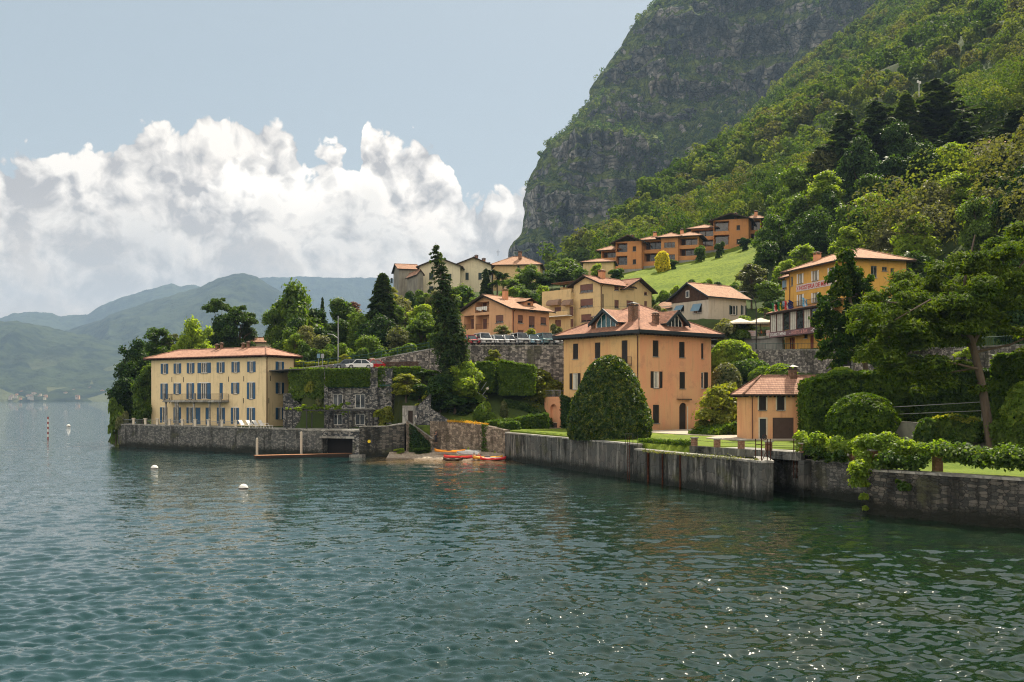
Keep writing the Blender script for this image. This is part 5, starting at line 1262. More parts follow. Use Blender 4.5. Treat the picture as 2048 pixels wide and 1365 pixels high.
# ------------------------------------------------------------------ stone house with ivy and pergola
def stone_house():
    X0, Y0 = XY(650, 148.3); h = House('stone_house', 'dark rubble stone house built into the bank, ivy over its top and white framed windows', 'house', X0, Y0, 3.75, -2.5, 'dark_rubble')
    WX = h_ = 0
    h.plane('R', 0, 0, 1, 0, 10.0, 0, 8.9); h.plane('L', 0, 5, 0, -1, 5, 0, 8.9); h.plane('K', 10.0, 0, .35, .937, 4, 0, 8.9); h.plane('S', -5.5, .8, 1, 0, 5.5, 0, 2.7)
    C = lambda x, y: (560+x/3.792, 600+y/3.792)
    for x0, y0, x1, y1, n in ((400, 717, 475, 822, 1), (570, 717, 645, 822, 1), (398, 868, 472, 950, 1), (568, 868, 642, 950, 1)):
        (a, t), (b, u) = C(x0, y0), C(x1, y1); h.winpx('R', a, b, t, u, kind='plain', sh=None, sill=False, depth=.2)
    (a, t), (b, u) = C(212, 865), C(280, 975); a_, b_, z0, z1 = h.rect('R', a, b, t, u)
    h.finish()
    q = MB('white_paint'); M = Matrix.Translation((0, 0, 0)); q.box(-3.1, .62, .05, -1.2, .7, 2.2); q.build('door_frame', h.root); q = MB('glass'); q.box(-2.98, .60, .15, -2.2, .615, 2.08); q.box(-2.1, .60, .15, -1.32, .615, 2.08); q.build('pane', h.root)
    q = MB('green_rail'); q.box(.55, -.16, 6.0, 6.7, -.003, 6.45); q.box(8.0, -.16, 6.3, 10.0, -.003, 6.5); q.build('trough', h.root)
    for bx in ((-.05, -.35, 0, .5, -.004, 9.05), (6.75, -.45, 0, 7.95, -.004, 9.05)): q = MB('dark_rubble'); q.box(*bx); q.build('pillar', h.root)
    q = MB('base_grey'); q.box(0, -.6, 2.78, 7.5, -.46, 2.95); q.build('ledge', h.root)
    return h
stone_house()
def pergola():
    r = empty('pergola', (-32.7, 144.6, 3.75), radians(-2), 'long dark pergola with a vine running over its roof in front of the stone house', 'pergola')
    q = MB('iron'); q.box(-.4, -.1, 2.62, 12.2, .1, 2.78); q.box(-.4, 3.1, 2.62, 12.2, 3.3, 2.78)
    for i in range(20): x = -.3+i*.65; q.box(x-.04, -.25, 2.783, x+.04, 3.5, 2.86)
    q.build('roof_frame', r)
    for i, x in enumerate((0, 2.9, 6.1, 9.0, 12.0)):
        for y in (0, 3.2): q = MB('iron'); q.box(x-.08, y-.08, 0, x+.08, y+.08, 2.617); q.build('post', r)
    return r
PG = pergola()
def loungers():
    r = empty('sun_lounger', (0, 0, 0), 0)
    q = MB('white_paint'); q.box(-.3, -.9, .32, .3, .5, .36)
    q.face([(-.3, .5, .35), (.3, .5, .35), (.3, .95, .95), (-.3, .95, .95)]); q.face([(-.3, .53, .33), (-.3, .98, .93), (.3, .98, .93), (.3, .53, .33)]); q.build('seat', r)
    for a, b in ((-.27, -.8), (.27, -.8), (-.27, .45), (.27, .45)): q = MB('white_paint'); q.tube([(a, b, 0), (a, b, .33)], .03, 5); q.build('leg', r)
    for a in (-.33, .33): q = MB('white_paint'); q.tube([(a, -.2, .35), (a, -.1, .58), (a, .5, .58), (a, .6, .5)], .025, 5); q.build('armrest', r)
    labs = ['white sun lounger nearest the balustrade on the lakeside terrace', 'second white sun lounger from the balustrade', 'third white sun lounger, beside the one next to the pergola', 'white sun lounger closest to the pergola']
    for i, (px, l) in enumerate(zip((492, 509, 524, 537), labs)):
        o = r if i == 0 else copy_tree(r); X, Y = XY(px, 148.6); o.location = (X, Y-i*.6, 3.78); o.rotation_euler = (0, 0, radians(62)); o.scale = (1.25, 1.25, 1.25)
        tag(o, l, 'sun lounger', 'sun loungers on the terrace')
loungers()
def terrace():
    q = MB('coping_stone'); q.prism([(-41.5, 150.8), (-27.2, 141.9), (-21.5, 140.3), (-15.2, 139.8), (-16, 143), (-24, 148), (-34, 150.5), (-40, 154)], 3.70, 3.79); tag(q.build('terrace_paving'), kind='structure')
    # stone posts with rails
    r = empty('terrace_balustrade', (-66.3, 168.6, 3.86), 0, 'white stone posts joined by low rails along the edge of the yellow villa terrace', 'balustrade')
    a, b = Vector((-66.2, 169.1)), Vector((-41.9, 151.1)); n = 9; d = b-a
    for i in range(n+1):
        p = a+d*i/n-Vector((-66.3, 168.6)); q = MB('cream_paint'); q.box(p.x-.17, p.y-.17, 0, p.x+.17, p.y+.17, .95); q.box(p.x-.25, p.y-.25, .953, p.x+.25, p.y+.25, 1.08); q.build('post', r)
    q = MB('galvanised'); O = Vector((-66.3, 168.6))
    railing(q, [((a-O).x, (a-O).y, 0), ((b-O).x, (b-O).y, 0)], .8, .25, 4, .02); q.build('rail', r)
terrace()
def side_stairs():
    X, Y = XY(600, 151.5)
    r = empty('villa_stairs', (X, Y, 3.75), 0, 'outside stairs with two pale handrails between the yellow villa and the stone house', 'stairs')
    q = MB('dark_rubble')
    for i in range(16): q.box(-1.6+i*.24, 0, 0, -1.6+i*.24+.26, 1.4, 5.2-i*.27)
    q.box(-2.6, .1, 0, -1.605, 1.5, 5.25); q.build('steps', r)
    q = MB('white_paint')
    for y in (-.03, 1.45): q.tube([(-1.5, y, 6.2), (1.9, y, 2.3)], .05, 5)
    q.build('handrail', r)
side_stairs()

# ------------------------------------------------------------------ jetty, mooring posts, buoys
def jetty():
    a = Vector((-35.0, 135.6)); b = Vector((-22.6, 141.5)); d = b-a; r = empty('jetty', (a.x, a.y, 0), atan2(d.y, d.x), 'low floating jetty with an orange-brown deck running to the boathouse', 'jetty')
    L = d.length
    flatm('deck_wood', (.42, .19, .085), .8, var=.3); q = MB('deck_wood')
    for i in range(int(L/.3)): q.box(i*.3, -.9, .38, i*.3+.285, .9, .43)
    q.build('deck', r)
    q = MB('dark_wood'); q.box(0, -.88, -.3, L, .88, .376); q.box(-.05, -.95, .1, L, -.885, .42)
    q.build('pontoon', r)
jetty()
for px, Y, zt, l in ((514, 137.5, 2.75, 'pale mooring post standing at the outer end of the jetty'), (602.5, 139.8, 3.55, 'pale mooring post against the sea wall near the boathouse')):
    X = (px-1024)/F*Y; q = MB('white_plaster'); q.lathe([(.17, -2), (.17, zt-.12), (.10, zt)], 12, (0, 0, 0)); o = q.build('mooring_post'); o.location = (X, Y, 0); tag(o, l, 'mooring post', 'mooring posts')
def buoy(px, py, r, l, name='mooring_buoy'):
    Y = CH*F/(py-HZ); X = (px-1024)/F*Y; q = MB('white_paint')
    q.lathe([(.02, -r*.6)]+[(r*cos(t), r*.35+r*sin(t)) for t in np.linspace(-1.2, 1.45, 12)]+[(.02, r*1.36)], 20); o = q.build(name, smooth=True)
    q = MB('dark_wood'); q.lathe([(r*.94, .03), (r*1.01, .12), (r*.99, .22)], 20); q.build('band', o)
    o.location = (X, Y, 0); tag(o, l, 'buoy', 'mooring buoys')
buoy(309, 940.5, .42, 'white ball buoy further from the camera, level with the jetty'); buoy(487, 981, .42, 'nearest white ball buoy, alone on the open water')
buoy(137, 854, .55, 'tiny white buoy far out, right of the striped pole')
def striped_pole():
    r = empty('striped_pole', (*XY(96, 8*F/79), 0), 0, 'thin red and white striped navigation pole far out in the lake', 'pole')
    Y = 8*F/79; H = 45/F*Y
    flatm('pole_red', (.30, .03, .03), .6)
    for i in range(9): q = MB('pole_red' if i % 2 == 0 else 'white_paint'); z0 = -2 if i == 0 else i*H/9; q.lathe([(.14, z0), (.14, (i+1)*H/9-.002)], 8); q.build('band', r)
striped_pole()

# ------------------------------------------------------------------ bridge beam, brick piers, ironwork by the inlet
def inlet():
    a, b = Vector((16.9, 94.8)), Vector((23.9, 82.3)); d = b-a; ang = atan2(d.y, d.x); L = d.length
    r = empty('inlet_bridge', (a.x, a.y, 0), ang, 'long concrete beam with brick piers and a chain, bridging the boat inlet', 'bridge')
    q = MB('quay_concrete'); q.box(0, 0, 2.95, L, .45, 3.62); q.box(L-.1, -.2, -2.5, L+.5, .6, 3.0); q.build('beam', r)
    q = MB('room_dark'); q.box(2, 2.6, -2, L, 2.7, 3.4); q.build('inlet_shade_back', r)  # dark sheet added for the shade beneath the beam
    q = MB('coping_stone'); q.box(4, .5, 3.4, L+3, 3., 3.60); q.build('deck', r)
    for f in (.03, .255, .48, .72, 1.0):
        q = MB('brick_pier'); x = f*L; q.box(x-.22, .0+.02, 3.623, x+.22, .46, 4.35); q.use('coping_stone').box(x-.30, -.05, 4.353, x+.30, .54, 4.45); q.build('pier', r)
    q = MB('iron'); q.tube([(0, .25, 4.15), (L*.25, .25, 4.1), (L*.5, .25, 4.15), (L*.75, .25, 4.08), (L, .25, 4.15)], .02, 4); q.build('chain', r)
    # rusty gantry at the quay end
    r = empty('rusty_gantry', (20.2, 79.9, 2.95), atan2(.4, 1), 'rusty iron winch frame standing on the end of the quay', 'winch frame')
    q = MB('rust')
    for x, y in ((0, 0), (.55, 0), (0, .8), (.55, .8), (1.0, .2)): q.tube([(x-.2, y, -5.3 if y == 0 else 0), (x-.2, y, 1.9)], .04, 5)
    q.tube([(-.2, 0, 1.4), (.9, .1, 1.5)], .035, 5); q.tube([(-.2, 0, .1), (.35, 0, 1.1)], .03, 5); q.tube([(-.2, .8, 1.4), (.35, .8, 1.4)], .035, 5)
    q.build('frame', r)
    q = MB('rust'); q.M = Matrix.Translation((0.1, 0, 2.05)) @ Matrix.Rotation(pi/2, 4, 'X')
    for k in range(10): a0, a1 = 2*pi*k/10, 2*pi*(k+1)/10; q.tube([(.2*cos(a0), .2*sin(a0), 0), (.2*cos(a1), .2*sin(a1), 0)], .03, 4)
    q.build('wheel', r)
    r = empty('gate_post', (23.55, 83.2, 2.95), .3, 'second rusty iron post with a scroll top on the right side of the inlet', 'post')
    q = MB('rust'); q.tube([(0, 0, -1.5), (0, 0, 1.75)], .045, 5); q.tube([(.3, 0, -1.5), (.3, 0, 1.5)], .045, 5); q.tube([(0, 0, 1.2), (.3, 0, 1.2)], .03, 4); q.build('frame', r)
    # iron ladder frame on the quay
    r = empty('quay_ladder', (12.0, 98.8, 3.45), atan2(-20, 7.7), 'small square iron railing with a ladder on the quay wall', 'ladder')
    q = MB('iron')
    for x in (-1.6, 0., 1.0): q.tube([(x, -.0, 0), (x, 0, 1.15)], .03, 4)
    q.tube([(-1.6, 0, 1.15), (0, 0, 1.15)], .03, 4); q.build('railing', r)
    q = MB('rust'); q.tube([(-.9, -.12, .9), (-.9, -.12, -4.2)], .03, 4); q.tube([(-.5, -.12, .9), (-.5, -.12, -4.2)], .03, 4)
    for i in range(13): q.tube([(-.9, -.12, .2-i*.32), (-.5, -.12, .2-i*.32)], .02, 4)
    q.build('ladder', r)
    for i, (t, w, l) in enumerate(((.14, .11, 'rusty iron pile fixed upright to the quay beside the ladder'), (.27, .08, 'second rusty pile on the quay face'), (.42, .08, 'third rusty pile on the quay face, furthest from the ladder'))):
        p = Vector((12.2, 99.2)).lerp(Vector((19.9, 79.2)), t)-Vector((.933, .359))*.12
        q = MB('rust'); q.lathe([(w, -2.5), (w, 3.05)], 8); o = q.build('iron_pile'); o.location = (p.x, p.y, 0); tag(o, l, 'pile', 'iron piles on the quay')
inlet()

# ------------------------------------------------------------------ lawns, drive, roads
def lawns():
    lawn = grassm('lawn_grass', (.085, .135, .012), (.145, .19, .018), .35)
    q = MB('lawn_grass')
    xs = [(-.1, 133.3), (12.9, 100.2), (14.5, 100.3), (17.3, 95.6), (28, 91), (34, 98), (33.5, 106.2), (22.5, 106.8), (24, 110), (20, 119), (18, 127), (15.5, 130), (5, 140), (2, 141.5), (.2, 137.5)]
    q.prism(xs, 3.4, [hz(x, y)*.0+3.55+min(max((y-95)/30, 0), 1)*.3+.05 for x, y in xs], False); tag(q.build('lawn'), kind='structure')
    q = MB('lawn_grass'); xs = [(27.9, 77), (26., 70.3), (32, 62), (48.5, 42), (56, 50), (49, 72), (45, 83), (40, 90), (33, 92), (26, 86), (24.9, 84)]
    q.prism(xs, 2.7, 3.12, False); tag(q.build('lawn'), kind='structure')
    q = MB('gravel')
    mat('gravel', lambda g: bsdf(g, g.mix(g.noise(wpos(g), 6., 4, .7), (.30, .25, .19), (.50, .44, .36)), .95))
    xs = [(17.2, 130.2), (16.2, 127.5), (18.5, 121), (23.5, 114), (21.3, 109.3), (23, 105.4), (34, 104.4), (35.5, 107), (30, 108.5), (29.5, 112), (31, 122), (31, 139), (28.6, 140.4)]
    q.prism(xs, 3.5, [3.66+min(max((y-95)/30, 0), 1)*.26+.05 for x, y in xs], False); tag(q.build('path'), kind='structure')
    q = MB('gravel'); q.prism([(-1.0, 139.5), (8, 143.5), (7, 145.8), (3, 144.2), (-1, 141)], 3.6, 3.93, False); tag(q.build('path'), kind='structure')
    # asphalt: the upper road with the car park, and the lower parking deck
    mat('asphalt', lambda g: bsdf(g, g.mix(g.noise(wpos(g), 2., 5, .7), (.05, .05, .052), (.09, .088, .085)), .9))
    q = MB('asphalt')
    ys = lambda y: float(np.interp(y, [90, 110, 140, 160], [13.5, 13.9, 15.0, 16.1]))
    L = [(-8, 152.1), (14, 151.4), (30.5, 151.2), (34, 158.4), (37.8, 162), (45.1, 149.8), (50.1, 139.3), (51.1, 127), (52.3, 110.6), (55, 101.5), (59.3, 91.5)]
    R = [(-8, 169), (14, 170), (33, 171), (36, 171), (43, 171), (48.8, 160), (54.8, 141), (55.5, 128), (57, 112), (59.5, 104), (64, 94)]
    zz = lambda x, y: 16.36 if x < 36 else ys(y)+.05+max(0, (44-x)/8)*.2
    for i in range(len(L)-1):
        a, b, c, d = L[i], L[i+1], R[i+1], R[i]; q.face([(*a, zz(*a)), (*b, zz(*b)), (*c, zz(*c)), (*d, zz(*d))])
    tag(q.build('road'), kind='structure')
    q = MB('asphalt'); q.prism([(-33, 149.3), (-15.5, 149.5), (-13.4, 151.2), (-13.6, 153.1), (-23, 156.3), (-35, 161.5), (-40, 160)], 12.5, 12.66); tag(q.build('parking_deck'), kind='structure')
    def beachmat(g):
        p = wpos(g); n = g.noise(p, .6, 4, .6); pb = g.vor(p, 5., 1); z = g.xyz(p)[2]
        col = g.mix(g.xyz(pb)[0], (.22, .17, .125), (.42, .36, .29)); col = g.mix(g.ss(n, .4, .6)*.5, col, (.30, .23, .16))
        col = g.mix(g.ss(z+(n-.5)*.2, .05, .22, .75, 0.), col, (.10, .065, .035))
        return bsdf(g, col, .85, bump(g, g.vor(p, 5.), .08))
    mat('pebbles', beachmat)
    nx, ny = 60, 50; X, Y = np.meshgrid(np.linspace(-17, -1.0, nx), np.linspace(124, 139.2, ny)); Z = beach_z(X, Y)+.03+(vnoise(X*.6, Y*.6, 3, 3)-.5)*.12
    V = np.stack([X, Y, Z], -1).reshape(-1, 3); fa = gridfaces(ny, nx)
    lim = (X < -1) | True
    tag(npmesh('beach', V, fa, ['pebbles'], smooth=True), kind='structure')
lawns()

# ------------------------------------------------------------------ kayaks, dinghy, people on the beach
for nm, c in (('kayak_orange', (.75, .27, .015)), ('kayak_red', (.60, .03, .03)), ('kayak_yellow', (.80, .38, .03)), ('car_white', (.62, .62, .62)), ('car_blue', (.20, .34, .42)), ('car_dark', (.07, .09, .11)), ('car_silver', (.33, .34, .35)), ('car_green', (.10, .17, .17)), ('car_red', (.42, .02, .03)), ('grey_cloth', (.30, .30, .30))):
    flatm(nm, c, .25, .5, var=.04)
def loft(q, rings):
    R = [[q.vert(p) for p in r] for r in rings]; n = len(rings[0])
    for a, b in zip(R, R[1:]):
        for k in range(n): q.f.append([a[k], a[(k+1) % n], b[(k+1) % n], b[k]]); q.m.append(q.cur)
    q.f.append(R[0][::-1]); q.m.append(q.cur); q.f.append(R[-1]); q.m.append(q.cur)
def kayak(m, px, py, Y, ang, l, L=4.2, tilt=0., m2=None, z=0.):
    X = (px-1024)/F*Y; zb = float(beach_z(np.array(X), np.array(Y)))+.08+z
    r = empty('kayak', (X, Y, zb), ang, l, 'kayak', 'kayaks on the beach'); r.rotation_euler = (tilt, 0, ang)
    rings = []
    for t in np.linspace(-1, 1, 15):
        w = .36*(1-abs(t)**2.4)+.02; hgt = .16+.10*abs(t)**2; up = .16*abs(t)**3
        rings.append([(t*L/2, w*cos(a), .2+up+hgt*sin(a)*(1. if sin(a) < 0 else .75)) for a in np.linspace(0, 2*pi, 13)[:-1]])
    q = MB(m); loft(q, rings); q.build('hull', r, True)
    q = MB('room_dark'); q.M = Matrix.Translation((-.1, 0, .325)) @ Matrix.Diagonal((1.9, 1, 1, 1)); q.lathe([(.22, 0), (.22, .035)], 14); q.build('cockpit', r)
    if m2: q = MB(m2); q.box(-L*.3, -.05, .33, L*.34, .05, .39); q.build('stripe', r)
kayak('kayak_orange', 900, 897.5, 135.2, radians(-22), 'long orange canoe lying at the foot of the beach wall', 4.6, .2, z=.25)
kayak('kayak_red', 918, 911, 132.4, radians(-4), 'red and orange kayak on the pebbles behind the paddle boards', 4.1, 0, 'kayak_orange')
kayak('kayak_yellow', 976, 911.5, 131.2, radians(10), 'yellow-orange kayak beside the seated bathers', 3.9, .25)
kayak('kayak_red', 986, 915.5, 130.4, radians(14), 'bright red kayak nearest the water at the right end of the beach', 3.5, .2, 'white_paint')
kayak('board_wood', 906, 914.5, 131.0, radians(-2), 'brown flat kayak with a pale deck, nearest the water on the left', 2.6)
def dinghy():
    X = (936-1024)/F*134.2; r = empty('covered_dinghy', (X, 134.2, .85), radians(-14), 'white dinghy under a grey cloth cover leaning by the orange canoe', 'dinghy')
    q = MB('white_paint'); rings = []
    for t in np.linspace(-1, 1, 9):
        w = .62*(1-max(0, -t)**2.2)+.03; rings.append([(t*1.6, w*c, -.32*(1-.3*abs(t))), (t*1.6, w, .05), (t*1.6, w*.9, .12), (t*1.6, -w*.9, .12), (t*1.6, -w, .05), (t*1.6, -w*c, -.32*(1-.3*abs(t)))] if (c := .5) else 0)
    loft(q, rings); q.build('hull', r)
    q = MB('grey_cloth'); rings = []
    for t in np.linspace(-.95, .98, 9):
        w = .66*(1-max(0, -t)**2.2)+.03; rings.append([(t*1.6, w, .0), (t*1.6, w, .13), (t*1.6, w*.4, .34-.1*abs(t)), (t*1.6, -w*.4, .34-.1*abs(t)), (t*1.6, -w, .13), (t*1.6, -w, .0)])
    loft(q, rings); q.build('cover', r); r.rotation_euler = (.35, 0, radians(-14))
dinghy()
flatm('skin', (.48, .25, .17), .6); flatm('hair_dark', (.03, .02, .015), .8); flatm('cloth_white', (.62, .60, .57), .9); flatm('cloth_dark', (.035, .04, .05), .9); flatm('cloth_orange', (.62, .16, .03), .9); flatm('cloth_red', (.45, .05, .04), .9); flatm('cloth_blue', (.06, .13, .30), .9)
_body = {}
def person(loc, rz, pose, top, bottom, label, group=None, hair='hair_dark'):
    """one continuous skinned body; clothing and hair are parts"""
    if pose == 'stand':
        J = dict(pel=(0, 0, .95), ch=(0, 0, 1.35), nk=(0, 0, 1.50), hd=(0, -.02, 1.60), ht=(0, -.01, 1.72), sl=(.19, 0, 1.42), sr=(-.19, 0, 1.42), el=(.26, .03, 1.14), er=(-.28, -.10, 1.16), wl=(.25, -.10, .92), wr=(-.12, -.28, 1.30), hl=(.24, -.14, .82), hr=(-.06, -.32, 1.38), pl=(.10, 0, .90), pr=(-.10, 0, .90), kl=(.12, -.03, .50), kr=(-.13, -.06, .50), al=(.12, .03, .08), ar=(-.16, .02, .08), tl=(.13, -.14, .03), tr=(-.18, -.15, .03))
    else:
        J = dict(pel=(0, .05, .12 if pose == 'ground' else .50), ch=(0, .02, .52), nk=(0, 0, .66), hd=(0, -.03, .76), ht=(0, -.02, .88), sl=(.19, 0, .58), sr=(-.19, 0, .58), el=(.27, -.10, .36), er=(-.27, -.10, .36), wl=(.20, -.32, .38), wr=(-.20, -.32, .38), hl=(.15, -.40, .40), hr=(-.15, -.40, .40), pl=(.10, 0, .12), pr=(-.10, 0, .12), kl=(.15, -.38, .42), kr=(-.15, -.36, .40), al=(.14, -.62, .07), ar=(-.14, -.60, .07), tl=(.15, -.76, .03), tr=(-.15, -.74, .03))
        if pose == 'seat':
            for k in ('ch', 'nk', 'hd', 'ht', 'sl', 'sr', 'el', 'er', 'wl', 'wr', 'hl', 'hr'): J[k] = (J[k][0], J[k][1], J[k][2]+.38)
            for k in ('pl', 'pr'): J[k] = (J[k][0], 0, .48)
            for k, x in (('kl', .15), ('kr', -.15)): J[k] = (x, -.42, .50)
            for k, x in (('al', .14), ('ar', -.14)): J[k] = (x, -.44, .08)
            for k, x in (('tl', .14), ('tr', -.14)): J[k] = (x, -.58, .03)
    Rd = dict(pel=.14, ch=.15, nk=.055, hd=.085, ht=.07, sl=.065, sr=.065, el=.045, er=.045, wl=.032, wr=.032, hl=.035, hr=.035, pl=.095, pr=.095, kl=.06, kr=.06, al=.042, ar=.042, tl=.035, tr=.035)
    E = ['pel-ch', 'ch-nk', 'nk-hd', 'hd-ht', 'ch-sl', 'ch-sr', 'sl-el', 'sr-er', 'el-wl', 'er-wr', 'wl-hl', 'wr-hr', 'pel-pl', 'pel-pr', 'pl-kl', 'pr-kr', 'kl-al', 'kr-ar', 'al-tl', 'ar-tr']
    r = empty('person', loc, rz, label, 'person', group)
    if pose not in _body:
        ks = list(J); me = bpy.data.meshes.new('body'); me.from_pydata([J[k] for k in ks], [tuple(ks.index(x) for x in e.split('-')) for e in E], [])
        o = bpy.data.objects.new('tmp', me); COL.objects.link(o); sk = o.modifiers.new('s', 'SKIN'); me.skin_vertices or None
        for i, k in enumerate(ks): me.skin_vertices[0].data[i].radius = (Rd[k], Rd[k]*(.72 if k in ('pel', 'ch') else 1)); me.skin_vertices[0].data[i].use_root = (k == 'pel')
        ss_ = o.modifiers.new('b', 'SUBSURF'); ss_.levels = 1
        bpy.context.view_layer.update(); m2 = bpy.data.meshes.new_from_object(o.evaluated_get(bpy.context.evaluated_depsgraph_get())); bpy.data.objects.remove(o)
        m2.materials.clear(); m2.materials.append(MATS['skin']); m2.shade_smooth(); _body[pose] = m2
    b = bpy.data.objects.new('body', _body[pose]); COL.objects.link(b); b.parent = r
    V = Vector; q = MB(top); q.tube([V(J['pel'])+V((0, 0, .02)), (V(J['pel'])+V(J['ch']))/2, V(J['ch']), V(J['nk'])-V((0, 0, .05))], [.17, .165, .185, .10], 10)
    for s_ in 'lr': q.tube([J['s'+s_], V(J['s'+s_]).lerp(V(J['e'+s_]), .7)], [.085, .065], 8)
    q.build('shirt', r, True)
    q = MB(bottom); 
    for s_ in 'lr': q.tube([V(J['pel'])+V((.06 if s_ == 'l' else -.06, 0, .04)), J['p'+s_], V(J['k'+s_]), V(J['k'+s_]).lerp(V(J['a'+s_]), .85 if pose == 'stand' else .1)], [.13, .115, .078, .062], 8)
    q.build('trousers', r, True)
    q = MB(hair); hd = V(J['ht']); q.M = Matrix.Translation(hd+V((0, .025, -.035))); q.lathe([(.02, -.09), (.085, -.06), (.098, 0), (.07, .065), (.02, .09)], 10); q.build('hair', r, True)
    return r
def gz(x, y): return float(beach_z(np.array(x), np.array(y)))+.03
x, y = XY(834, 142.2); person((x, y, 4.35), 0, 'stand', 'cloth_white', 'cloth_dark', 'person in a white shirt standing by the arched gate above the beach stairs')
x, y = XY(872, 139.2); person((x, y, 1.9), .6, 'stand', 'cloth_dark', 'cloth_dark', 'person in dark clothes walking down the beach stairs')
x, y = XY(948, 131.6); person((x, y, gz(x, y)), .5, 'ground', 'skin', 'cloth_red', 'bather sitting on the beach next to the covered dinghy', 'bathers on the beach')
x, y = XY(957.5, 131.4); person((x, y, gz(x, y)), -.4, 'ground', 'cloth_red', 'cloth_dark', 'second bather sitting against the yellow kayak, pale hair', 'bathers on the beach', hair='cloth_white')

# ------------------------------------------------------------------ cars
def make_car(name, body, label, suv=False, parent_group=None):
    r = empty(name, (0, 0, 0), 0, label, 'car', parent_group); L, Wd = (4.5, 1.82) if suv else (4.2, 1.72); Ht = 1.72 if suv else 1.44; hd = .95 if suv else .82
    # side profile (x forward = -y so that the car's front looks to -y)
    pr = [(-L/2, .35), (-L/2, .62), (-L/2+.15, hd-.08), (-L/2+.95, hd+.04), (L/2-.15 if suv else L/2-.25, hd+.08), (L/2-.02, hd-.05), (L/2, .45), (L/2-.1, .30), (-L/2+.1, .28)]
    q = MB(body); rings = []
    for f, k in ((-1, .93), (-.9, 1.), (.9, 1.), (1, .93)): rings.append([(f*Wd/2, y*k if abs(f) == 1 else y, .3+(z-.3)*(k if abs(f) == 1 else 1)) for y, z in pr])
    R = [[q.vert(p) for p in rr] for rr in rings]; n = len(pr)
    for a, b in zip(R, R[1:]):
        for k in range(n): q.f.append([a[k], b[k], b[(k+1) % n], a[(k+1) % n]]); q.m.append(q.cur)
    q.f.append(R[0]); q.m.append(q.cur); q.f.append(R[-1][::-1]); q.m.append(q.cur)
    c0, c1, t0, t1 = -L/2+1.0, (L/2-.12 if suv else L/2-.45), -L/2+1.65, (L/2-.45 if suv else L/2-1.15)
    w0, w1 = Wd/2-.06, Wd/2-.24
    A = [(-w0, c0, hd+.03), (w0, c0, hd+.03), (w0, c1, hd+.05), (-w0, c1, hd+.05)]; B = [(-w1, t0, Ht), (w1, t0, Ht), (w1, t1, Ht), (-w1, t1, Ht)]
    q.face(B)
    for i in range(4):      # pillars
        j = (i+1) % 4; q.tube([A[i], B[i]], .05, 5)
    mid0 = (-w0, (c0+c1)/2, hd+.03); mid1 = (-w1, (t0+t1)/2, Ht); q.tube([mid0, mid1], .05, 5); q.tube([(w0, mid0[1], mid0[2]), (w1, mid1[1], Ht)], .05, 5)
    for i in range(4): q.tube([B[i], B[(i+1) % 4]], .055, 5)
    q.build('body', r)
    q = MB('glass')
    for i in range(4): j = (i+1) % 4; q.face([A[i], A[j], B[j], B[i]])
    q.build('windows', r)
    for sx in (-1, 1):
        for y in (-L/2+.8, L/2-.8):
            q = MB('room_dark'); q.M = Matrix.Translation((sx*(Wd/2-.1), y, .33)) @ Matrix.Rotation(pi/2, 4, 'Y'); q.lathe([(.25, -.12), (.33, -.10), (.33, .10), (.25, .12)], 14); w = q.build('wheel', r)
            q = MB('galvanised'); q.M = Matrix.Translation((sx*(Wd/2-.1), y, .33)) @ Matrix.Rotation(pi/2, 4, 'Y'); q.lathe([(.19, -.125), (.19, .125)], 10); q.build('rim', w)
        q = MB('white_paint'); q.box(sx*(Wd/2-.42)-.17, -L/2-.02, .60, sx*(Wd/2-.42)+.17, -L/2+.06, .74); q.build('headlight', r)
    q = MB('room_dark'); q.box(-.45, -L/2-.025, .42, .45, -L/2+.03, .62); q.build('grille', r)
    q = MB('white_paint'); q.box(-.26, -L/2-.035, .36, .26, -L/2-.026, .45); q.build('number_plate', r)
    return r
cars = [(940, 'car_red', 0, 'small red car half hidden behind the tall thin conifer'), (966, 'car_white', 1, 'large white off-road car, first of the row above the stone wall'), (993.5, 'car_white', 0, 'white hatchback parked between the white off-road car and a white saloon'),
        (1015, 'car_white', 0, 'white saloon parked third in the row above the stone wall'), (1040, 'car_silver', 1, 'silver-grey off-road car parked beside the pale blue car'), (1064, 'car_blue', 0, 'pale blue hatchback in the row above the stone wall'),
        (1090, 'car_green', 1, 'tall grey-green off-road car next to the pale blue hatchback'), (1112, 'car_white', 0, 'white car at the end of the row, partly behind the villa roof')]
for px, m_, suv, l in cars:
    X, Y = XY(px, 155.2); o = make_car('parked_car', m_, l, bool(suv), 'cars parked along the wall'); o.location = (X, Y, 16.40); o.rotation_euler = (0, 0, radians(22)); o.scale = (1.1, 1.1, 1.14)
for px, Y, m_, l, a in ((694, 152.6, 'car_dark', 'dark grey car on the parking deck above the ivy', 60), (718, 152.2, 'car_white', 'white car on the parking deck beside the dark grey one', 62), (744, 153.6, 'car_red', 'red car showing only its roof at the end of the parking deck', 85)):
    X, Y = XY(px, Y); o = make_car('parked_car', m_, l, False, 'cars on the parking deck'); o.location = (X, Y, 12.68); o.rotation_euler = (0, 0, radians(a)-pi/2-pi/4)

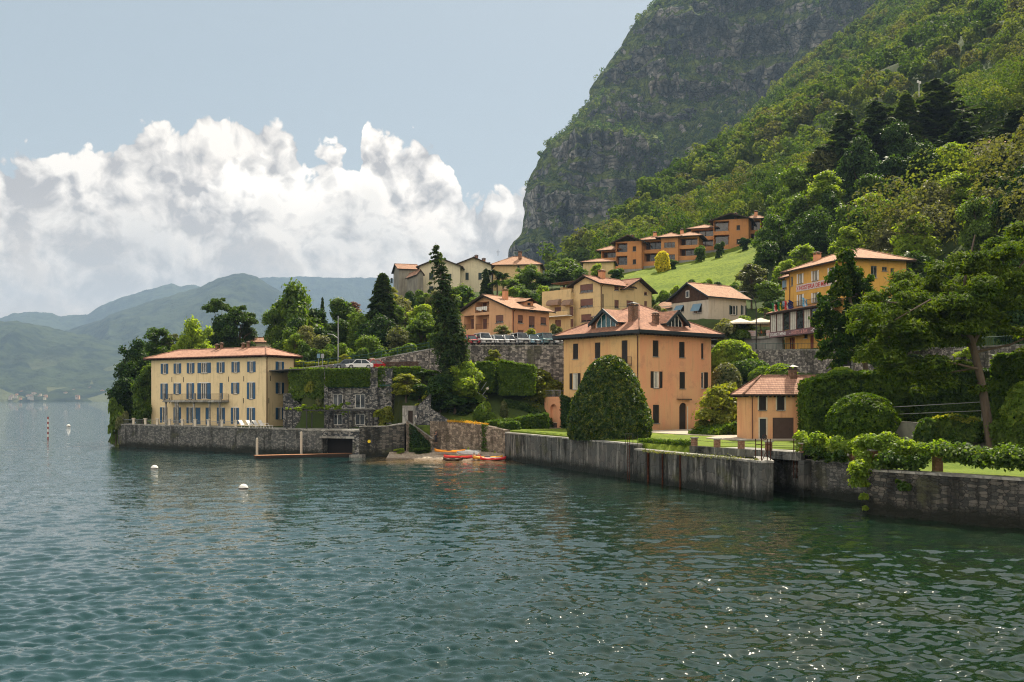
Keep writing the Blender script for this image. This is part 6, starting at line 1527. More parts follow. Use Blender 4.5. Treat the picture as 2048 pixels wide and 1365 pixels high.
# ------------------------------------------------------------------ railings, lamps, poles, fence on the roads
def road_things():
    r = empty('road_railing', (-9, 151.6, 16.3), 0, 'low dark railing along the car park above the stone wall', 'railing')
    q = MB('iron'); railing(q, [(.5, 0, 0), (23, -.6, 0), (39, -.8, 0)], .75, 0, 1.9, .03, mid=True); q.build('rail', r)
    r = empty('road_railing', (-36, 162.6, 12.9), 0, 'green sloping handrail climbing along the road beside the big trees', 'railing')
    q = MB('green_rail'); railing(q, [(0, 0, 0), (13, -5.6, 1.2), (23.2, -8.9, 2.9)], 1.05, 0, 2.2, .045, mid=True); q.build('rail', r)
    P = [(37.9, 161.5, 16.05), (44.6, 149.5, 15.45), (49.5, 139.3, 14.9), (50.5, 127, 14.45), (51.7, 110.6, 13.85), (54.5, 101.3, 13.65)]
    r = empty('road_railing', P[0], 0, 'thin green railing on the road wall in front of the guesthouse', 'railing')
    q = MB('green_rail'); railing(q, [Vector(p)-Vector(P[0]) for p in P], 1.05, .3, 2., .025, bar=.015); q.build('rail', r)
    # street lamp
    X, Y = XY(1512.5, 160.); r = empty('street_lamp', (X, Y, 16.0), 0, 'curved street lamp standing at the road edge by the parasol terrace', 'street lamp')
    q = MB('iron'); q.tube([(0, 0, 0), (0, 0, 6.5), (-.15, 0, 7.8), (-.7, 0, 8.8), (-1.4, -.1, 9.25), (-2.1, -.2, 9.35)], [.12, .09, .08, .07, .06, .05], 8); q.build('pole', r)
    q = MB('galvanised'); q.box(-2.9, -.38, 9.28, -2.0, -.05, 9.42); q.build('lamp_head', r)
    X, Y = XY(676.4, 160.5); z = 12.9; r = empty('utility_pole', (X, Y, z), 0, 'tall thin pole with a lamp arm and a wire in front of the wooded bank', 'utility pole')
    q = MB('galvanised'); q.tube([(0, 0, 0), (0, 0, 8.6)], [.11, .08], 7); q.tube([(0, 0, 5.0), (-.8, -.2, 5.6), (-1.7, -.3, 5.7)], .05, 5); q.build('pole', r)
    q = MB('iron'); q.tube([(0, 0, 7.9), (3, 2, 7.4), (7, 5, 7.5), (11, 8, 8.3)], .02, 3); q.build('wire', r)
    X, Y = XY(1201, 187.0)
    q = MB('galvanised'); 
    for px, Y, zt, l in ((1206, 183, 4.2, 'dark wooden pole standing in front of the tall pale yellow house'),):
        X = (px-1024)/F*Y; r = empty('utility_pole', (X, Y, 20), 0, l, 'utility pole'); q = MB('dark_wood'); q.tube([(0, 0, 0), (0, 0, 7.4)], .12, 7); q.build('pole', r)
        q = MB('iron'); q.tube([(0, 0, 5.2), (-6, -2, 4.4), (-14, -3, 3.2), (-26, -4, 3.)], .02, 3); q.tube([(0, 0, 5.2), (14, 5, 5.5), (30, 8, 8.2)], .02, 3); q.build('wire', r)
    # signs near the lower deck
    for px, m_, l in ((645, 'galvanised', 'back of a small grey road sign above the hedge'), (637, 'blue_awning', 'small blue road sign beside the grey one')):
        X, Y = XY(px, 160.2); r = empty('road_sign', (X, Y, 12.8), 0, l, 'road sign'); q = MB('galvanised'); q.tube([(0, 0, 0), (0, 0, 2.4)], .04, 5); q.build('pole', r); q = MB(m_); q.box(-.25, -.06, 1.9, .25, -.045, 2.6); q.build('panel', r)
    # slatted fence and gate on the lower deck
    X, Y = XY(748, 154.9); r = empty('slatted_fence', (X, Y, 12.64), radians(-18), 'brown slatted fence with a pale gatepost behind the lower parked cars', 'fence')
    q = MB('board_wood')
    for i in range(60): q.box(i*.125, 0, .1, i*.125+.08, .04, 1.25)
    q.box(0, .042, .3, 7.5, .08, .4); q.box(0, .042, 1.0, 7.5, .08, 1.1); q.build('panel', r)
    q = MB('cream_paint'); q.box(-.5, -.15, 0, -.1, .25, 1.7); q.box(-.62, -.25, 1.703, .02, .35, 1.85); q.build('post', r)
    # arch in the road wall
    p = Vector((44.3, 149.2)).lerp(Vector((49.2, 139)), .72); n = Vector((-.9, -.43)).normalized()
    r = empty('arched_doorway', (p.x+n.x*.05, p.y+n.y*.05, 9.6), atan2(n.y, n.x)+pi/2, 'arched doorway with a pale panel in the road wall below the drooping conifer', 'doorway')
    q = MB('room_dark'); q.prism([(-.9, -.06), (.9, -.06), (.9, .3), (-.9, .3)], 0, 3.3); n_ = 10
    for k in range(n_): a0, a1 = pi*k/n_, pi*(k+1)/n_; q.face([(0, -.06, 3.3), (.9*cos(a1), -.06, 3.3+.9*sin(a1)), (.9*cos(a0), -.06, 3.3+.9*sin(a0))])
    q.build('opening', r); q = MB('coping_stone')
    for k in range(n_): a0, a1 = pi*k/n_+.02, pi*(k+1)/n_-.02; q.prism([(.92*cos(a0), -.2), (.92*cos(a0)+.001, -.2), (.92*cos(a0)+.001, .2), (.92*cos(a0), .2)], 0, 0.01); 
    for k in range(n_):
        a0, a1 = pi*k/n_+.015, pi*(k+1)/n_-.015; v = [(c_*cos(t), y, 3.3+c_*sin(t)) for y in (-.16, .1) for c_, t in ((.92, a0), (1.3, a0), (1.3, a1), (.92, a1))]
        i = [q.vert(x) for x in v]
        for f in ((0, 1, 2, 3), (4, 7, 6, 5), (0, 4, 5, 1), (1, 5, 6, 2), (2, 6, 7, 3), (3, 7, 4, 0)): q.f.append([i[t] for t in f]); q.m.append(q.cur)
    for s_ in (-1, 1):
        for k in range(6): q.box(s_*.92, -.16, k*.54+.01, s_*1.3, .1, k*.54+.53)
    q.build('stone_arch', r); q = MB('cream_paint'); q.box(-.6, -.12, 2.6, .6, -.07, 3.2); q.build('panel', r)
road_things()

# ------------------------------------------------------------------ parasol terrace
def parasol_terrace():
    r = empty('parasol', (0, 0, 0), 0)
    q = MB('canvas')
    n = 8; R = 2.55; o = [(R*cos(2*pi*k/n+.3), R*sin(2*pi*k/n+.3), 2.35) for k in range(n)]; t = (0, 0, 3.25)
    for k in range(n): a, b = o[k], o[(k+1) % n]; q.face([a, b, t]); q.face([b, a, (0, 0, 3.2)]); q.face([(a[0], a[1], 2.12), (b[0], b[1], 2.12), b, a])
    q.build('canopy', r); q = MB('dark_wood'); q.tube([(0, 0, 0), (0, 0, 3.3)], .05, 6); q.build('pole', r)
    q = MB('base_grey'); q.lathe([(.4, 0), (.4, .1)], 10); q.build('base', r)
    for i, (px, Y, s_, l) in enumerate(((1480, 168.2, 1.05, 'white parasol over the terrace tables left of the street lamp'), (1521, 167.6, 1.05, 'white parasol right behind the street lamp on the terrace'), (1543, 170.5, .95, 'white parasol closest to the guesthouse veranda'), (1441, 172, .5, 'small white parasol standing apart on the terrace edge'))):
        c = r if i == 0 else copy_tree(r); X = (px-1024)/F*Y; c.location = (X, Y, 18.55); c.scale = (s_, s_, 1.0 if s_ > .6 else .75); tag(c, l, 'parasol', 'parasols on the terrace')
    q = MB('coping_stone'); q.prism([(30, 172), (36.6, 168.5), (44.3, 164.3), (46.5, 170.), (44, 178), (33, 178)], 18.2, 18.52); tag(q.build('terrace_paving'), kind='structure')
    q = MB('iron'); P = [(31, 171.6, 18.5), (36.9, 168.4, 18.5), (41.6, 166.6, 18.6), (44.3, 164.1, 18.6)]; r2 = empty('terrace_railing', P[0], 0, 'iron railing along the parasol terrace with two pinkish banners hung on it', 'railing')
    railing(q, [Vector(p)-Vector(P[0]) for p in P], 1.0, .2, 1.8, .025); q.build('rail', r2)
    for px0, px1, l in ((1491, 1513, 'left'), (1533, 1553, 'right')):
        def onl(px):
            for a, b in zip(P, P[1:]):
                for k in np.linspace(0, 1, 60):
                    x, y = a[0]+(b[0]-a[0])*k, a[1]+(b[1]-a[1])*k
                    if abs((x/y)*F+1024-px) < .6: return Vector((x, y))
            return Vector(P[-1][:2])
        a, b = onl(px0), onl(px1); d = b-a; q = MB('banner_white'); bo = empty('railing_banner', (a.x, a.y-.08, 18.65), atan2(d.y, d.x), ('pale pink banner with red lettering on the terrace railing left of the lamp' if l == 'left' else 'pale pink banner with red lettering next to the veranda corner'), 'banner', 'banners on the terrace railing')
        q.box(0, -.06, 0, d.length, -.03, .95); q.build('cloth', bo); text_obj('HOSTERIA', .34, 'letter_pink', bo, Matrix(((1, 0, 0, .12), (0, 0, -1, -.065), (0, 1, 0, .5), (0, 0, 0, 1))), squash=d.length/2.1); text_obj('MENU', .28, 'letter_pink', bo, Matrix(((1, 0, 0, .5), (0, 0, -1, -.065), (0, 1, 0, .14), (0, 0, 0, 1))))
    # tables and guests
    for i, (px, Y, c1, l) in enumerate(((1470, 167.6, 'cloth_blue', 'guest in blue sitting at the left end of the parasol terrace'), (1478, 168.6, 'cloth_orange', 'guest in orange under the first parasol'), (1495, 167.4, 'cloth_white', 'guest in a pale shirt beside an orange one, above the left banner'), (1501, 167.8, 'cloth_orange', 'guest in orange right above the left banner'), (1522, 166.9, 'cloth_orange', 'guest in orange under the second parasol by the lamp'), (1531, 167.6, 'cloth_dark', 'guest in dark clothes left of the right banner'))):
        X = (px-1024)/F*Y; person((X, Y, 18.55), .4+i, 'seat', c1, 'cloth_dark', l, 'guests on the terrace')
    rt = empty('terrace_table', (0, 0, 0), 0); q = MB('dark_wood'); q.lathe([(.42, .70), (.42, .74)], 12); q.build('tabletop', rt); q = MB('iron'); q.tube([(0, 0, 0), (0, 0, .7)], .04, 5); q.build('leg', rt)
    for i, (px, Y, l) in enumerate(((1474, 168.4, 'small round cafe table under the first parasol'), (1498, 168.6, 'small round cafe table behind the left banner'), (1527, 167.8, 'small round cafe table under the second parasol'))): c = rt if i == 0 else copy_tree(rt); c.location = ((px-1024)/F*Y, Y, 18.54); tag(c, l, 'table', 'cafe tables on the terrace')
    # flags on the balcony
    h, zf = GH, GHF
    for c in (('flag_green', (.03, .22, .06)), ('flag_navy', (.02, .03, .14)), ('flag_sky', (.12, .38, .62)), ('flag_red', (.60, .05, .05)), ('flag_pale', (.70, .66, .60)), ('flag_gold', (.70, .50, .03))): flatm(c[0], c[1], .9)
    for px, cols, l in ((1564, ('flag_green', 'flag_pale', 'flag_red'), 'green, white and red flag hanging at the corner of the guesthouse'), (1576, ('flag_green', 'flag_gold', 'flag_green'), 'green and yellow flag on the guesthouse balcony'), (1590, ('flag_red', 'flag_pale', 'flag_navy'), 'small red, white and dark blue flag on the balcony'), (1598, ('flag_navy', 'flag_navy', 'flag_navy'), 'plain dark blue flag on the guesthouse balcony'), (1626, ('flag_sky', 'flag_pale', 'flag_sky'), 'sky blue and white flag beside the drooping conifer')):
        t = h.t_of('L', px); p = h.root.matrix_basis @ h.on('L', t, 1.0, zf+.2); r3 = empty('flag', p, h.root.rotation_euler.z-pi/2, l, 'flag', 'flags on the guesthouse')
        q = MB('iron'); q.tube([(0, 0, 0), (-.2, -.9, 1.1)], .03, 5); q.build('pole', r3); q = MB(*cols)
        for k in range(3):
            q.use(cols[k]); x0 = -.15-.05*k
            for j in range(4): z0, z1 = 1.0-j*.35, .65-j*.35; y0 = -.85+.30*k; q.face([(x0+.10*sin(j*1.5+k), y0+.1*j*.4, z0-.12*k), (x0+.1+.1*sin(j*1.5+k+1), y0+.30+.04*j, z0-.12*k-.05), (x0+.1+.1*sin(j*1.5+k+2.2), y0+.34+.04*j, z1-.12*k), (x0+.10*sin(j*1.5+k+1.5), y0+.04+.04*j, z1-.12*k)])
        q.build('cloth', r3)
parasol_terrace()
# slanting pale poles of a garden frame on the terraced slope
def garden_bits():
    r = empty('garden_rail', (-5.4, 145.0, 8.3), 0, 'crossed pale poles and rails of a garden stair by the clipped hedges', 'stair rail')
    q = MB('galvanised')
    for a, b in (((0, 0, 1.2), (1.0, 0, 2.6)), ((.9, 0, 1.1), (1.7, 0, 2.3)), ((0, -.3, .2), (.4, -.3, .6)), ((.2, -.4, .9), (1.7, -.4, -.1)), ((.9, -.3, .1), (2.0, .2, 1.6))): q.tube([a, b], .05, 5)
    q.build('rail', r)
    q = MB('canvas'); q.lathe([(.05, -.2), (.2, -.1), (.24, 0), (.2, .12), (.05, .2)], 10); o = q.build('garden_lamp'); o.location = (-3.6, 144.6, 9.6); tag(o, 'round pale globe lamp between the clipped hedges', 'lamp')
    q = MB('garage_brown'); q.lathe([(.35, 0), (.35, .68)], 10); o = q.build('porch_table'); q = MB('canvas'); q.lathe([(.45, .683), (.45, .73)], 12); q.build('tabletop', o); o.location = (6.4, 145.3, 3.95); tag(o, 'small table under the arch of the orange villa porch', 'table')
    # pylon and relay mast on the slopes
    p = W(1838, 205, 420); r = empty('relay_mast', (p.x, p.y, p.z-6), 0, 'thin pale relay mast rising out of the forest', 'mast'); q = MB('white_paint'); q.tube([(0, 0, 0), (0, 0, 15)], .14, 5); q.build('mast', r)
    q = MB('white_paint'); q.box(-.8, -.2, 14.2, -.2, .2, 15.2); q.box(.2, -.2, 13.8, .8, .2, 14.8); q.build('antenna', r)
    p = W(996, 512, 262); r = empty('weather_vane', (p.x, p.y, p.z), 0, 'thin iron cross on the ridge of the old yellow house', 'roof cross'); q = MB('iron'); q.tube([(0, 0, 0), (0, 0, 1.6)], .05, 4); q.tube([(-.5, 0, 1.0), (.5, 0, 1.0)], .05, 4); q.build('cross', r)
garden_bits()

# ------------------------------------------------------------------ villages on the far shore
def far_village():
    rs = random.Random(3); base = []
    for k, (wm, rm) in enumerate((('white_plaster', 'roof_brown'), ('peach_plaster', 'roof_old'), ('cream_plaster', 'roof_terracotta'))):
        q = MB(wm); q.box(-7, -5, -6, 7, 5, 8); q.use(rm)
        A, B, C_, D = (-8, -6, 8.01), (8, -6, 8.01), (8, 6, 8.01), (-8, 6, 8.01); e, f = (-3, 0, 11.5), (3, 0, 11.5)
        for p in ((A, B, f, e), (B, C_, f), (C_, D, e, f), (D, A, e)): q.face(p, [(0, 0)]*len(p))
        q.use('room_dark')
        for x in (-4.5, 0, 4.5):
            for z in (1, 5): q.box(x-.8, -5.05, z, x+.8, -5.01, z+1.8)
        base.append(q.build('distant_house'))
    spots = []
    for i in range(26): spots.append((rs.gauss(65, 22), rs.uniform(786, 801)))
    for i in range(22): spots.append((rs.gauss(212, 18), rs.uniform(752, 776)))
    for i in range(16): spots.append((rs.gauss(150, 40), rs.uniform(765, 799)))
    for i in range(10): spots.append((rs.uniform(0, 230), rs.uniform(770, 799)))
    for i, (px, py) in enumerate(spots):
        k = i % 3; Y = 4150+(801-py)*12+rs.uniform(-20, 20); o = base[k] if i < 3 else base[k].copy()
        if i >= 3: COL.objects.link(o)
        o.location = ((px-1024)/F*Y, Y, CH+(HZ-py)/F*Y+4); o.rotation_euler = (0, 0, rs.uniform(-.5, .5)); s_ = rs.uniform(.6, 1.15); o.scale = (s_, s_, s_)
        tag(o, 'tiny hazy house with a tiled roof on the far shore of the lake', 'house', 'distant houses on the far shore')
far_village()

# ------------------------------------------------------------------ vegetation
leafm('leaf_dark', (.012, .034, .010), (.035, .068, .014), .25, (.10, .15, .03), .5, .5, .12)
leafm('leaf_mid', (.030, .066, .010), (.075, .125, .018), .35, (.15, .19, .035), .45)
leafm('leaf_light', (.085, .14, .016), (.16, .22, .028), .42, (.26, .28, .05), .5)
leafm('leaf_gold', (.095, .12, .016), (.17, .185, .026), .4, (.30, .27, .05), .8)
leafm('leaf_olive', (.06, .075, .028), (.13, .14, .06), .3, (.22, .21, .11), .7)
leafm('leaf_pine', (.018, .044, .008), (.058, .092, .013), .3, (.15, .18, .03), .4, .7, .06)
leafm('leaf_spruce', (.016, .036, .014), (.040, .064, .020), .2, (.09, .12, .03), .5, .7, .05)
leafm('leaf_red', (.075, .032, .028), (.13, .06, .045), .2, None, .6)
leafm('leaf_yellow', (.30, .28, .012), (.48, .42, .03), .4, None, .8)
leafm('leaf_hedge', (.026, .060, .008), (.060, .105, .012), .3, (.15, .19, .022), .9, .6, .12)
leafm('leaf_magnolia', (.016, .042, .006), (.055, .085, .010), .3, (.38, .36, .05), 1.6, .45, .25)  # yellow-green tone paints glints onto the leaves
leafm('leaf_forest', (.030, .056, .012), (.105, .135, .028), .35, (.19, .20, .06), .06)
leafm('leaf_flower', (.42, .24, .015), (.55, .36, .03), .2, None, 1.)
mat('bark', lambda g: bsdf(g, g.mix(g.noise(g.v('MULTIPLY', obc(g), (1., 1., .25)), 5., 5, .7), (.045, .032, .024), (.15, .115, .085)), .95, bump(g, g.noise(g.v('MULTIPLY', obc(g), (1., 1., .25)), 6., 4, .7), .06)))

def leaves(C, n, size, seed, shell=(.62, 1.06), up=.35, asp=1.5, weights=None, squash=1., gauss=.0):
    """C: clumps (k, 4) x, y, z, r -> quads of n leaf sprays spread over the clumps' outer volume"""
    rs = np.random.RandomState(seed); C = np.asarray(C, float); w = C[:, 3]**2 if weights is None else weights; w = w/w.sum()
    i = rs.choice(len(C), n, p=w); d = rs.normal(size=(n, 3)); d /= np.linalg.norm(d, axis=1)[:, None]
    d[:, 2] = np.where(d[:, 2] < -.35, -d[:, 2], d[:, 2])
    r = C[i, 3]*(shell[0]+(shell[1]-shell[0])*np.sqrt(rs.rand(n)))
    gm = rs.rand(n) < gauss; r = np.where(gm, C[i, 3]*np.minimum(np.abs(rs.normal(0, .8, n)), 1.4), r)
    P = C[i, :3]+d*r[:, None]*np.array([1, 1, squash])
    N = d*.8+rs.normal(size=(n, 3))*.65+np.array([0, 0, up]); N /= np.linalg.norm(N, axis=1)[:, None]
    return quads(P, N, size*(.55+.9*rs.rand(n)), asp, rs)
def quads(P, N, s, asp, rs):
    n = len(P); a = np.cross(N, rs.normal(size=(n, 3))); a /= np.linalg.norm(a, axis=1)[:, None]; b = np.cross(N, a)
    a = a*(s*asp/2)[:, None]; b = b*(s/2)[:, None]; k = N*(s*.18)[:, None]
    V = np.stack([P-a, P-b*1.0+k, P+a, P+b+k], 1).reshape(-1, 3)
    return V
def leafmesh(name, V, m, parent=None):
    n = len(V)//4; return npmesh(name, V, np.arange(n*4).reshape(-1, 4), [m], parent)
def dome_clumps(w, h, z0, n, rs, r0=.22, fill=1.):
    """clumps filling an egg-shaped crown of width w from z0 to z0+h"""
    out = []
    while len(out) < n:
        d = rs.normal(size=3); d /= np.linalg.norm(d); q = rs.rand()**.38*rs.uniform(.85, 1.2)
        x, y, z = d*q; zz = z0+h*(.46+z*.5); prof = 1.0 if z < .1 else 1
        out.append((x*w/2*.82, y*w/2*.82, zz, w*r0*rs.uniform(.5, 1.45)))
    return np.array(out)
def trunk_mesh(q, h, r, tips, lean=(0, 0), k=5):
    mid = Vector((lean[0], lean[1], h)); q.tube([(0, 0, -.6), (lean[0]*.3, lean[1]*.3, h*.45), tuple(mid)], [r*1.25, r*.85, r*.55], 8)
    for t in tips[:k]:
        t = Vector(t[:3]); m = mid.lerp(t, .5)+Vector((0, 0, .08*h)); q.tube([tuple(mid-Vector((0, 0, h*.12))), tuple(m), tuple(t)], [r*.5, r*.3, r*.1], 5)
PROTO = {}
def proto(kind):
    """trunk and crown meshes of one kind at natural size"""
    if kind in PROTO: return PROTO[kind]
    rs = np.random.RandomState(hash(kind) % 1 + sum(map(ord, kind))); q = MB('bark'); hgt = 10.
    if kind[:5] == 'broad':
        v = int(kind[5]); w = (8.5, 7., 9.5, 6.)[v]; C = dome_clumps(w, 8.6, 1.4, (26, 22, 34, 18)[v], rs, (.17, .18, .14, .2)[v])
        V = leaves(C, 12000, .36, v+1, shell=(.4, 1.15), up=.5, gauss=.4); trunk_mesh(q, 3.4, .28, C[np.argsort(-C[:, 2])], k=7)
    elif kind[:5] == 'light':        # airy crown in tiers of bright sprays
        C = []; 
        for i in range(36): z = rs.uniform(1.8, 9.4); rr = (1-((z-4.5)/6.)**2)*3.4; a = rs.uniform(0, 2*pi); e = rr*rs.uniform(.35, 1); C.append((e*cos(a), e*sin(a), z, rs.uniform(.8, 1.5)))
        C = np.array(C); V = leaves(C, 9500, .34, 7+int(kind[5]), shell=(.2, 1.2), up=.8, squash=.8, gauss=.4); trunk_mesh(q, 6., .2, C[np.argsort(-C[:, 2])], k=9)
    elif kind == 'spruce' or kind == 'cedar':
        P = []; N = []; q.tube([(0, 0, -.6), (0, 0, 5), (0, 0, 9.9)], [.26, .16, .03], 7); z = 1.1 if kind == 'spruce' else 1.6
        while z < 9.8:
            f = 1-z/10.; L = (3.1*f**.8+.15) if kind == 'spruce' else (3.4*min(1, f*1.8+.1)); nb = 9 if kind == 'spruce' else 6; a0 = rs.uniform(0, 6.3)
            for b in range(nb):
                a = a0+2*pi*b/nb+rs.uniform(-.25, .25); l = L*(rs.uniform(.7, 1.12) if kind == 'spruce' else rs.uniform(.45, 1.3)); dr = -.34 if kind == 'spruce' else .06
                tip = Vector((l*cos(a), l*sin(a), z+dr*l+.1*l)); q.tube([(0, 0, z), (tip.x*.55, tip.y*.55, z+dr*l*.35+.12*l), tuple(tip)], [.05, .035, .01], 3, cap=False)
                m = int(34*l+14)
                t = rs.uniform(.12, 1.03, m); sd_ = rs.normal(0, .16+.13*(1-t)*l, m)
                x = t*l*cos(a)-sd_*sin(a); y = t*l*sin(a)+sd_*cos(a); zz = z+dr*l*t**1.4+.12*l*np.sin(t*3)*.6-np.abs(sd_)*.5-rs.rand(m)*.22
                P += list(zip(x, y, zz)); N += [(cos(a)*.35+rs.normal()*.4, sin(a)*.35+rs.normal()*.4, 1) for _ in range(m)]
            z += (.44 if kind == 'spruce' else .82)*(.75+.4*f)
        P = np.array(P); N = np.array(N); N /= np.linalg.norm(N, axis=1)[:, None]; V = quads(P, N, .34*(.6+.8*rs.rand(len(P))), 1.9, rs)
    elif kind == 'palm':
        q.tube([(0, 0, -.4), (.1, 0, 4), (0, .1, 8)], [.28, .24, .22], 8); P = []; N = []
        for i in range(34):
            a = rs.uniform(0, 2*pi); e0 = rs.uniform(-.6, 1.2)
            for t in np.linspace(.25, 1, 16):
                r_ = 2.7*t*cos(e0*.6); z = 8.+2.2*t*sin(e0)-1.5*t*t; 
                for s_ in (-1, 1): P.append((r_*cos(a)-s_*.22*t*sin(a), r_*sin(a)+s_*.22*t*cos(a), z)); N.append((-s_*.4*sin(a), s_*.4*cos(a), 1))
        P = np.array(P); N = np.array(N); V = quads(P, N/np.linalg.norm(N, axis=1)[:, None], .42*np.ones(len(P)), 1.6, rs)
    elif kind == 'shrub':
        C = dome_clumps(8.4, 9.6, -.6, 20, rs, .2); V = leaves(C, 4200, .75, 3, up=.5); q.tube([(0, 0, -.5), (0, 0, 4)], [.4, .2], 6)
    elif kind == 'stone_pine':
        C = []
        for i in range(26): a = rs.uniform(0, 2*pi); e = 3.9*sqrt(rs.rand()); C.append((e*cos(a), e*sin(a), 7.2+1.9*(1-(e/4.4)**2)+rs.uniform(-1.6, .3), rs.uniform(.8, 1.3)))
        C = np.array(C); V = leaves(C, 8000, .30, 4, up=.6, squash=.62, gauss=.4); trunk_mesh(q, 5.2, .3, C, (.3, 0), 12)
    cv = V; tr = q
    me = leafmesh('crown', cv, 'leaf_mid'); to = tr.build('trunk'); PROTO[kind] = (to.data, me.data)
    bpy.data.objects.remove(me); bpy.data.objects.remove(to); return PROTO[kind]
def tree(kind, px, pyt, Y, wpx, m, label, name='tree', group=None, base=None, cat='tree', rot=None, natw=None):
    """a tree whose top stands at photo height pyt, width wpx, distance Y, rooted in the ground"""
    X = (px-1024)/F*Y; zb = hz(X, Y)-.1 if base is None else base; zt = CH+(HZ-pyt)/F*Y; h = max(zt-zb, .8); w = wpx/F*Y
    nw = natw or {'broad0': 9.5, 'broad1': 8., 'broad2': 10.5, 'broad3': 7., 'light0': 7., 'light1': 7., 'spruce': 6.2, 'cedar': 6.8, 'palm': 5.4, 'shrub': 9.4, 'stone_pine': 9.8}[kind]
    td, cd = proto(kind); r = empty(name, (X, Y, zb), rot if rot is not None else (px*1.7+Y) % 6.28, label, cat, group)
    td_, lim = kind, 1.35 if kind[:5] in ('broad', 'light', 'stone') else 99.; hc = min(h, lim*w); r.scale = (1, 1, 1)
    t = bpy.data.objects.new('trunk', td); COL.objects.link(t); t.parent = r; t.scale = (w/nw, w/nw, h/10.2)
    c = bpy.data.objects.new('crown', cd); COL.objects.link(c); c.parent = r; c.scale = (w/nw, w/nw, hc/10.2); c.location = (0, 0, h-hc)
    if h-hc > .35*w:
        c2 = bpy.data.objects.new('lower_crown', cd); COL.objects.link(c2); c2.parent = r; k = (h-hc+.45*hc); c2.scale = (w/nw*.92, w/nw*.92, k/10.2); c2.rotation_euler = (0, 0, 2.1)
        c2.material_slots[0].link = 'OBJECT'; c2.material_slots[0].material = MATS[m]
    c.material_slots[0].link = 'OBJECT'; c.material_slots[0].material = MATS[m]; return r

# --- hand-shaped plants -------------------------------------------------
def shell_plant(name, label, cat, loc, prof, n, size, m, core=.90, seed=1, group=None, lump=.06, sx=1., sy=1., up=.2, cov=1.06):
    """clipped plant: prof = [(radius, z)] turned round; a leafy skin over a dark inner body"""
    r = empty(name, loc, 0, label, cat, group); rs = np.random.RandomState(seed)
    rr = np.array([p[0] for p in prof]); zz = np.array([p[1] for p in prof])
    seg = np.hypot(np.diff(rr), np.diff(zz))*(rr[1:]+rr[:-1]+.1); k = rs.choice(len(seg), n, p=seg/seg.sum()); t = rs.rand(n); R = rr[k]+(rr[k+1]-rr[k])*t; Z = zz[k]+(zz[k+1]-zz[k])*t
    a = rs.uniform(0, 2*pi, n); dz = -(rr[k+1]-rr[k]); dr = (zz[k+1]-zz[k]); L = np.hypot(dz, dr); nr, nz = dr/L, dz/L
    lm = 1+(vnoise(a*2.2+5+(a > pi)*0, Z*1.1, seed, 3)-.5)*lump*4; R2 = R*lm*(cov-.13*rs.rand(n)**2)+np.abs(rs.normal(0, .07, n))
    P = np.stack([R2*np.cos(a)*sx, R2*np.sin(a)*sy, Z+nz*.05*rs.rand(n)], 1); N = np.stack([nr*np.cos(a), nr*np.sin(a), nz+up], 1)+rs.normal(size=(n, 3))*.65; N /= np.linalg.norm(N, axis=1)[:, None]
    leafmesh('foliage', quads(P, N, size*(.6+.8*rs.rand(n)), 1.4, rs), m, r)
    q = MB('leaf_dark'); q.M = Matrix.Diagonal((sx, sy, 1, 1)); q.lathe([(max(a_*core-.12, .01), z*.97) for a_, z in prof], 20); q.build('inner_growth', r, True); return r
def ball(px, pyt, Y, wpx, m, label, pyb=None, name='bush', n=2600, size=.26, lump=.06, group=None, flat=1., seed=None, base=None):
    X = (px-1024)/F*Y; w = wpx/F*Y/2; zb = (hz(X, Y)-.15) if base is None else base
    zt = CH+(HZ-pyt)/F*Y; h = zt-zb; prof = [(w*.55, 0), (w*.93, h*.18)]+[(w*max(cos(t), .0), h*(.42+.58*sin(t))) for t in np.linspace(0, pi/2, 9)]
    return shell_plant(name, label, 'bush', (X, Y, zb), prof, n, size, m, seed=seed or int(px), lump=lump, group=group)
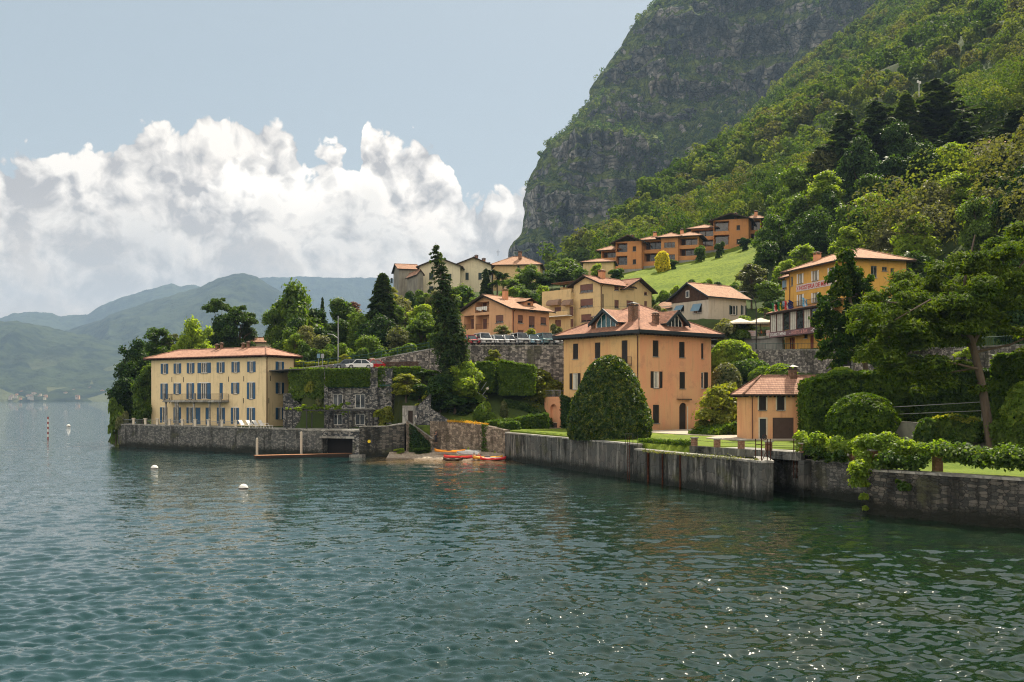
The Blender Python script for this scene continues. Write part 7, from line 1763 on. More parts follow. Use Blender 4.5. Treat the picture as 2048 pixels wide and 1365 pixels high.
def hedge(name, label, pts, h, th, m, n=5000, size=.24, seed=2, z=None, cat='hedge', lump=.25, group=None, core=True):
    """hedge along (x, y) points; h number or list of tops above its foot z (list or terrain)"""
    r = empty(name, (pts[0][0], pts[0][1], 0), 0, label, cat, group); O = np.array(pts[0]); rs = np.random.RandomState(seed); P = np.array(pts, float)-O
    Z = [hz(*p) for p in pts] if z is None else (list(z) if hasattr(z, '__len__') else [z]*len(pts)); Hh = list(h) if hasattr(h, '__len__') else [h]*len(pts); Z = np.array(Z)-.1; Hh = np.array(Hh)
    L = np.hypot(*(P[1:]-P[:-1]).T); w = L/L.sum(); i = rs.choice(len(L), n, p=w); t = rs.rand(n); A = P[i]+(P[i+1]-P[i])*t[:, None]; d = (P[i+1]-P[i])/L[i][:, None]; nrm = np.stack([-d[:, 1], d[:, 0]], 1)
    zb = Z[i]+(Z[i+1]-Z[i])*t; hh = Hh[i]+(Hh[i+1]-Hh[i])*t; hm = hh.mean(); tot = 2*hm+th; u = rs.rand(n)*tot
    side = np.where(u < hm, -1, np.where(u < 2*hm, 1, 0)); top = side == 0
    s_al = A[:, 0]*1.1+A[:, 1]*1.3; lump_ = (vnoise(s_al*.8, (u % hm)*.8, seed, 3)-.5)*lump*2
    off = np.where(top, (rs.rand(n)-.5)*th, side*(th/2+lump_)); zz = np.where(top, hh+lump_, np.minimum((u % hm)/hm*hh, hh))
    zz = zz-rs.rand(n)*.12; rnd = np.clip((zz/hh-.82)/.18, 0, 1)*~top; off = off*(1-rnd*.25)
    pos = np.stack([A[:, 0]+nrm[:, 0]*off, A[:, 1]+nrm[:, 1]*off, zb+zz], 1)
    # end faces
    ne = int(n*.12); e = rs.rand(ne) < .5; idx = np.where(e, 0, len(P)-1); dd = (P[1]-P[0])/L[0]; de = (P[-1]-P[-2])/L[-1]; D = np.where(e[:, None], -dd, de); Nn = np.where(e[:, None], np.array([-dd[1], dd[0]]), np.array([-de[1], de[0]]))
    eo = (rs.rand(ne)-.5)*th; ez = rs.rand(ne)*Hh[idx]; pe = np.concatenate([P[idx]+Nn*eo[:, None]+D*(.06+.15*rs.rand(ne))[:, None], (Z[idx]+ez)[:, None]], 1)
    N = np.stack([nrm[:, 0]*side, nrm[:, 1]*side, top*1.+.25], 1); Ne = np.concatenate([D, np.full((ne, 1), .25)], 1)
    pos = np.concatenate([pos, pe]); N = np.concatenate([N, Ne])+rs.normal(size=(n+ne, 3))*.75; pos[:, :2] += rs.normal(size=(n+ne, 2))*.09; pos[:, 2] += np.abs(rs.normal(size=n+ne))*.10; N /= np.linalg.norm(N, axis=1)[:, None]
    leafmesh('foliage', quads(pos, N, size*(.6+.8*rs.rand(len(pos))), 1.4, rs), m, r)
    if core:
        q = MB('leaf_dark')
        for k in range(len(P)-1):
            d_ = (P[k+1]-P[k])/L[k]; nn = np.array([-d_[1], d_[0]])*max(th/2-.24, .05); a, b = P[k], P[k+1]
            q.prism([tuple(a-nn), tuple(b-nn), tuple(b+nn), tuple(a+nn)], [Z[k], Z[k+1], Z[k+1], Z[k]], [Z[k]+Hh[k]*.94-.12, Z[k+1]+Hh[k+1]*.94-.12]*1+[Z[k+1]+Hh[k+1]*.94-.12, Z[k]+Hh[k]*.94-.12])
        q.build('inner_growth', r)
    return r
def loose(name, label, cat, C, n, size, m, seed, origin=(0, 0, 0), shell=(.4, 1.05), up=.4, squash=.9, stems=(), gauss=.35):
    r = empty(name, origin, 0, label, cat); C = np.array(C, float); C[:, :3] -= np.array(origin)
    leafmesh('foliage', leaves(C, n, size, seed, shell, up, squash=squash, gauss=gauss), m, r)
    if stems:
        q = MB('bark')
        for a, b, ra in stems: q.tube([np.array(a)-np.array(origin), np.array(b)-np.array(origin)], [ra, ra*.5], 5)
        q.build('stem', r)
    return r

# the great bell-shaped bush in front of the orange villa
X, Y = XY(1219, 112.)
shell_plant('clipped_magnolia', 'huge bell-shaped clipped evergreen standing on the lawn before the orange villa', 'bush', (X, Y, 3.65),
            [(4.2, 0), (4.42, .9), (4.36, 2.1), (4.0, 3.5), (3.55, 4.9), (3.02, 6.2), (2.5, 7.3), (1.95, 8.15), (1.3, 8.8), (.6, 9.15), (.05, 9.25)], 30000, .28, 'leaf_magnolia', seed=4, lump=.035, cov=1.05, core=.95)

# garden right of the villa
ball(1462, 682, 150, 92, 'leaf_light', 'large pale green rounded tree right behind the orange villa roof', n=6500, size=.42, lump=.14, flat=1)
ball(1452, 727, 143, 62, 'leaf_olive', 'smooth grey-green ball bush against the right corner of the orange villa', n=3600, size=.28)
ball(1493, 719, 147, 86, 'leaf_mid', 'wide mid-green rounded bush above the golden shrub', n=4500, size=.34, lump=.1)
ball(1562, 729, 138, 60, 'leaf_light', 'flat-topped bright green clipped bush above the garden house roof', n=3000, size=.28, lump=.04)
ball(1530, 735, 141, 58, 'leaf_mid', 'dark green bush filling the gap left of the flat-topped one', n=2600, size=.34, lump=.1)
loose('golden_shrub', 'big golden-green shrub between the orange villa and the garden house', 'shrub', [(*XY(1440+dx, 121+dy), z, r_) for dx, dy, z, r_ in ((0, 0, 7.6, 1.5), (-28, -1, 6.0, 1.25), (26, 0, 6.6, 1.4), (8, -1, 5.2, 1.6), (-20, 1, 7.4, 1.2), (30, 1, 8.1, 1.1), (-6, 0, 8.7, 1.1), (-34, 0, 4.9, .9), (38, 0, 5.2, 1.1), (12, 1, 9.0, 1.0), (20, 2, 9.5, .8))], 11000, .27, 'leaf_gold', 8, (*XY(1440, 121), 3.9), squash=.7, stems=[((*XY(1440, 121), 3.8), (*XY(1445, 121), 7), .12)])
hedge('ivy_mound', 'low dark green mound of ground ivy under the golden shrub', [XY(1405, 117.5), XY(1440, 119), XY(1492, 119.5)], [.5, 1.5, 1.3], 4.2, 'leaf_hedge', 5000, .22, 5, z=3.75, lump=.5)
# tall hedge running right from the garden house
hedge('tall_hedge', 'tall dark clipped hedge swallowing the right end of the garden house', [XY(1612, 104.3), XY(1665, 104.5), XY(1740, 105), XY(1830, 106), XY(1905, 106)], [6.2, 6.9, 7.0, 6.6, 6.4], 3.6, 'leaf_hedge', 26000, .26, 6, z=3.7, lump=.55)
ball(1684, 736, 106, 95, 'leaf_light', 'bright rounded top of a bush rising over the tall hedge by the conifer trunk', n=3600, size=.3, lump=.08)
ball(1725, 788, 96.5, 124, 'leaf_hedge', 'big round bush with yellow-green leaves on the right-hand lawn', n=9500, size=.25, lump=.09, base=3.3)
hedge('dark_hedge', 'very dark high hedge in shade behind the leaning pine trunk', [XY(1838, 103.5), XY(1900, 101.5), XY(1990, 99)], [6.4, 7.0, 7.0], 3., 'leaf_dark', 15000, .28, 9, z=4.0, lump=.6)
hedge('dark_hedge', 'dark hedge right of the pine trunk with a flat light top', [XY(2000, 98), XY(2110, 94)], [8.2, 8.4], 3., 'leaf_hedge', 12000, .28, 10, z=4.0, lump=.4)
hedge('golden_hedge', 'low hedge with a yellowish top over the shaded garden wall, left of the pine trunk', [XY(1862, 93.2), XY(1905, 91.5), XY(1955, 89.5)], [1.6, 2.1, 1.7], 1.4, 'leaf_mid', 4600, .24, 11, z=4.3, lump=.9)
hedge('flower_border', 'strip of yellow leaves on the crest of the low hedge by the pine trunk', [XY(1868, 93.0), XY(1905, 91.4), XY(1950, 89.5)], .3, 1.0, 'leaf_gold', 900, .2, 12, z=[6.0, 6.35, 6.0], cat='flowers', lump=.1, core=False)
hedge('green_hedge', 'green hedge on the shaded garden wall right of the pine trunk', [XY(1990, 88.5), XY(2100, 82)], [2.0, 2.2], 1.4, 'leaf_mid', 4200, .22, 12, z=4.0, lump=.3)
ball(2050, 765, 86, 70, 'leaf_light', 'pale leafy shrub cut by the right edge of the view beside the dark hedges', n=3600, size=.3, lump=.16)
ball(1855, 838, 92, 40, 'leaf_mid', 'small upright shrub growing before the shaded garden wall', n=1500, size=.26, lump=.16)
# vines along the right-hand balustrade
def vine(name, label, path, n, m, seed, w=.55, size=.17):
    n = int(n*1.6)
    rs = random.Random(seed); C = []
    for (px, py, Y), (px2, py2, Y2) in zip(path, path[1:]):
        k = max(3, int(abs(px2-px)/3.5))
        for i in range(k): t = i/k; p = W(px+(px2-px)*t+rs.uniform(-5, 5), py+(py2-py)*t+rs.gauss(0, 5), Y+(Y2-Y)*t+rs.uniform(-.4, .4)); C.append((*p, w*rs.uniform(.3, 1.05)))
    o = W(*path[0]); return loose(name, label, 'climbing plant', C, n, size, m, seed, tuple(o), shell=(.2, 1.05), up=.5, gauss=.9)
vine('climbing_vine', 'bright green vine sprawling along the wall between the brick pier and the bastion', [(1596, 878, 83), (1625, 886, 82), (1660, 895, 80.5), (1700, 898, 78), (1730, 888, 76.5)], 6500, 'leaf_light', 21, .55)
vine('climbing_vine', 'darker lower leaves of vine on the wall right of the inlet', [(1612, 905, 81.5), (1650, 912, 80), (1690, 915, 78)], 3000, 'leaf_mid', 26, .45)
vine('hanging_vine', 'thick green vine hanging over the corner of the bastion almost to the water', [(1722, 900, 71.5), (1728, 925, 70.6), (1722, 950, 70.2), (1714, 965, 70), (1728, 975, 70)], 5200, 'leaf_light', 22, .62)
vine('climbing_vine', 'broad mass of vine on the bastion top around the first brick pillar', [(1715, 885, 73), (1745, 890, 71), (1790, 898, 69.5), (1830, 905, 68), (1880, 903, 67)], 8500, 'leaf_light', 23, .60)
vine('climbing_vine', 'dark green vine and shrubs along the bastion top at the right edge', [(1885, 908, 66.5), (1930, 918, 65.5), (1975, 922, 64.5), (2030, 925, 63), (2110, 932, 61)], 10000, 'leaf_mid', 24, .75)
vine('climbing_vine', 'vine tuft spilling over the bastion wall right of the brick pillar', [(1765, 925, 69.2), (1800, 930, 68.4), (1850, 925, 67.2)], 3600, 'leaf_mid', 25, .5)
vine('water_weed', 'leafy tuft growing at the waterline on the bastion corner', [(1722, 1000, 69.6), (1730, 1020, 69.3)], 900, 'leaf_light', 27, .35)
vine('hanging_vine', 'trailing weeds on the dark face of the bastion', [(1800, 960, 67.6), (1815, 985, 67.3)], 500, 'leaf_mid', 28, .3)
for i, (px, Y, l) in enumerate(((1752, 70.6, 'brick garden pillar rising through the vine above the bastion corner'), (1880, 67.6, 'second brick pillar on the bastion, deep in the vine'), (1711, 79.2, 'brick pillar under the vine right of the boat inlet'))):
    X = (px-1024)/F*Y; q = MB('brick_pier'); q.box(-.27, -.27, 0, .27, .27, 1.35); q.use('coping_stone').box(-.35, -.35, 1.353, .35, .35, 1.48); o = q.build('brick_pillar'); o.location = (X, Y+.4, 3.0); tag(o, l, 'pillar', 'brick pillars on the bastion')
q = MB('board_wood'); 
r = empty('garden_handrail', (*XY(1785, 96), 5.9), 0, 'thin pale handrails running above the shaded garden wall', 'railing'); q = MB('galvanised'); q.tube([(0, 0, 1.4), (6.5, -4.5, 1.9)], .04, 4); q.tube([(0, 0, .7), (6.5, -4.5, 1.1)], .03, 4); q.tube([(6.5, -4.5, -2), (6.5, -4.5, 2)], .04, 4); q.build('rail', r)

# the big pine on the right and the drooping conifer in front of the guesthouse
def big_pine():
    rs = np.random.RandomState(12); Y0 = 88.; X0 = (1985-1024)/F*Y0; zb = 3.4
    r = empty('big_pine', (X0, Y0, zb), 0, 'huge spreading pine with a leaning trunk filling the right edge', 'tree')
    P = lambda px, py, Y: tuple(W(px, py, Y)-Vector((X0, Y0, zb)))
    q = MB('bark'); tr = [P(1987, 915, 88), P(1975, 840, 88.5), P(1962, 760, 89), P(1945, 690, 89.5), P(1925, 625, 90)]
    q.tube(tr, [.46, .40, .34, .30, .24], 10)
    limbs = [((1950, 705, 89.3), (1900, 640, 92), (1860, 560, 95), .22), ((1945, 690, 89.5), (1990, 600, 90), (2050, 520, 91), .22), ((1925, 625, 90), (1930, 560, 91), (1950, 470, 92), .2), ((1962, 740, 89), (1880, 720, 88), (1800, 735, 87), .12), ((1965, 735, 89), (1900, 745, 90), (1840, 755, 91), .10),
             ((1950, 705, 89.3), (2020, 690, 89), (2090, 660, 88), .14), ((1900, 640, 92), (1820, 610, 93), (1740, 600, 94), .14), ((1925, 625, 90), (1860, 600, 86), (1790, 640, 84), .13)]
    for a, b, c, ra in limbs: q.tube([P(*a), P(*b), P(*c)], [ra, ra*.7, ra*.3], 6)
    q.build('trunk', r)
    C = []
    def blob(px, py, Y, rp): p = P(px, py, Y); C.append((*p, rp/F*Y))
    out = [(2048, 440), (2010, 462), (1960, 478), (1915, 492), (1870, 505), (1835, 525), (1800, 548), (1775, 575), (1760, 605), (1750, 640)]
    for i in range(185):      # upper canopy
        t = rs.rand(); k = t*(len(out)-1); j = int(k); f = k-j; j2 = min(j+1, len(out)-1)
        ex, ey = out[j][0]+(out[j2][0]-out[j][0])*f, out[j][1]+(out[j2][1]-out[j][1])*f
        g_ = rs.rand()**.8; px = ex+g_*(1960-ex)*.9+rs.normal()*8; py = ey+g_*150+18+rs.normal()*8
        if py < 690: blob(px, py, 91+rs.uniform(-7, 6), rs.uniform(17, 33))
    for px, py, rr in ((2060, 480, 44), (2080, 560, 50), (2100, 640, 50), (2040, 600, 40), (2010, 560, 38), (2060, 690, 34), (2095, 720, 30), (2120, 500, 60)):
        for k in range(4): blob(px+rs.normal()*16, py+rs.normal()*14, 90+rs.uniform(-6, 5), rr*.6)
    for px, py in ((1745, 650), (1760, 690), (1780, 720), (1790, 660), (1810, 700), (1840, 650), (1830, 735), (1800, 755), (1860, 690), (1870, 730), (1890, 655), (1770, 745), (1725, 660), (1740, 705), (1850, 760), (1825, 620), (1905, 600), (1990, 640), (1915, 740), (1880, 770), (2000, 660), (1955, 770), (1750, 600), (1730, 630), (1905, 690)):
        blob(px, py, 89+rs.uniform(-4, 4), rs.uniform(19, 32)); blob(px+rs.normal()*14, py+rs.normal()*10, 89+rs.uniform(-4, 4), rs.uniform(12, 20))
    leafmesh('crown', leaves(C, 92000, .155, 3, (.15, 1.15), .7, 3.2, squash=.62, gauss=.3), 'leaf_pine', r)
big_pine()
def drooping_conifer():
    rs = np.random.RandomState(31); Y0 = 112.; X0 = (1732-1024)/F*Y0; zb = hz(X0, Y0)-.3
    r = empty('drooping_conifer', (X0, Y0, zb), 0, 'ragged double-trunked conifer with hanging branches in front of the guesthouse', 'tree')
    P = lambda px, py, Y=Y0: np.array(W(px, py, Y)-Vector((X0, Y0, zb)))
    q = MB('bark'); q.tube([P(1734, 800), P(1731, 735), P(1718, 660), P(1700, 600), P(1690, 540)], [.34, .30, .24, .17, .06], 8); q.tube([P(1733, 740), P(1727, 690), P(1722, 630), P(1728, 580)], [.22, .18, .14, .06], 7)
    C = []
    tips = [(1690, 520), (1668, 552), (1712, 548), (1735, 560), (1655, 590), (1745, 590), (1640, 615), (1672, 640), (1640, 655), (1700, 610), (1740, 640), (1652, 690), (1690, 680), (1710, 575), (1668, 720), (1640, 700), (1720, 700), (1745, 690), (1690, 570), (1725, 610), (1660, 665), (1630, 640), (1755, 660), (1700, 650)]
    for px, py in tips:
        Y = Y0+rs.uniform(-3.5, 3.5); b = P(px, py, Y); s = P(1712 if py > 600 else 1696, py-22); q.tube([s, (s+b)/2+np.array([0, 0, .3]), b], [.08, .05, .02], 4)
        for k in range(7):
            t = rs.uniform(.35, 1.1); c = s+(b-s)*t; C.append((c[0]+rs.normal()*.3, c[1]+rs.normal()*.3, c[2]-rs.rand()*1.3*t, rs.uniform(.35, .75)))
    q.build('trunk', r)
    leafmesh('crown', leaves(C, 20000, .26, 3, (.1, 1.1), .1, 2.4, squash=1.25, gauss=.6), 'leaf_pine', r)
drooping_conifer()
def tall_thin_conifer():
    rs = np.random.RandomState(41); Y0 = 146.5; X0 = (905-1024)/F*Y0; zb = hz(X0, Y0)-.3
    r = empty('tall_thin_conifer', (X0, Y0, zb), 0, 'very tall thin dark conifer with a crooked top in front of the car-park wall', 'tree')
    P = lambda px, py, Y=Y0: np.array(W(px, py, Y)-Vector((X0, Y0, zb)))
    ax = lambda py: np.interp(py, [484, 520, 560, 620, 680, 760], [871, 877, 884, 893, 903, 907])
    q = MB('bark'); q.tube([P(ax(py), py) for py in (800, 740, 680, 620, 560, 520, 486)], [.34, .3, .26, .2, .14, .08, .02], 8)
    Pn = []; N = []; py = 492
    while py < 742:
        Wd = np.interp(py, [488, 505, 530, 570, 600, 650, 700, 742], [3, 10, 14, 19, 23, 29, 33, 24]); nb = 5 if py < 570 else 9
        for b in range(nb):
            a = rs.uniform(0, 2*pi); l = Wd/F*Y0*rs.uniform(.55, 1.25)*(1.35 if (py < 600 and rs.rand() < .25) else 1); s = P(ax(py), py); d = np.array([cos(a), sin(a), 0]); m = int((17*l+9)*(.65 if py < 600 else 1))
            t = rs.uniform(.05, 1.05, m); sdv = rs.normal(0, .13+.1*l, m)
            pos = s+d*(t*l)[:, None]+np.stack([-sdv*sin(a), sdv*cos(a), -.30*l*t**1.3-rs.rand(m)*(.25 if py < 580 else .95)], 1); Pn.append(pos); N.append(np.tile([cos(a)*.5, sin(a)*.5, .7], (m, 1))+rs.normal(size=(m, 3))*.45)
            q.tube([s, s+d*l*.6+np.array([0, 0, -.06*l]), s+d*l+np.array([0, 0, -.32*l])], [.05, .03, .01], 3, cap=False)
        py += (6.5 if py < 575 else 4.2)*rs.uniform(.8, 1.2)
    q.build('trunk', r); Pn = np.concatenate(Pn); N = np.concatenate(N); N /= np.linalg.norm(N, axis=1)[:, None]
    leafmesh('crown', quads(Pn, N, .30*(.6+.8*rs.rand(len(Pn))), 2.1, rs), 'leaf_spruce', r)
tall_thin_conifer()

# --- left bank ----------------------------------------------------------
T = tree
T('broad2', 268, 692, 180, 85, 'leaf_dark', 'dark leafy tree pressed against the left end of the yellow villa')
T('broad0', 292, 735, 172, 55, 'leaf_mid', 'mid-green tree right against the villa wall above the balustrade', base=3.)
T('broad1', 252, 752, 175, 62, 'leaf_dark', 'dark tree leaning over the shore left of the yellow villa', base=1.)
T('shrub', 232, 800, 172, 34, 'leaf_mid', 'drooping bush at the water edge on the far left of the shore', 'shrub', base=-.2, cat='shrub')
T('shrub', 246, 826, 169.5, 26, 'leaf_olive', 'scraggy bush hanging over the left corner of the sea wall', 'shrub', base=-.2, cat='shrub')
T('shrub', 285, 800, 170, 42, 'leaf_mid', 'low bush at the foot of the trees beside the balustrade', 'shrub', base=3., cat='shrub')
T('light0', 318, 656, 196, 66, 'leaf_mid', 'airy feathery tree rising left behind the yellow villa roof')
T('light1', 345, 668, 198, 40, 'leaf_olive', 'thin half-bare tree between the feathery tree and the round maple')
T('broad2', 393, 652, 190, 92, 'leaf_light', 'round yellow-green maple crown behind the yellow villa chimneys')
T('stone_pine', 437, 592, 204, 62, 'leaf_dark', 'thin dark pine with layered clouds of needles, taller than its neighbours')
T('stone_pine', 478, 606, 203, 84, 'leaf_dark', 'dense dark round-headed tree beside the layered pine')
T('broad1', 448, 625, 201, 70, 'leaf_dark', 'dark crown filling the gap under the layered pine')
T('light0', 494, 640, 206, 34, 'leaf_dark', 'dark ragged tree at the right edge of the dark clump')
T('broad2', 595, 586, 193, 128, 'leaf_mid', 'large domed broad tree, highest of the bank right of the yellow villa')
T('broad0', 556, 622, 190, 62, 'leaf_mid', 'tree on the left shoulder of the large domed one')
T('broad1', 634, 615, 196, 52, 'leaf_dark', 'darker tree on the right shoulder of the large domed one')
T('spruce', 645, 590, 205, 26, 'leaf_spruce', 'small dark spire showing over the gap in the bank trees')
T('broad0', 575, 665, 180, 70, 'leaf_mid', 'tree low in front of the large domed one, near the villa roof')
T('light0', 612, 652, 178, 46, 'leaf_olive', 'olive-tinted narrow tree in the middle of the bank')
T('light1', 590, 668, 176, 40, 'leaf_light', 'pale narrow tree left of the olive-tinted one')
T('broad1', 640, 668, 175, 56, 'leaf_olive', 'brownish-green bush tree behind the thin pole')
T('broad3', 668, 640, 186, 60, 'leaf_mid', 'bushy tree just left of the ivy-clad cone')
T('broad3', 694, 597, 190, 66, 'leaf_mid', 'ivy-clad cone-shaped tree behind the pole')
T('broad0', 716, 632, 184, 78, 'leaf_mid', 'rounded ivy-covered tree under the reddish one')
T('light1', 708, 604, 200, 26, 'leaf_red', 'small reddish-leaved tree peeping over the bank')
T('spruce', 765, 540, 184, 112, 'leaf_spruce', 'broad dark spruce with drooping tiers on the left bank')
T('broad2', 765, 640, 172, 88, 'leaf_dark', 'deep dark ivy mass below the drooping spruce')
T('broad1', 735, 668, 166, 60, 'leaf_mid', 'green bush tree over the sloping handrail')
T('broad2', 842, 634, 170, 96, 'leaf_mid', 'bright-topped dark tree between the spruce and the thin conifer')
T('broad0', 800, 660, 166, 64, 'leaf_olive', 'olive-green shrub tree left of the bright-topped one')
T('broad0', 604, 640, 184, 60, 'leaf_dark', 'dark tree filling the middle of the bank behind the pale narrow ones')
T('broad1', 738, 640, 178, 66, 'leaf_dark', 'dark leafy tree between the ivy-covered tree and the drooping spruce')
T('broad3', 655, 655, 180, 60, 'leaf_dark', 'dark bushy tree right behind the lamp arm of the thin pole')
T('broad1', 880, 660, 165, 60, 'leaf_mid', 'leafy tree behind the middle of the tall thin conifer')
T('shrub', 812, 690, 161, 60, 'leaf_mid', 'low green bush right above the ramp railing', 'shrub', cat='shrub')
T('shrub', 766, 702, 160.5, 54, 'leaf_mid', 'low dark bush halfway along the ramp railing', 'shrub', cat='shrub')
T('shrub', 722, 700, 163, 50, 'leaf_mid', 'dense shrub at the lower end of the ramp railing', 'shrub', cat='shrub')
T('shrub', 690, 690, 166, 46, 'leaf_light', 'bright shrub right of the thin pole', 'shrub', cat='shrub')
T('shrub', 655, 692, 166, 50, 'leaf_mid', 'green shrub left of the thin pole', 'shrub', cat='shrub')
T('shrub', 618, 690, 168, 50, 'leaf_dark', 'dark shrub behind the hedge, right of the villa roof', 'shrub', cat='shrub')
T('light1', 690, 708, 159, 24, 'leaf_gold', 'small star-shaped yellow-green palm-like plant behind the parked cars', 'shrub', cat='shrub')
T('broad0', 810, 600, 205, 60, 'leaf_olive', 'greyish rounded tree below the pale hilltop houses')
T('broad1', 850, 608, 200, 55, 'leaf_light', 'bright small tree just left of the thin conifer, below the cream house')
T('broad3', 782, 612, 200, 50, 'leaf_mid', 'tree half hidden right of the drooping spruce')
T('broad0', 935, 575, 212, 70, 'leaf_mid', 'green tree right of the thin conifer above the peach house')
T('broad1', 905, 588, 208, 50, 'leaf_light', 'light bush behind the thin conifer below the cream house')
T('broad0', 868, 585, 222, 44, 'leaf_olive', 'low shrub below the windows of the cream house')
T('shrub', 845, 582, 228, 34, 'leaf_mid', 'small shrub right of the clipped ball under the cream house', 'shrub', cat='shrub')
T('light0', 782, 575, 226, 30, 'leaf_gold', 'yellowish shrub at the foot of the grey cottage')
ball(820, 583, 222, 27, 'leaf_dark', 'perfect dark ball bush on the slope under the grey barn', n=1500, size=.3, lump=.01)
T('palm', 985, 532, 238, 44, 'leaf_dark', 'tallest of the dark palms before the cream hilltop house', 'palm_tree', cat='palm')
T('palm', 1006, 540, 236, 34, 'leaf_dark', 'second palm, right of the tallest, before the yellow hilltop house', 'palm_tree', cat='palm')
T('palm', 994, 556, 232, 36, 'leaf_mid', 'lower palm in front of the other two', 'palm_tree', cat='palm')
T('spruce', 972, 535, 236, 32, 'leaf_spruce', 'dark conifer left of the palms')
T('broad2', 1056, 536, 240, 72, 'leaf_mid', 'round leafy tree hiding the right half of the yellow hilltop house')
T('broad0', 1030, 560, 232, 50, 'leaf_mid', 'leafy tree right of the palms')
T('broad2', 1128, 524, 250, 88, 'leaf_mid', 'broad dark tree group behind the tall pale yellow house')
T('broad1', 1092, 545, 242, 54, 'leaf_dark', 'dark tree left of the terrace canopy of the tall yellow house')
T('broad0', 1165, 540, 236, 46, 'leaf_mid', 'tree touching the roof of the tall yellow house')
T('light0', 1085, 572, 215, 38, 'leaf_light', 'light spiky tree left of the awnings')
T('broad0', 1045, 585, 210, 60, 'leaf_mid', 'shrubby tree right behind the peach house roof')
T('broad1', 960, 592, 208, 52, 'leaf_mid', 'bush left behind the peach house roof')
T('broad3', 1015, 575, 218, 44, 'leaf_light', 'light green tree between the palms and the peach house chimney')
T('broad0', 1195, 530, 258, 32, 'leaf_light', 'small tree at the left foot of the orange flats')
T('shrub', 1233, 538, 250, 34, 'leaf_mid', 'dark shrub below the left balconies of the orange flats', 'shrub', cat='shrub')
T('light0', 1005, 651, 170.5, 40, 'leaf_olive', 'silvery olive bush before the peach house wall', 'shrub', cat='shrub')
T('shrub', 1063, 660, 173, 34, 'leaf_gold', 'yellowish shrub between the peach house and the yellow house', 'shrub', cat='shrub')
T('shrub', 1112, 650, 176, 26, 'leaf_olive', 'small grey-green bush above the off-road car', 'shrub', cat='shrub')
# terraced garden in front of the car-park wall
hedge('clipped_hedge', 'clipped dark hedge block, left one of the pair under the car-park wall', [XY(938, 148.5), XY(990, 147.5)], [4.2, 4.3], 3., 'leaf_hedge', 9500, .24, 31, z=9.2, lump=.3)
hedge('clipped_hedge', 'clipped dark hedge block with a domed top, right one of the pair under the wall', [XY(1003, 147), XY(1068, 146.5)], [4.9, 4.1], 3., 'leaf_hedge', 12000, .24, 32, z=8.8, lump=.3)
T('light0', 988, 700, 149.6, 30, 'leaf_gold', 'thin golden tree against the car-park wall above the hedges', base=8.5)
T('light1', 1080, 738, 149.5, 84, 'leaf_gold', 'golden-green broad-leaved tree left of the orange villa porch', base=4.6)
T('broad2', 928, 733, 144.5, 96, 'leaf_light', 'pale broad-leaved magnolia under the tall thin conifer')
T('broad1', 880, 745, 144, 76, 'leaf_dark', 'dark round bush left of the pale magnolia')
T('shrub', 910, 790, 143, 90, 'leaf_dark', 'deep green shrub mass above the beach wall', 'shrub', cat='shrub')
T('light0', 812, 748, 147, 56, 'leaf_gold', 'yellow bamboo-like bush beside the stone house')
T('shrub', 838, 770, 147.5, 60, 'leaf_mid', 'green shrub between the bamboo and the dark round bush', 'shrub', cat='shrub')
T('shrub', 850, 738, 150, 50, 'leaf_mid', 'clipped green shrub at the end of the ivy hedge', 'shrub', cat='shrub', base=11.)
T('shrub', 770, 815, 144.5, 40, 'leaf_gold', 'low yellow-flowered shrub on the terrace beside the stone house', 'shrub', cat='shrub', base=3.8)
X, Y = XY(962, 140.6)
shell_plant('clipped_cone', 'small clipped green cone bush on the garden terrace', 'bush', (X, Y, hz(X, Y)-.1), [(.75, 0), (1.0, .5), (1.0, 1.1), (.6, 1.8), (.05, 2.5)], 1800, .18, 'leaf_hedge', seed=8)
ball(981, 826, 141, 16, 'leaf_light', 'small light round bush beside the clipped cone', n=700, size=.18)
ball(972, 805, 143, 18, 'leaf_light', 'little leafy bush above the clipped cone', n=700, size=.2)
ball(1008, 803, 142.5, 12, 'leaf_olive', 'tiny pot-shaped shrub on the sunny garden lawn', n=420, size=.18)
hedge('low_hedge', 'low dark hedge sloping across the garden below the sunny lawn', [XY(975, 138.6), XY(1030, 139.8), XY(1092, 141.5)], [1.0, 1.5, 2.2], 1.3, 'leaf_hedge', 5200, .18, 34, lump=.2)
hedge('low_hedge', 'second low hedge line higher up the garden, edged with gravel', [XY(1010, 145.6), XY(1050, 145.4), XY(1100, 145)], [1.0, 1.0, 1.1], .9, 'leaf_dark', 2600, .18, 35, lump=.15)
hedge('low_hedge', 'small hedge at the end of the quay lawn by the beach wall', [XY(1000, 136.2), XY(1036, 136.8)], [1.0, 1.0], 1.2, 'leaf_mid', 1800, .18, 36, z=3.9, lump=.15)
hedge('flower_border', 'narrow border of orange-yellow flowers on top of the beach wall', [XY(898, 138.9), XY(930, 138.4), XY(972, 136.9)], .12, .4, 'leaf_flower', 1100, .09, 37, z=[5.0, 4.95, 4.6], cat='flowers', lump=.06, core=False)
hedge('quay_weeds', 'dry weeds growing along the top of the lower quay', [XY(1290, 95.0), XY(1400, 87.5), XY(1510, 80.6)], .10, .35, 'leaf_olive', 900, .10, 38, z=3.1, cat='weeds', lump=.06, core=False)
hedge('low_hedge', 'low clipped box hedge on the lawn edge behind the iron ladder', [XY(1283, 101.5), XY(1383, 96.2)], .55, .6, 'leaf_hedge', 2200, .13, 39, z=3.5, lump=.05)
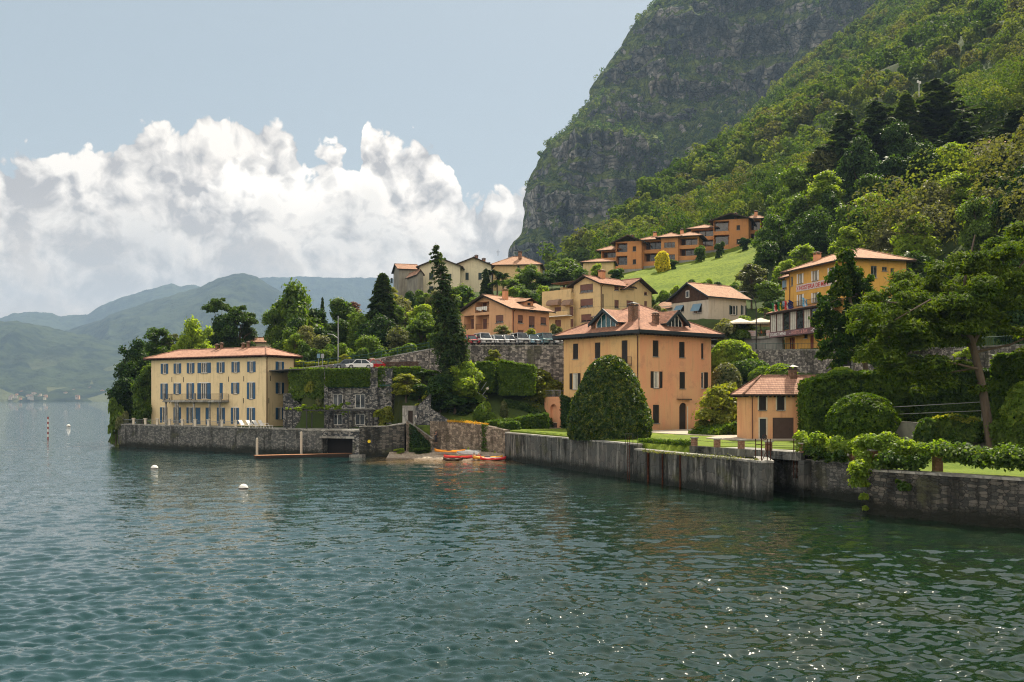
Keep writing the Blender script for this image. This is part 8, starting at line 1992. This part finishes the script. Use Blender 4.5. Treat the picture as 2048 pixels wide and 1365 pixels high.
# ivy on the stone house and along the deck
hedge('ivy_curtain', 'flat curtain of ivy hanging over the top of the stone house', [XY(654, 147.6), XY(736, 147.4)], [2.6, 2.6], .35, 'leaf_hedge', 6500, .16, 41, z=10.05, cat='ivy', lump=.08)
hedge('ivy_curtain', 'long ivy hedge right of the stone pillar along the parking deck', [XY(753, 148.2), XY(838, 149.6)], [2.9, 3.0], .9, 'leaf_hedge', 7000, .18, 42, z=9.9, cat='ivy', lump=.15)
hedge('clipped_hedge', 'sunlit hedge bank between the yellow villa and the stone house', [XY(584, 152.5), XY(602, 150.0), XY(650, 148.9)], [4.5, 4.5, 4.4], .9, 'leaf_mid', 9000, .2, 43, z=8.3, lump=.2)
hedge('clipped_hedge', 'flowering hedge along the far side of the parking deck', [XY(588, 166), XY(625, 163.5), XY(700, 160.0), XY(735, 158.4)], [1.7, 1.6, 1.5, 1.3], .9, 'leaf_gold', 4600, .2, 44, z=12.6, lump=.25)
T('shrub', 627, 752, 150.5, 44, 'leaf_gold', 'yellow-leaved bush beside the villa stairs', 'shrub', cat='shrub', base=6.2)
T('shrub', 640, 778, 149.6, 30, 'leaf_olive', 'pale olive bush against the corner of the stone house', 'shrub', cat='shrub', base=5.)
T('shrub', 605, 770, 152.6, 50, 'leaf_mid', 'green bush on the bank above the villa stairs', 'shrub', cat='shrub', base=5.5)
vine('pergola_vine', 'yellow-green vine scattered over the roof of the pergola', [(575, 819, 144.5), (620, 820, 144.6), (660, 817, 144.8), (700, 820, 145)], 1500, 'leaf_light', 45, .3, .2)
hedge('wall_creeper', 'green creeper trailing down the right half of the beach wall', [XY(966, 136.55), XY(978, 136.2)], [3.8, 3.4], .3, 'leaf_hedge', 1500, .16, 46, z=.9, cat='creeper', lump=.1, core=False)
hedge('wall_creeper', 'dark creeper covering the stair wall beside the beach', [XY(822, 138.2), XY(856, 138.1)], [4.0, 1.6], .25, 'leaf_dark', 2400, .17, 47, z=.6, cat='creeper', lump=.1, core=False)
vine('wall_top_ivy', 'yellow-green ivy along the top of the slanting wall by the small gate', [(835, 808, 143.5), (850, 795, 143.8), (866, 787, 144)], 900, 'leaf_gold', 48, .35, .18)
T('shrub', 800, 905, 137.6, 22, 'leaf_light', 'small weed clump at the left end of the beach', 'shrub', cat='shrub', base=.5)
T('shrub', 845, 895, 137.6, 40, 'leaf_mid', 'weeds growing at the foot of the beach stairs', 'shrub', cat='shrub', base=.6)
hedge('wall_ivy', 'dark climber hugging the orange villa beside the porch arch', [(8.3, 142.3), (7.3, 143.6)], [4.4, 4.9], .5, 'leaf_dark', 2000, .2, 49, z=3.8, cat='ivy', lump=.25)

# --- slope around the flats and the guesthouse ---------------------------
ball(1325, 503, 254, 27, 'leaf_yellow', 'bright yellow-green round bush before the orange flats', n=2000, size=.34, lump=.14)
T('shrub', 1345, 520, 256, 22, 'leaf_mid', 'small green shrub right of the yellow bush', 'shrub', cat='shrub')
T('shrub', 1440, 485, 262, 22, 'leaf_dark', 'dark shrub between the two blocks of orange flats', 'shrub', cat='shrub')
T('shrub', 1400, 492, 262, 28, 'leaf_mid', 'green shrub at the corner under the upper balconies', 'shrub', cat='shrub')
T('shrub', 1488, 476, 264, 26, 'leaf_dark', 'dark shrub at the right foot of the upper flats', 'shrub', cat='shrub')
for i, (px, py, w, m, l) in enumerate(((1300, 588, 30, 'leaf_mid', 'shrub at the left end of the row under the lawn'), (1328, 582, 34, 'leaf_mid', 'bushy shrub left of the white chimney'), (1352, 574, 26, 'leaf_light', 'light shrub just behind the white chimney'), (1385, 562, 34, 'leaf_mid', 'shrub right behind the wooden gable'), (1412, 560, 30, 'leaf_light', 'light shrub above the middle of the white house roof'), (1440, 566, 32, 'leaf_dark', 'dark shrub above the right part of the white house roof'), (1468, 566, 30, 'leaf_mid', 'green shrub near the olive tree'))):
    T('shrub', px, py, 203, w, m, l, 'shrub', 'shrubs along the foot of the lawn', cat='shrub')
T('light1', 1503, 528, 192, 62, 'leaf_olive', 'silver-grey olive tree between the lawn and the guesthouse')
T('broad1', 1535, 560, 188, 60, 'leaf_mid', 'leafy tree left of the guesthouse, over the parasols')
T('light0', 1490, 632, 170, 36, 'leaf_light', 'light bush before the white house, left of the lamp')
T('shrub', 1448, 640, 168, 56, 'leaf_olive', 'reddish-olive shrub right behind the villa roof edge', 'shrub', cat='shrub')
T('shrub', 1475, 655, 167, 44, 'leaf_mid', 'green shrub under the left parasol', 'shrub', cat='shrub', base=16.)
T('palm', 1530, 612, 178, 30, 'leaf_light', 'small palm behind the parasols at the guesthouse corner', 'palm_tree', cat='palm')
T('shrub', 1550, 600, 182, 40, 'leaf_dark', 'dark shrub squeezed behind the veranda corner', 'shrub', cat='shrub')
T('shrub', 1320, 612, 174, 34, 'leaf_olive', 'shrub between the yellow house and the white house annexe', 'shrub', cat='shrub')
T('broad2', 2045, 470, 118, 150, 'leaf_dark', 'dark tree rising behind the right side of the big pine')
T('broad1', 1765, 590, 128, 96, 'leaf_dark', 'dark crown between the drooping conifer and the big pine')
T('cedar', 1800, 560, 122, 90, 'leaf_spruce', 'dark layered conifer behind the left branches of the big pine', 'conifer')
slope = [  # kind, px, top, distance, width, leaves, label
 ('broad2', 1548, 440, 222, 92, 'leaf_mid', 'large rounded tree right of the upper flats'), ('broad0', 1590, 400, 232, 80, 'leaf_mid', 'tree above the guesthouse chimney, left of the tall conifers'),
 ('broad1', 1532, 480, 210, 60, 'leaf_dark', 'dark tree at the right edge of the lawn'), ('broad2', 1630, 440, 215, 90, 'leaf_dark', 'dark tree directly over the guesthouse roof'),
 ('light0', 1608, 490, 200, 62, 'leaf_light', 'yellow-green airy tree left of the guesthouse chimney'), ('light1', 1572, 520, 196, 50, 'leaf_light', 'light airy tree against the left wall of the guesthouse'),
 ('light0', 1650, 345, 232, 70, 'leaf_light', 'light green tree high on the slope among dark crowns'), ('broad0', 1690, 420, 205, 85, 'leaf_mid', 'rounded tree behind the guesthouse ridge'),
 ('light1', 1745, 385, 205, 74, 'leaf_light', 'bright tiered tree up-slope of the guesthouse'), ('light0', 1700, 455, 196, 60, 'leaf_light', 'bright tree just above the guesthouse ridge'),
 ('broad2', 1660, 392, 226, 80, 'leaf_dark', 'deep green crown left of the bright tiered tree'), ('broad1', 1780, 455, 188, 72, 'leaf_olive', 'greyish tree right of the guesthouse roof'),
 ('broad2', 1800, 400, 200, 96, 'leaf_mid', 'large tree behind the top of the big pine'), ('light0', 1830, 430, 180, 84, 'leaf_light', 'sunny tree above the pine crown'),
 ('broad0', 1770, 510, 175, 66, 'leaf_olive', 'pale-flowering tree at the right corner of the guesthouse'), ('broad2', 1870, 375, 190, 110, 'leaf_olive', 'wide silvery tree below the pink house'),
 ('broad0', 1930, 350, 196, 110, 'leaf_light', 'wide light tree right below the pink house'), ('broad2', 1990, 385, 180, 120, 'leaf_olive', 'silvery tree over the pine at the right'),
 ('light1', 1905, 285, 222, 70, 'leaf_light', 'bright green tree left of the pink house'), ('light0', 1978, 312, 214, 90, 'leaf_gold', 'yellow-green tree in front of the pink house'),
 ('cedar', 1868, 150, 262, 175, 'leaf_spruce', 'tallest dark cedar on the slope, its top above the others'), ('cedar', 1752, 190, 258, 150, 'leaf_spruce', 'dark cedar left of the tallest one'),
 ('cedar', 1692, 212, 262, 140, 'leaf_spruce', 'spreading dark cedar at the left of the dark group'), ('spruce', 1812, 180, 256, 125, 'leaf_spruce', 'dark spire between the two tallest cedars'),
 ('broad0', 1805, 250, 246, 70, 'leaf_dark', 'dark leafy tree in the middle of the cedar group'), ('cedar', 1925, 235, 240, 120, 'leaf_spruce', 'lower cedar right of the tallest one'),
 ('broad2', 1720, 290, 240, 100, 'leaf_dark', 'dark crown under the left cedars'), ('broad1', 1790, 310, 228, 90, 'leaf_dark', 'dark crown above the bright tiered tree'),
 ('broad2', 1850, 300, 226, 100, 'leaf_dark', 'dark round crown left below the pink house'), ('cedar', 2035, 210, 215, 110, 'leaf_spruce', 'layered cedar at the right edge, high up'),
 ('cedar', 2030, 285, 190, 140, 'leaf_spruce', 'dark layered cedar hanging over the right edge'), ('broad1', 1650, 290, 262, 80, 'leaf_olive', 'brownish tree at the left foot of the dark cedars'),
 ('broad0', 1600, 340, 262, 80, 'leaf_mid', 'tree standing left of the brownish one'), ('broad2', 1560, 390, 256, 74, 'leaf_mid', 'tree behind the right end of the upper flats'),
 ('broad1', 1740, 345, 222, 66, 'leaf_mid', 'mid-green tree between the cedars and the bright tiered tree'), ('broad0', 1960, 400, 170, 90, 'leaf_mid', 'green tree directly behind the pine top'),
 ('broad2', 2040, 350, 168, 120, 'leaf_dark', 'dark tree behind the pine at the right edge'), ('broad1', 1830, 500, 160, 80, 'leaf_dark', 'dark tree right of the guesthouse end wall'),
 ('broad0', 1810, 560, 150, 74, 'leaf_dark', 'dark tree filling the gap between guesthouse and pine'), ('broad2', 1900, 540, 140, 110, 'leaf_dark', 'dark tree seen through the pine branches'), ('broad2', 1990, 560, 132, 130, 'leaf_dark', 'dark tree behind the trunk of the big pine'),
 ('light0', 1940, 695, 112, 70, 'leaf_light', 'sunlit bush tree behind the pine trunk at road level'), ('shrub', 1800, 745, 113, 70, 'leaf_mid', 'shrub over the tall hedge below the road wall'), ('shrub', 1870, 720, 110, 60, 'leaf_mid', 'leafy shrub under the pine, above the hedges')]
for k, px, py, Y, w, m, l in slope: T(k, px, py, Y, w, m, l, 'conifer' if k in ('cedar', 'spruce') else 'tree')

# --- woods that read as one mass ----------------------------------------
def forest():
    rs = np.random.RandomState(77); N = 34000
    Y = 150+1150*rs.rand(N)**1.1; px = rs.uniform(980, 2250, N); X = (px-1024)/F*Y
    keep = rs.rand(N) < np.clip((Y/1150)**1.0*1.0, .16, 1)
    X, Y, px = X[keep], Y[keep], px[keep]; Z = height(X, Y); py = HZ-(Z-CH)/Y*F
    ok = Z > 20
    ok &= ~((px > 1190) & (px < 1530) & (Y < 300)); ok &= ~((px < 1600) & (Y < 292)); ok &= (py > -260) & (py < 560)
    ok &= (Y > 225) | ((X > 62) & (px > 1560) & ~((px < 1815) & (Y < 186)))
    ok &= ~((px > 1900) & (px < 2000) & (Y < 243)); ok &= ~((px > 1640) & (Y > 196) & (Y < 264))
    X, Y, Z, px = X[ok], Y[ok], Z[ok], px[ok]
    # thin to a spacing that grows a little with distance
    order = rs.permutation(len(X)); grid = {}; sel = []
    for i in order:
        d = 4.6 if Y[i] < 420 else 5.8; k = (int(X[i]/d), int(Y[i]/d))
        if k in grid: continue
        grid[k] = 1; sel.append(i)
    X, Y, Z = X[sel], Y[sel], Z[sel]; n = len(X); print('forest trees', n)
    out = []; mid = []
    near = Y < 420
    for grp, per, sz in ((near, 620, .50), (~near, 210, 1.12)):
        idx = np.where(grp)[0]; m = len(idx); r = rs.uniform(2.6, 5.0, m)*np.where(Y[idx] < 300, 1.35, 1.)*(.8+.5*vnoise(X[idx]*.03, Y[idx]*.03, 3, 2)); hgt = r*rs.uniform(1.5, 2.6, m)
        # a few lobes per tree
        lob = 5; L = np.stack([rs.normal(size=(m, lob))*.42, rs.normal(size=(m, lob))*.42, rs.uniform(-.35, .55, (m, lob))], -1)
        li = rs.randint(0, lob, (m, per)); c = np.take_along_axis(L, li[..., None].repeat(3, -1), 1)
        d = rs.normal(size=(m, per, 3)); d /= np.linalg.norm(d, axis=-1, keepdims=True); d[..., 2] = np.where(d[..., 2] < -.2, -d[..., 2], d[..., 2])
        P = (c+d*.55); P[..., 0] *= r[:, None]; P[..., 1] *= r[:, None]; P[..., 2] *= (hgt*.62)[:, None]
        P = P+np.stack([X[idx], Y[idx], Z[idx]+hgt*.50], -1)[:, None, :]
        Nn = d*.8+rs.normal(size=d.shape)*.6+np.array([0, 0, .45]); Nn /= np.linalg.norm(Nn, axis=-1, keepdims=True)
        s_ = sz*(.6+.8*rs.rand(m*per))
        out.append(quads(P.reshape(-1, 3), Nn.reshape(-1, 3), s_, 1.3, rs)); 
        kind = (vnoise(X[idx]*.02+7, Y[idx]*.02, 5, 3)+rs.normal(size=m)*.16); mi = np.where(kind < .40, 0, np.where(kind < .60, 1, np.where(kind < .80, 2, 3))); mid.append(np.repeat(mi, per))
    V = np.concatenate(out); MI = np.concatenate(mid)
    o = npmesh('woodland', V, np.arange(len(V)).reshape(-1, 4), ['leaf_wood_a', 'leaf_wood_b', 'leaf_wood_c', 'leaf_wood_d'], midx=MI)
    tag(o, 'dense green wood covering the steep mountainside behind the village', 'forest', kind='stuff')
for nm_, a_, b_, h_ in (('a', (.015, .040, .010), (.033, .064, .015), (.058, .088, .022)), ('b', (.026, .056, .012), (.056, .092, .018), (.092, .125, .030)), ('c', (.055, .082, .016), (.095, .125, .026), (.14, .16, .05)), ('d', (.042, .056, .022), (.080, .088, .038), (.12, .12, .06))):
    leafm('leaf_wood_'+nm_, *[tuple(q*.98 for q in t_) for t_ in (a_, b_)], .28, tuple(q*.95 for q in h_), .06, .7, .05)
forest()
def cliff_trees():
    rs = np.random.RandomState(5); V = CLV; R, Cn, _ = V.shape
    du = V[2:, 1:-1]-V[:-2, 1:-1]; dv = V[1:-1, 2:]-V[1:-1, :-2]; N = np.cross(du, dv); N /= np.linalg.norm(N, axis=-1, keepdims=True)+1e-9
    P = V[1:-1, 1:-1].reshape(-1, 3); nz = np.abs(N[..., 2]).ravel(); nm = vnoise(P[:, 0]*.01, P[:, 2]*.012, 9, 4)
    w = np.clip((nz*1.1+(nm-.5)*2.2-.28), 0, 1)**1.3; w[P[:, 2] > 640] *= .5; i = rs.choice(len(P), 5200, p=w/w.sum(), replace=False); Q = P[i]+rs.normal(size=(len(i), 3))*2
    r = rs.uniform(2., 5.0, len(i)); per = 44; d = rs.normal(size=(len(i), per, 3)); d /= np.linalg.norm(d, axis=-1, keepdims=True)
    pos = Q[:, None]+d*r[:, None, None]*np.array([1, 1, 1.15])+np.array([0, 0, 1])*r[:, None, None]*.7; Nn = d+rs.normal(size=d.shape)*.5; Nn /= np.linalg.norm(Nn, axis=-1, keepdims=True)
    v = quads(pos.reshape(-1, 3), Nn.reshape(-1, 3), 1.9*(.6+.8*rs.rand(len(i)*per)), 1.3, rs)
    o = npmesh('ledge_woods', v, np.arange(len(v)).reshape(-1, 4), ['leaf_wood_b', 'leaf_wood_c'], midx=np.repeat((rs.rand(len(i)) > .6).astype(int), per)); tag(o, 'scattered trees and scrub clinging to the ledges of the rock face', 'scrub', kind='stuff')
cliff_trees()
make_haze()
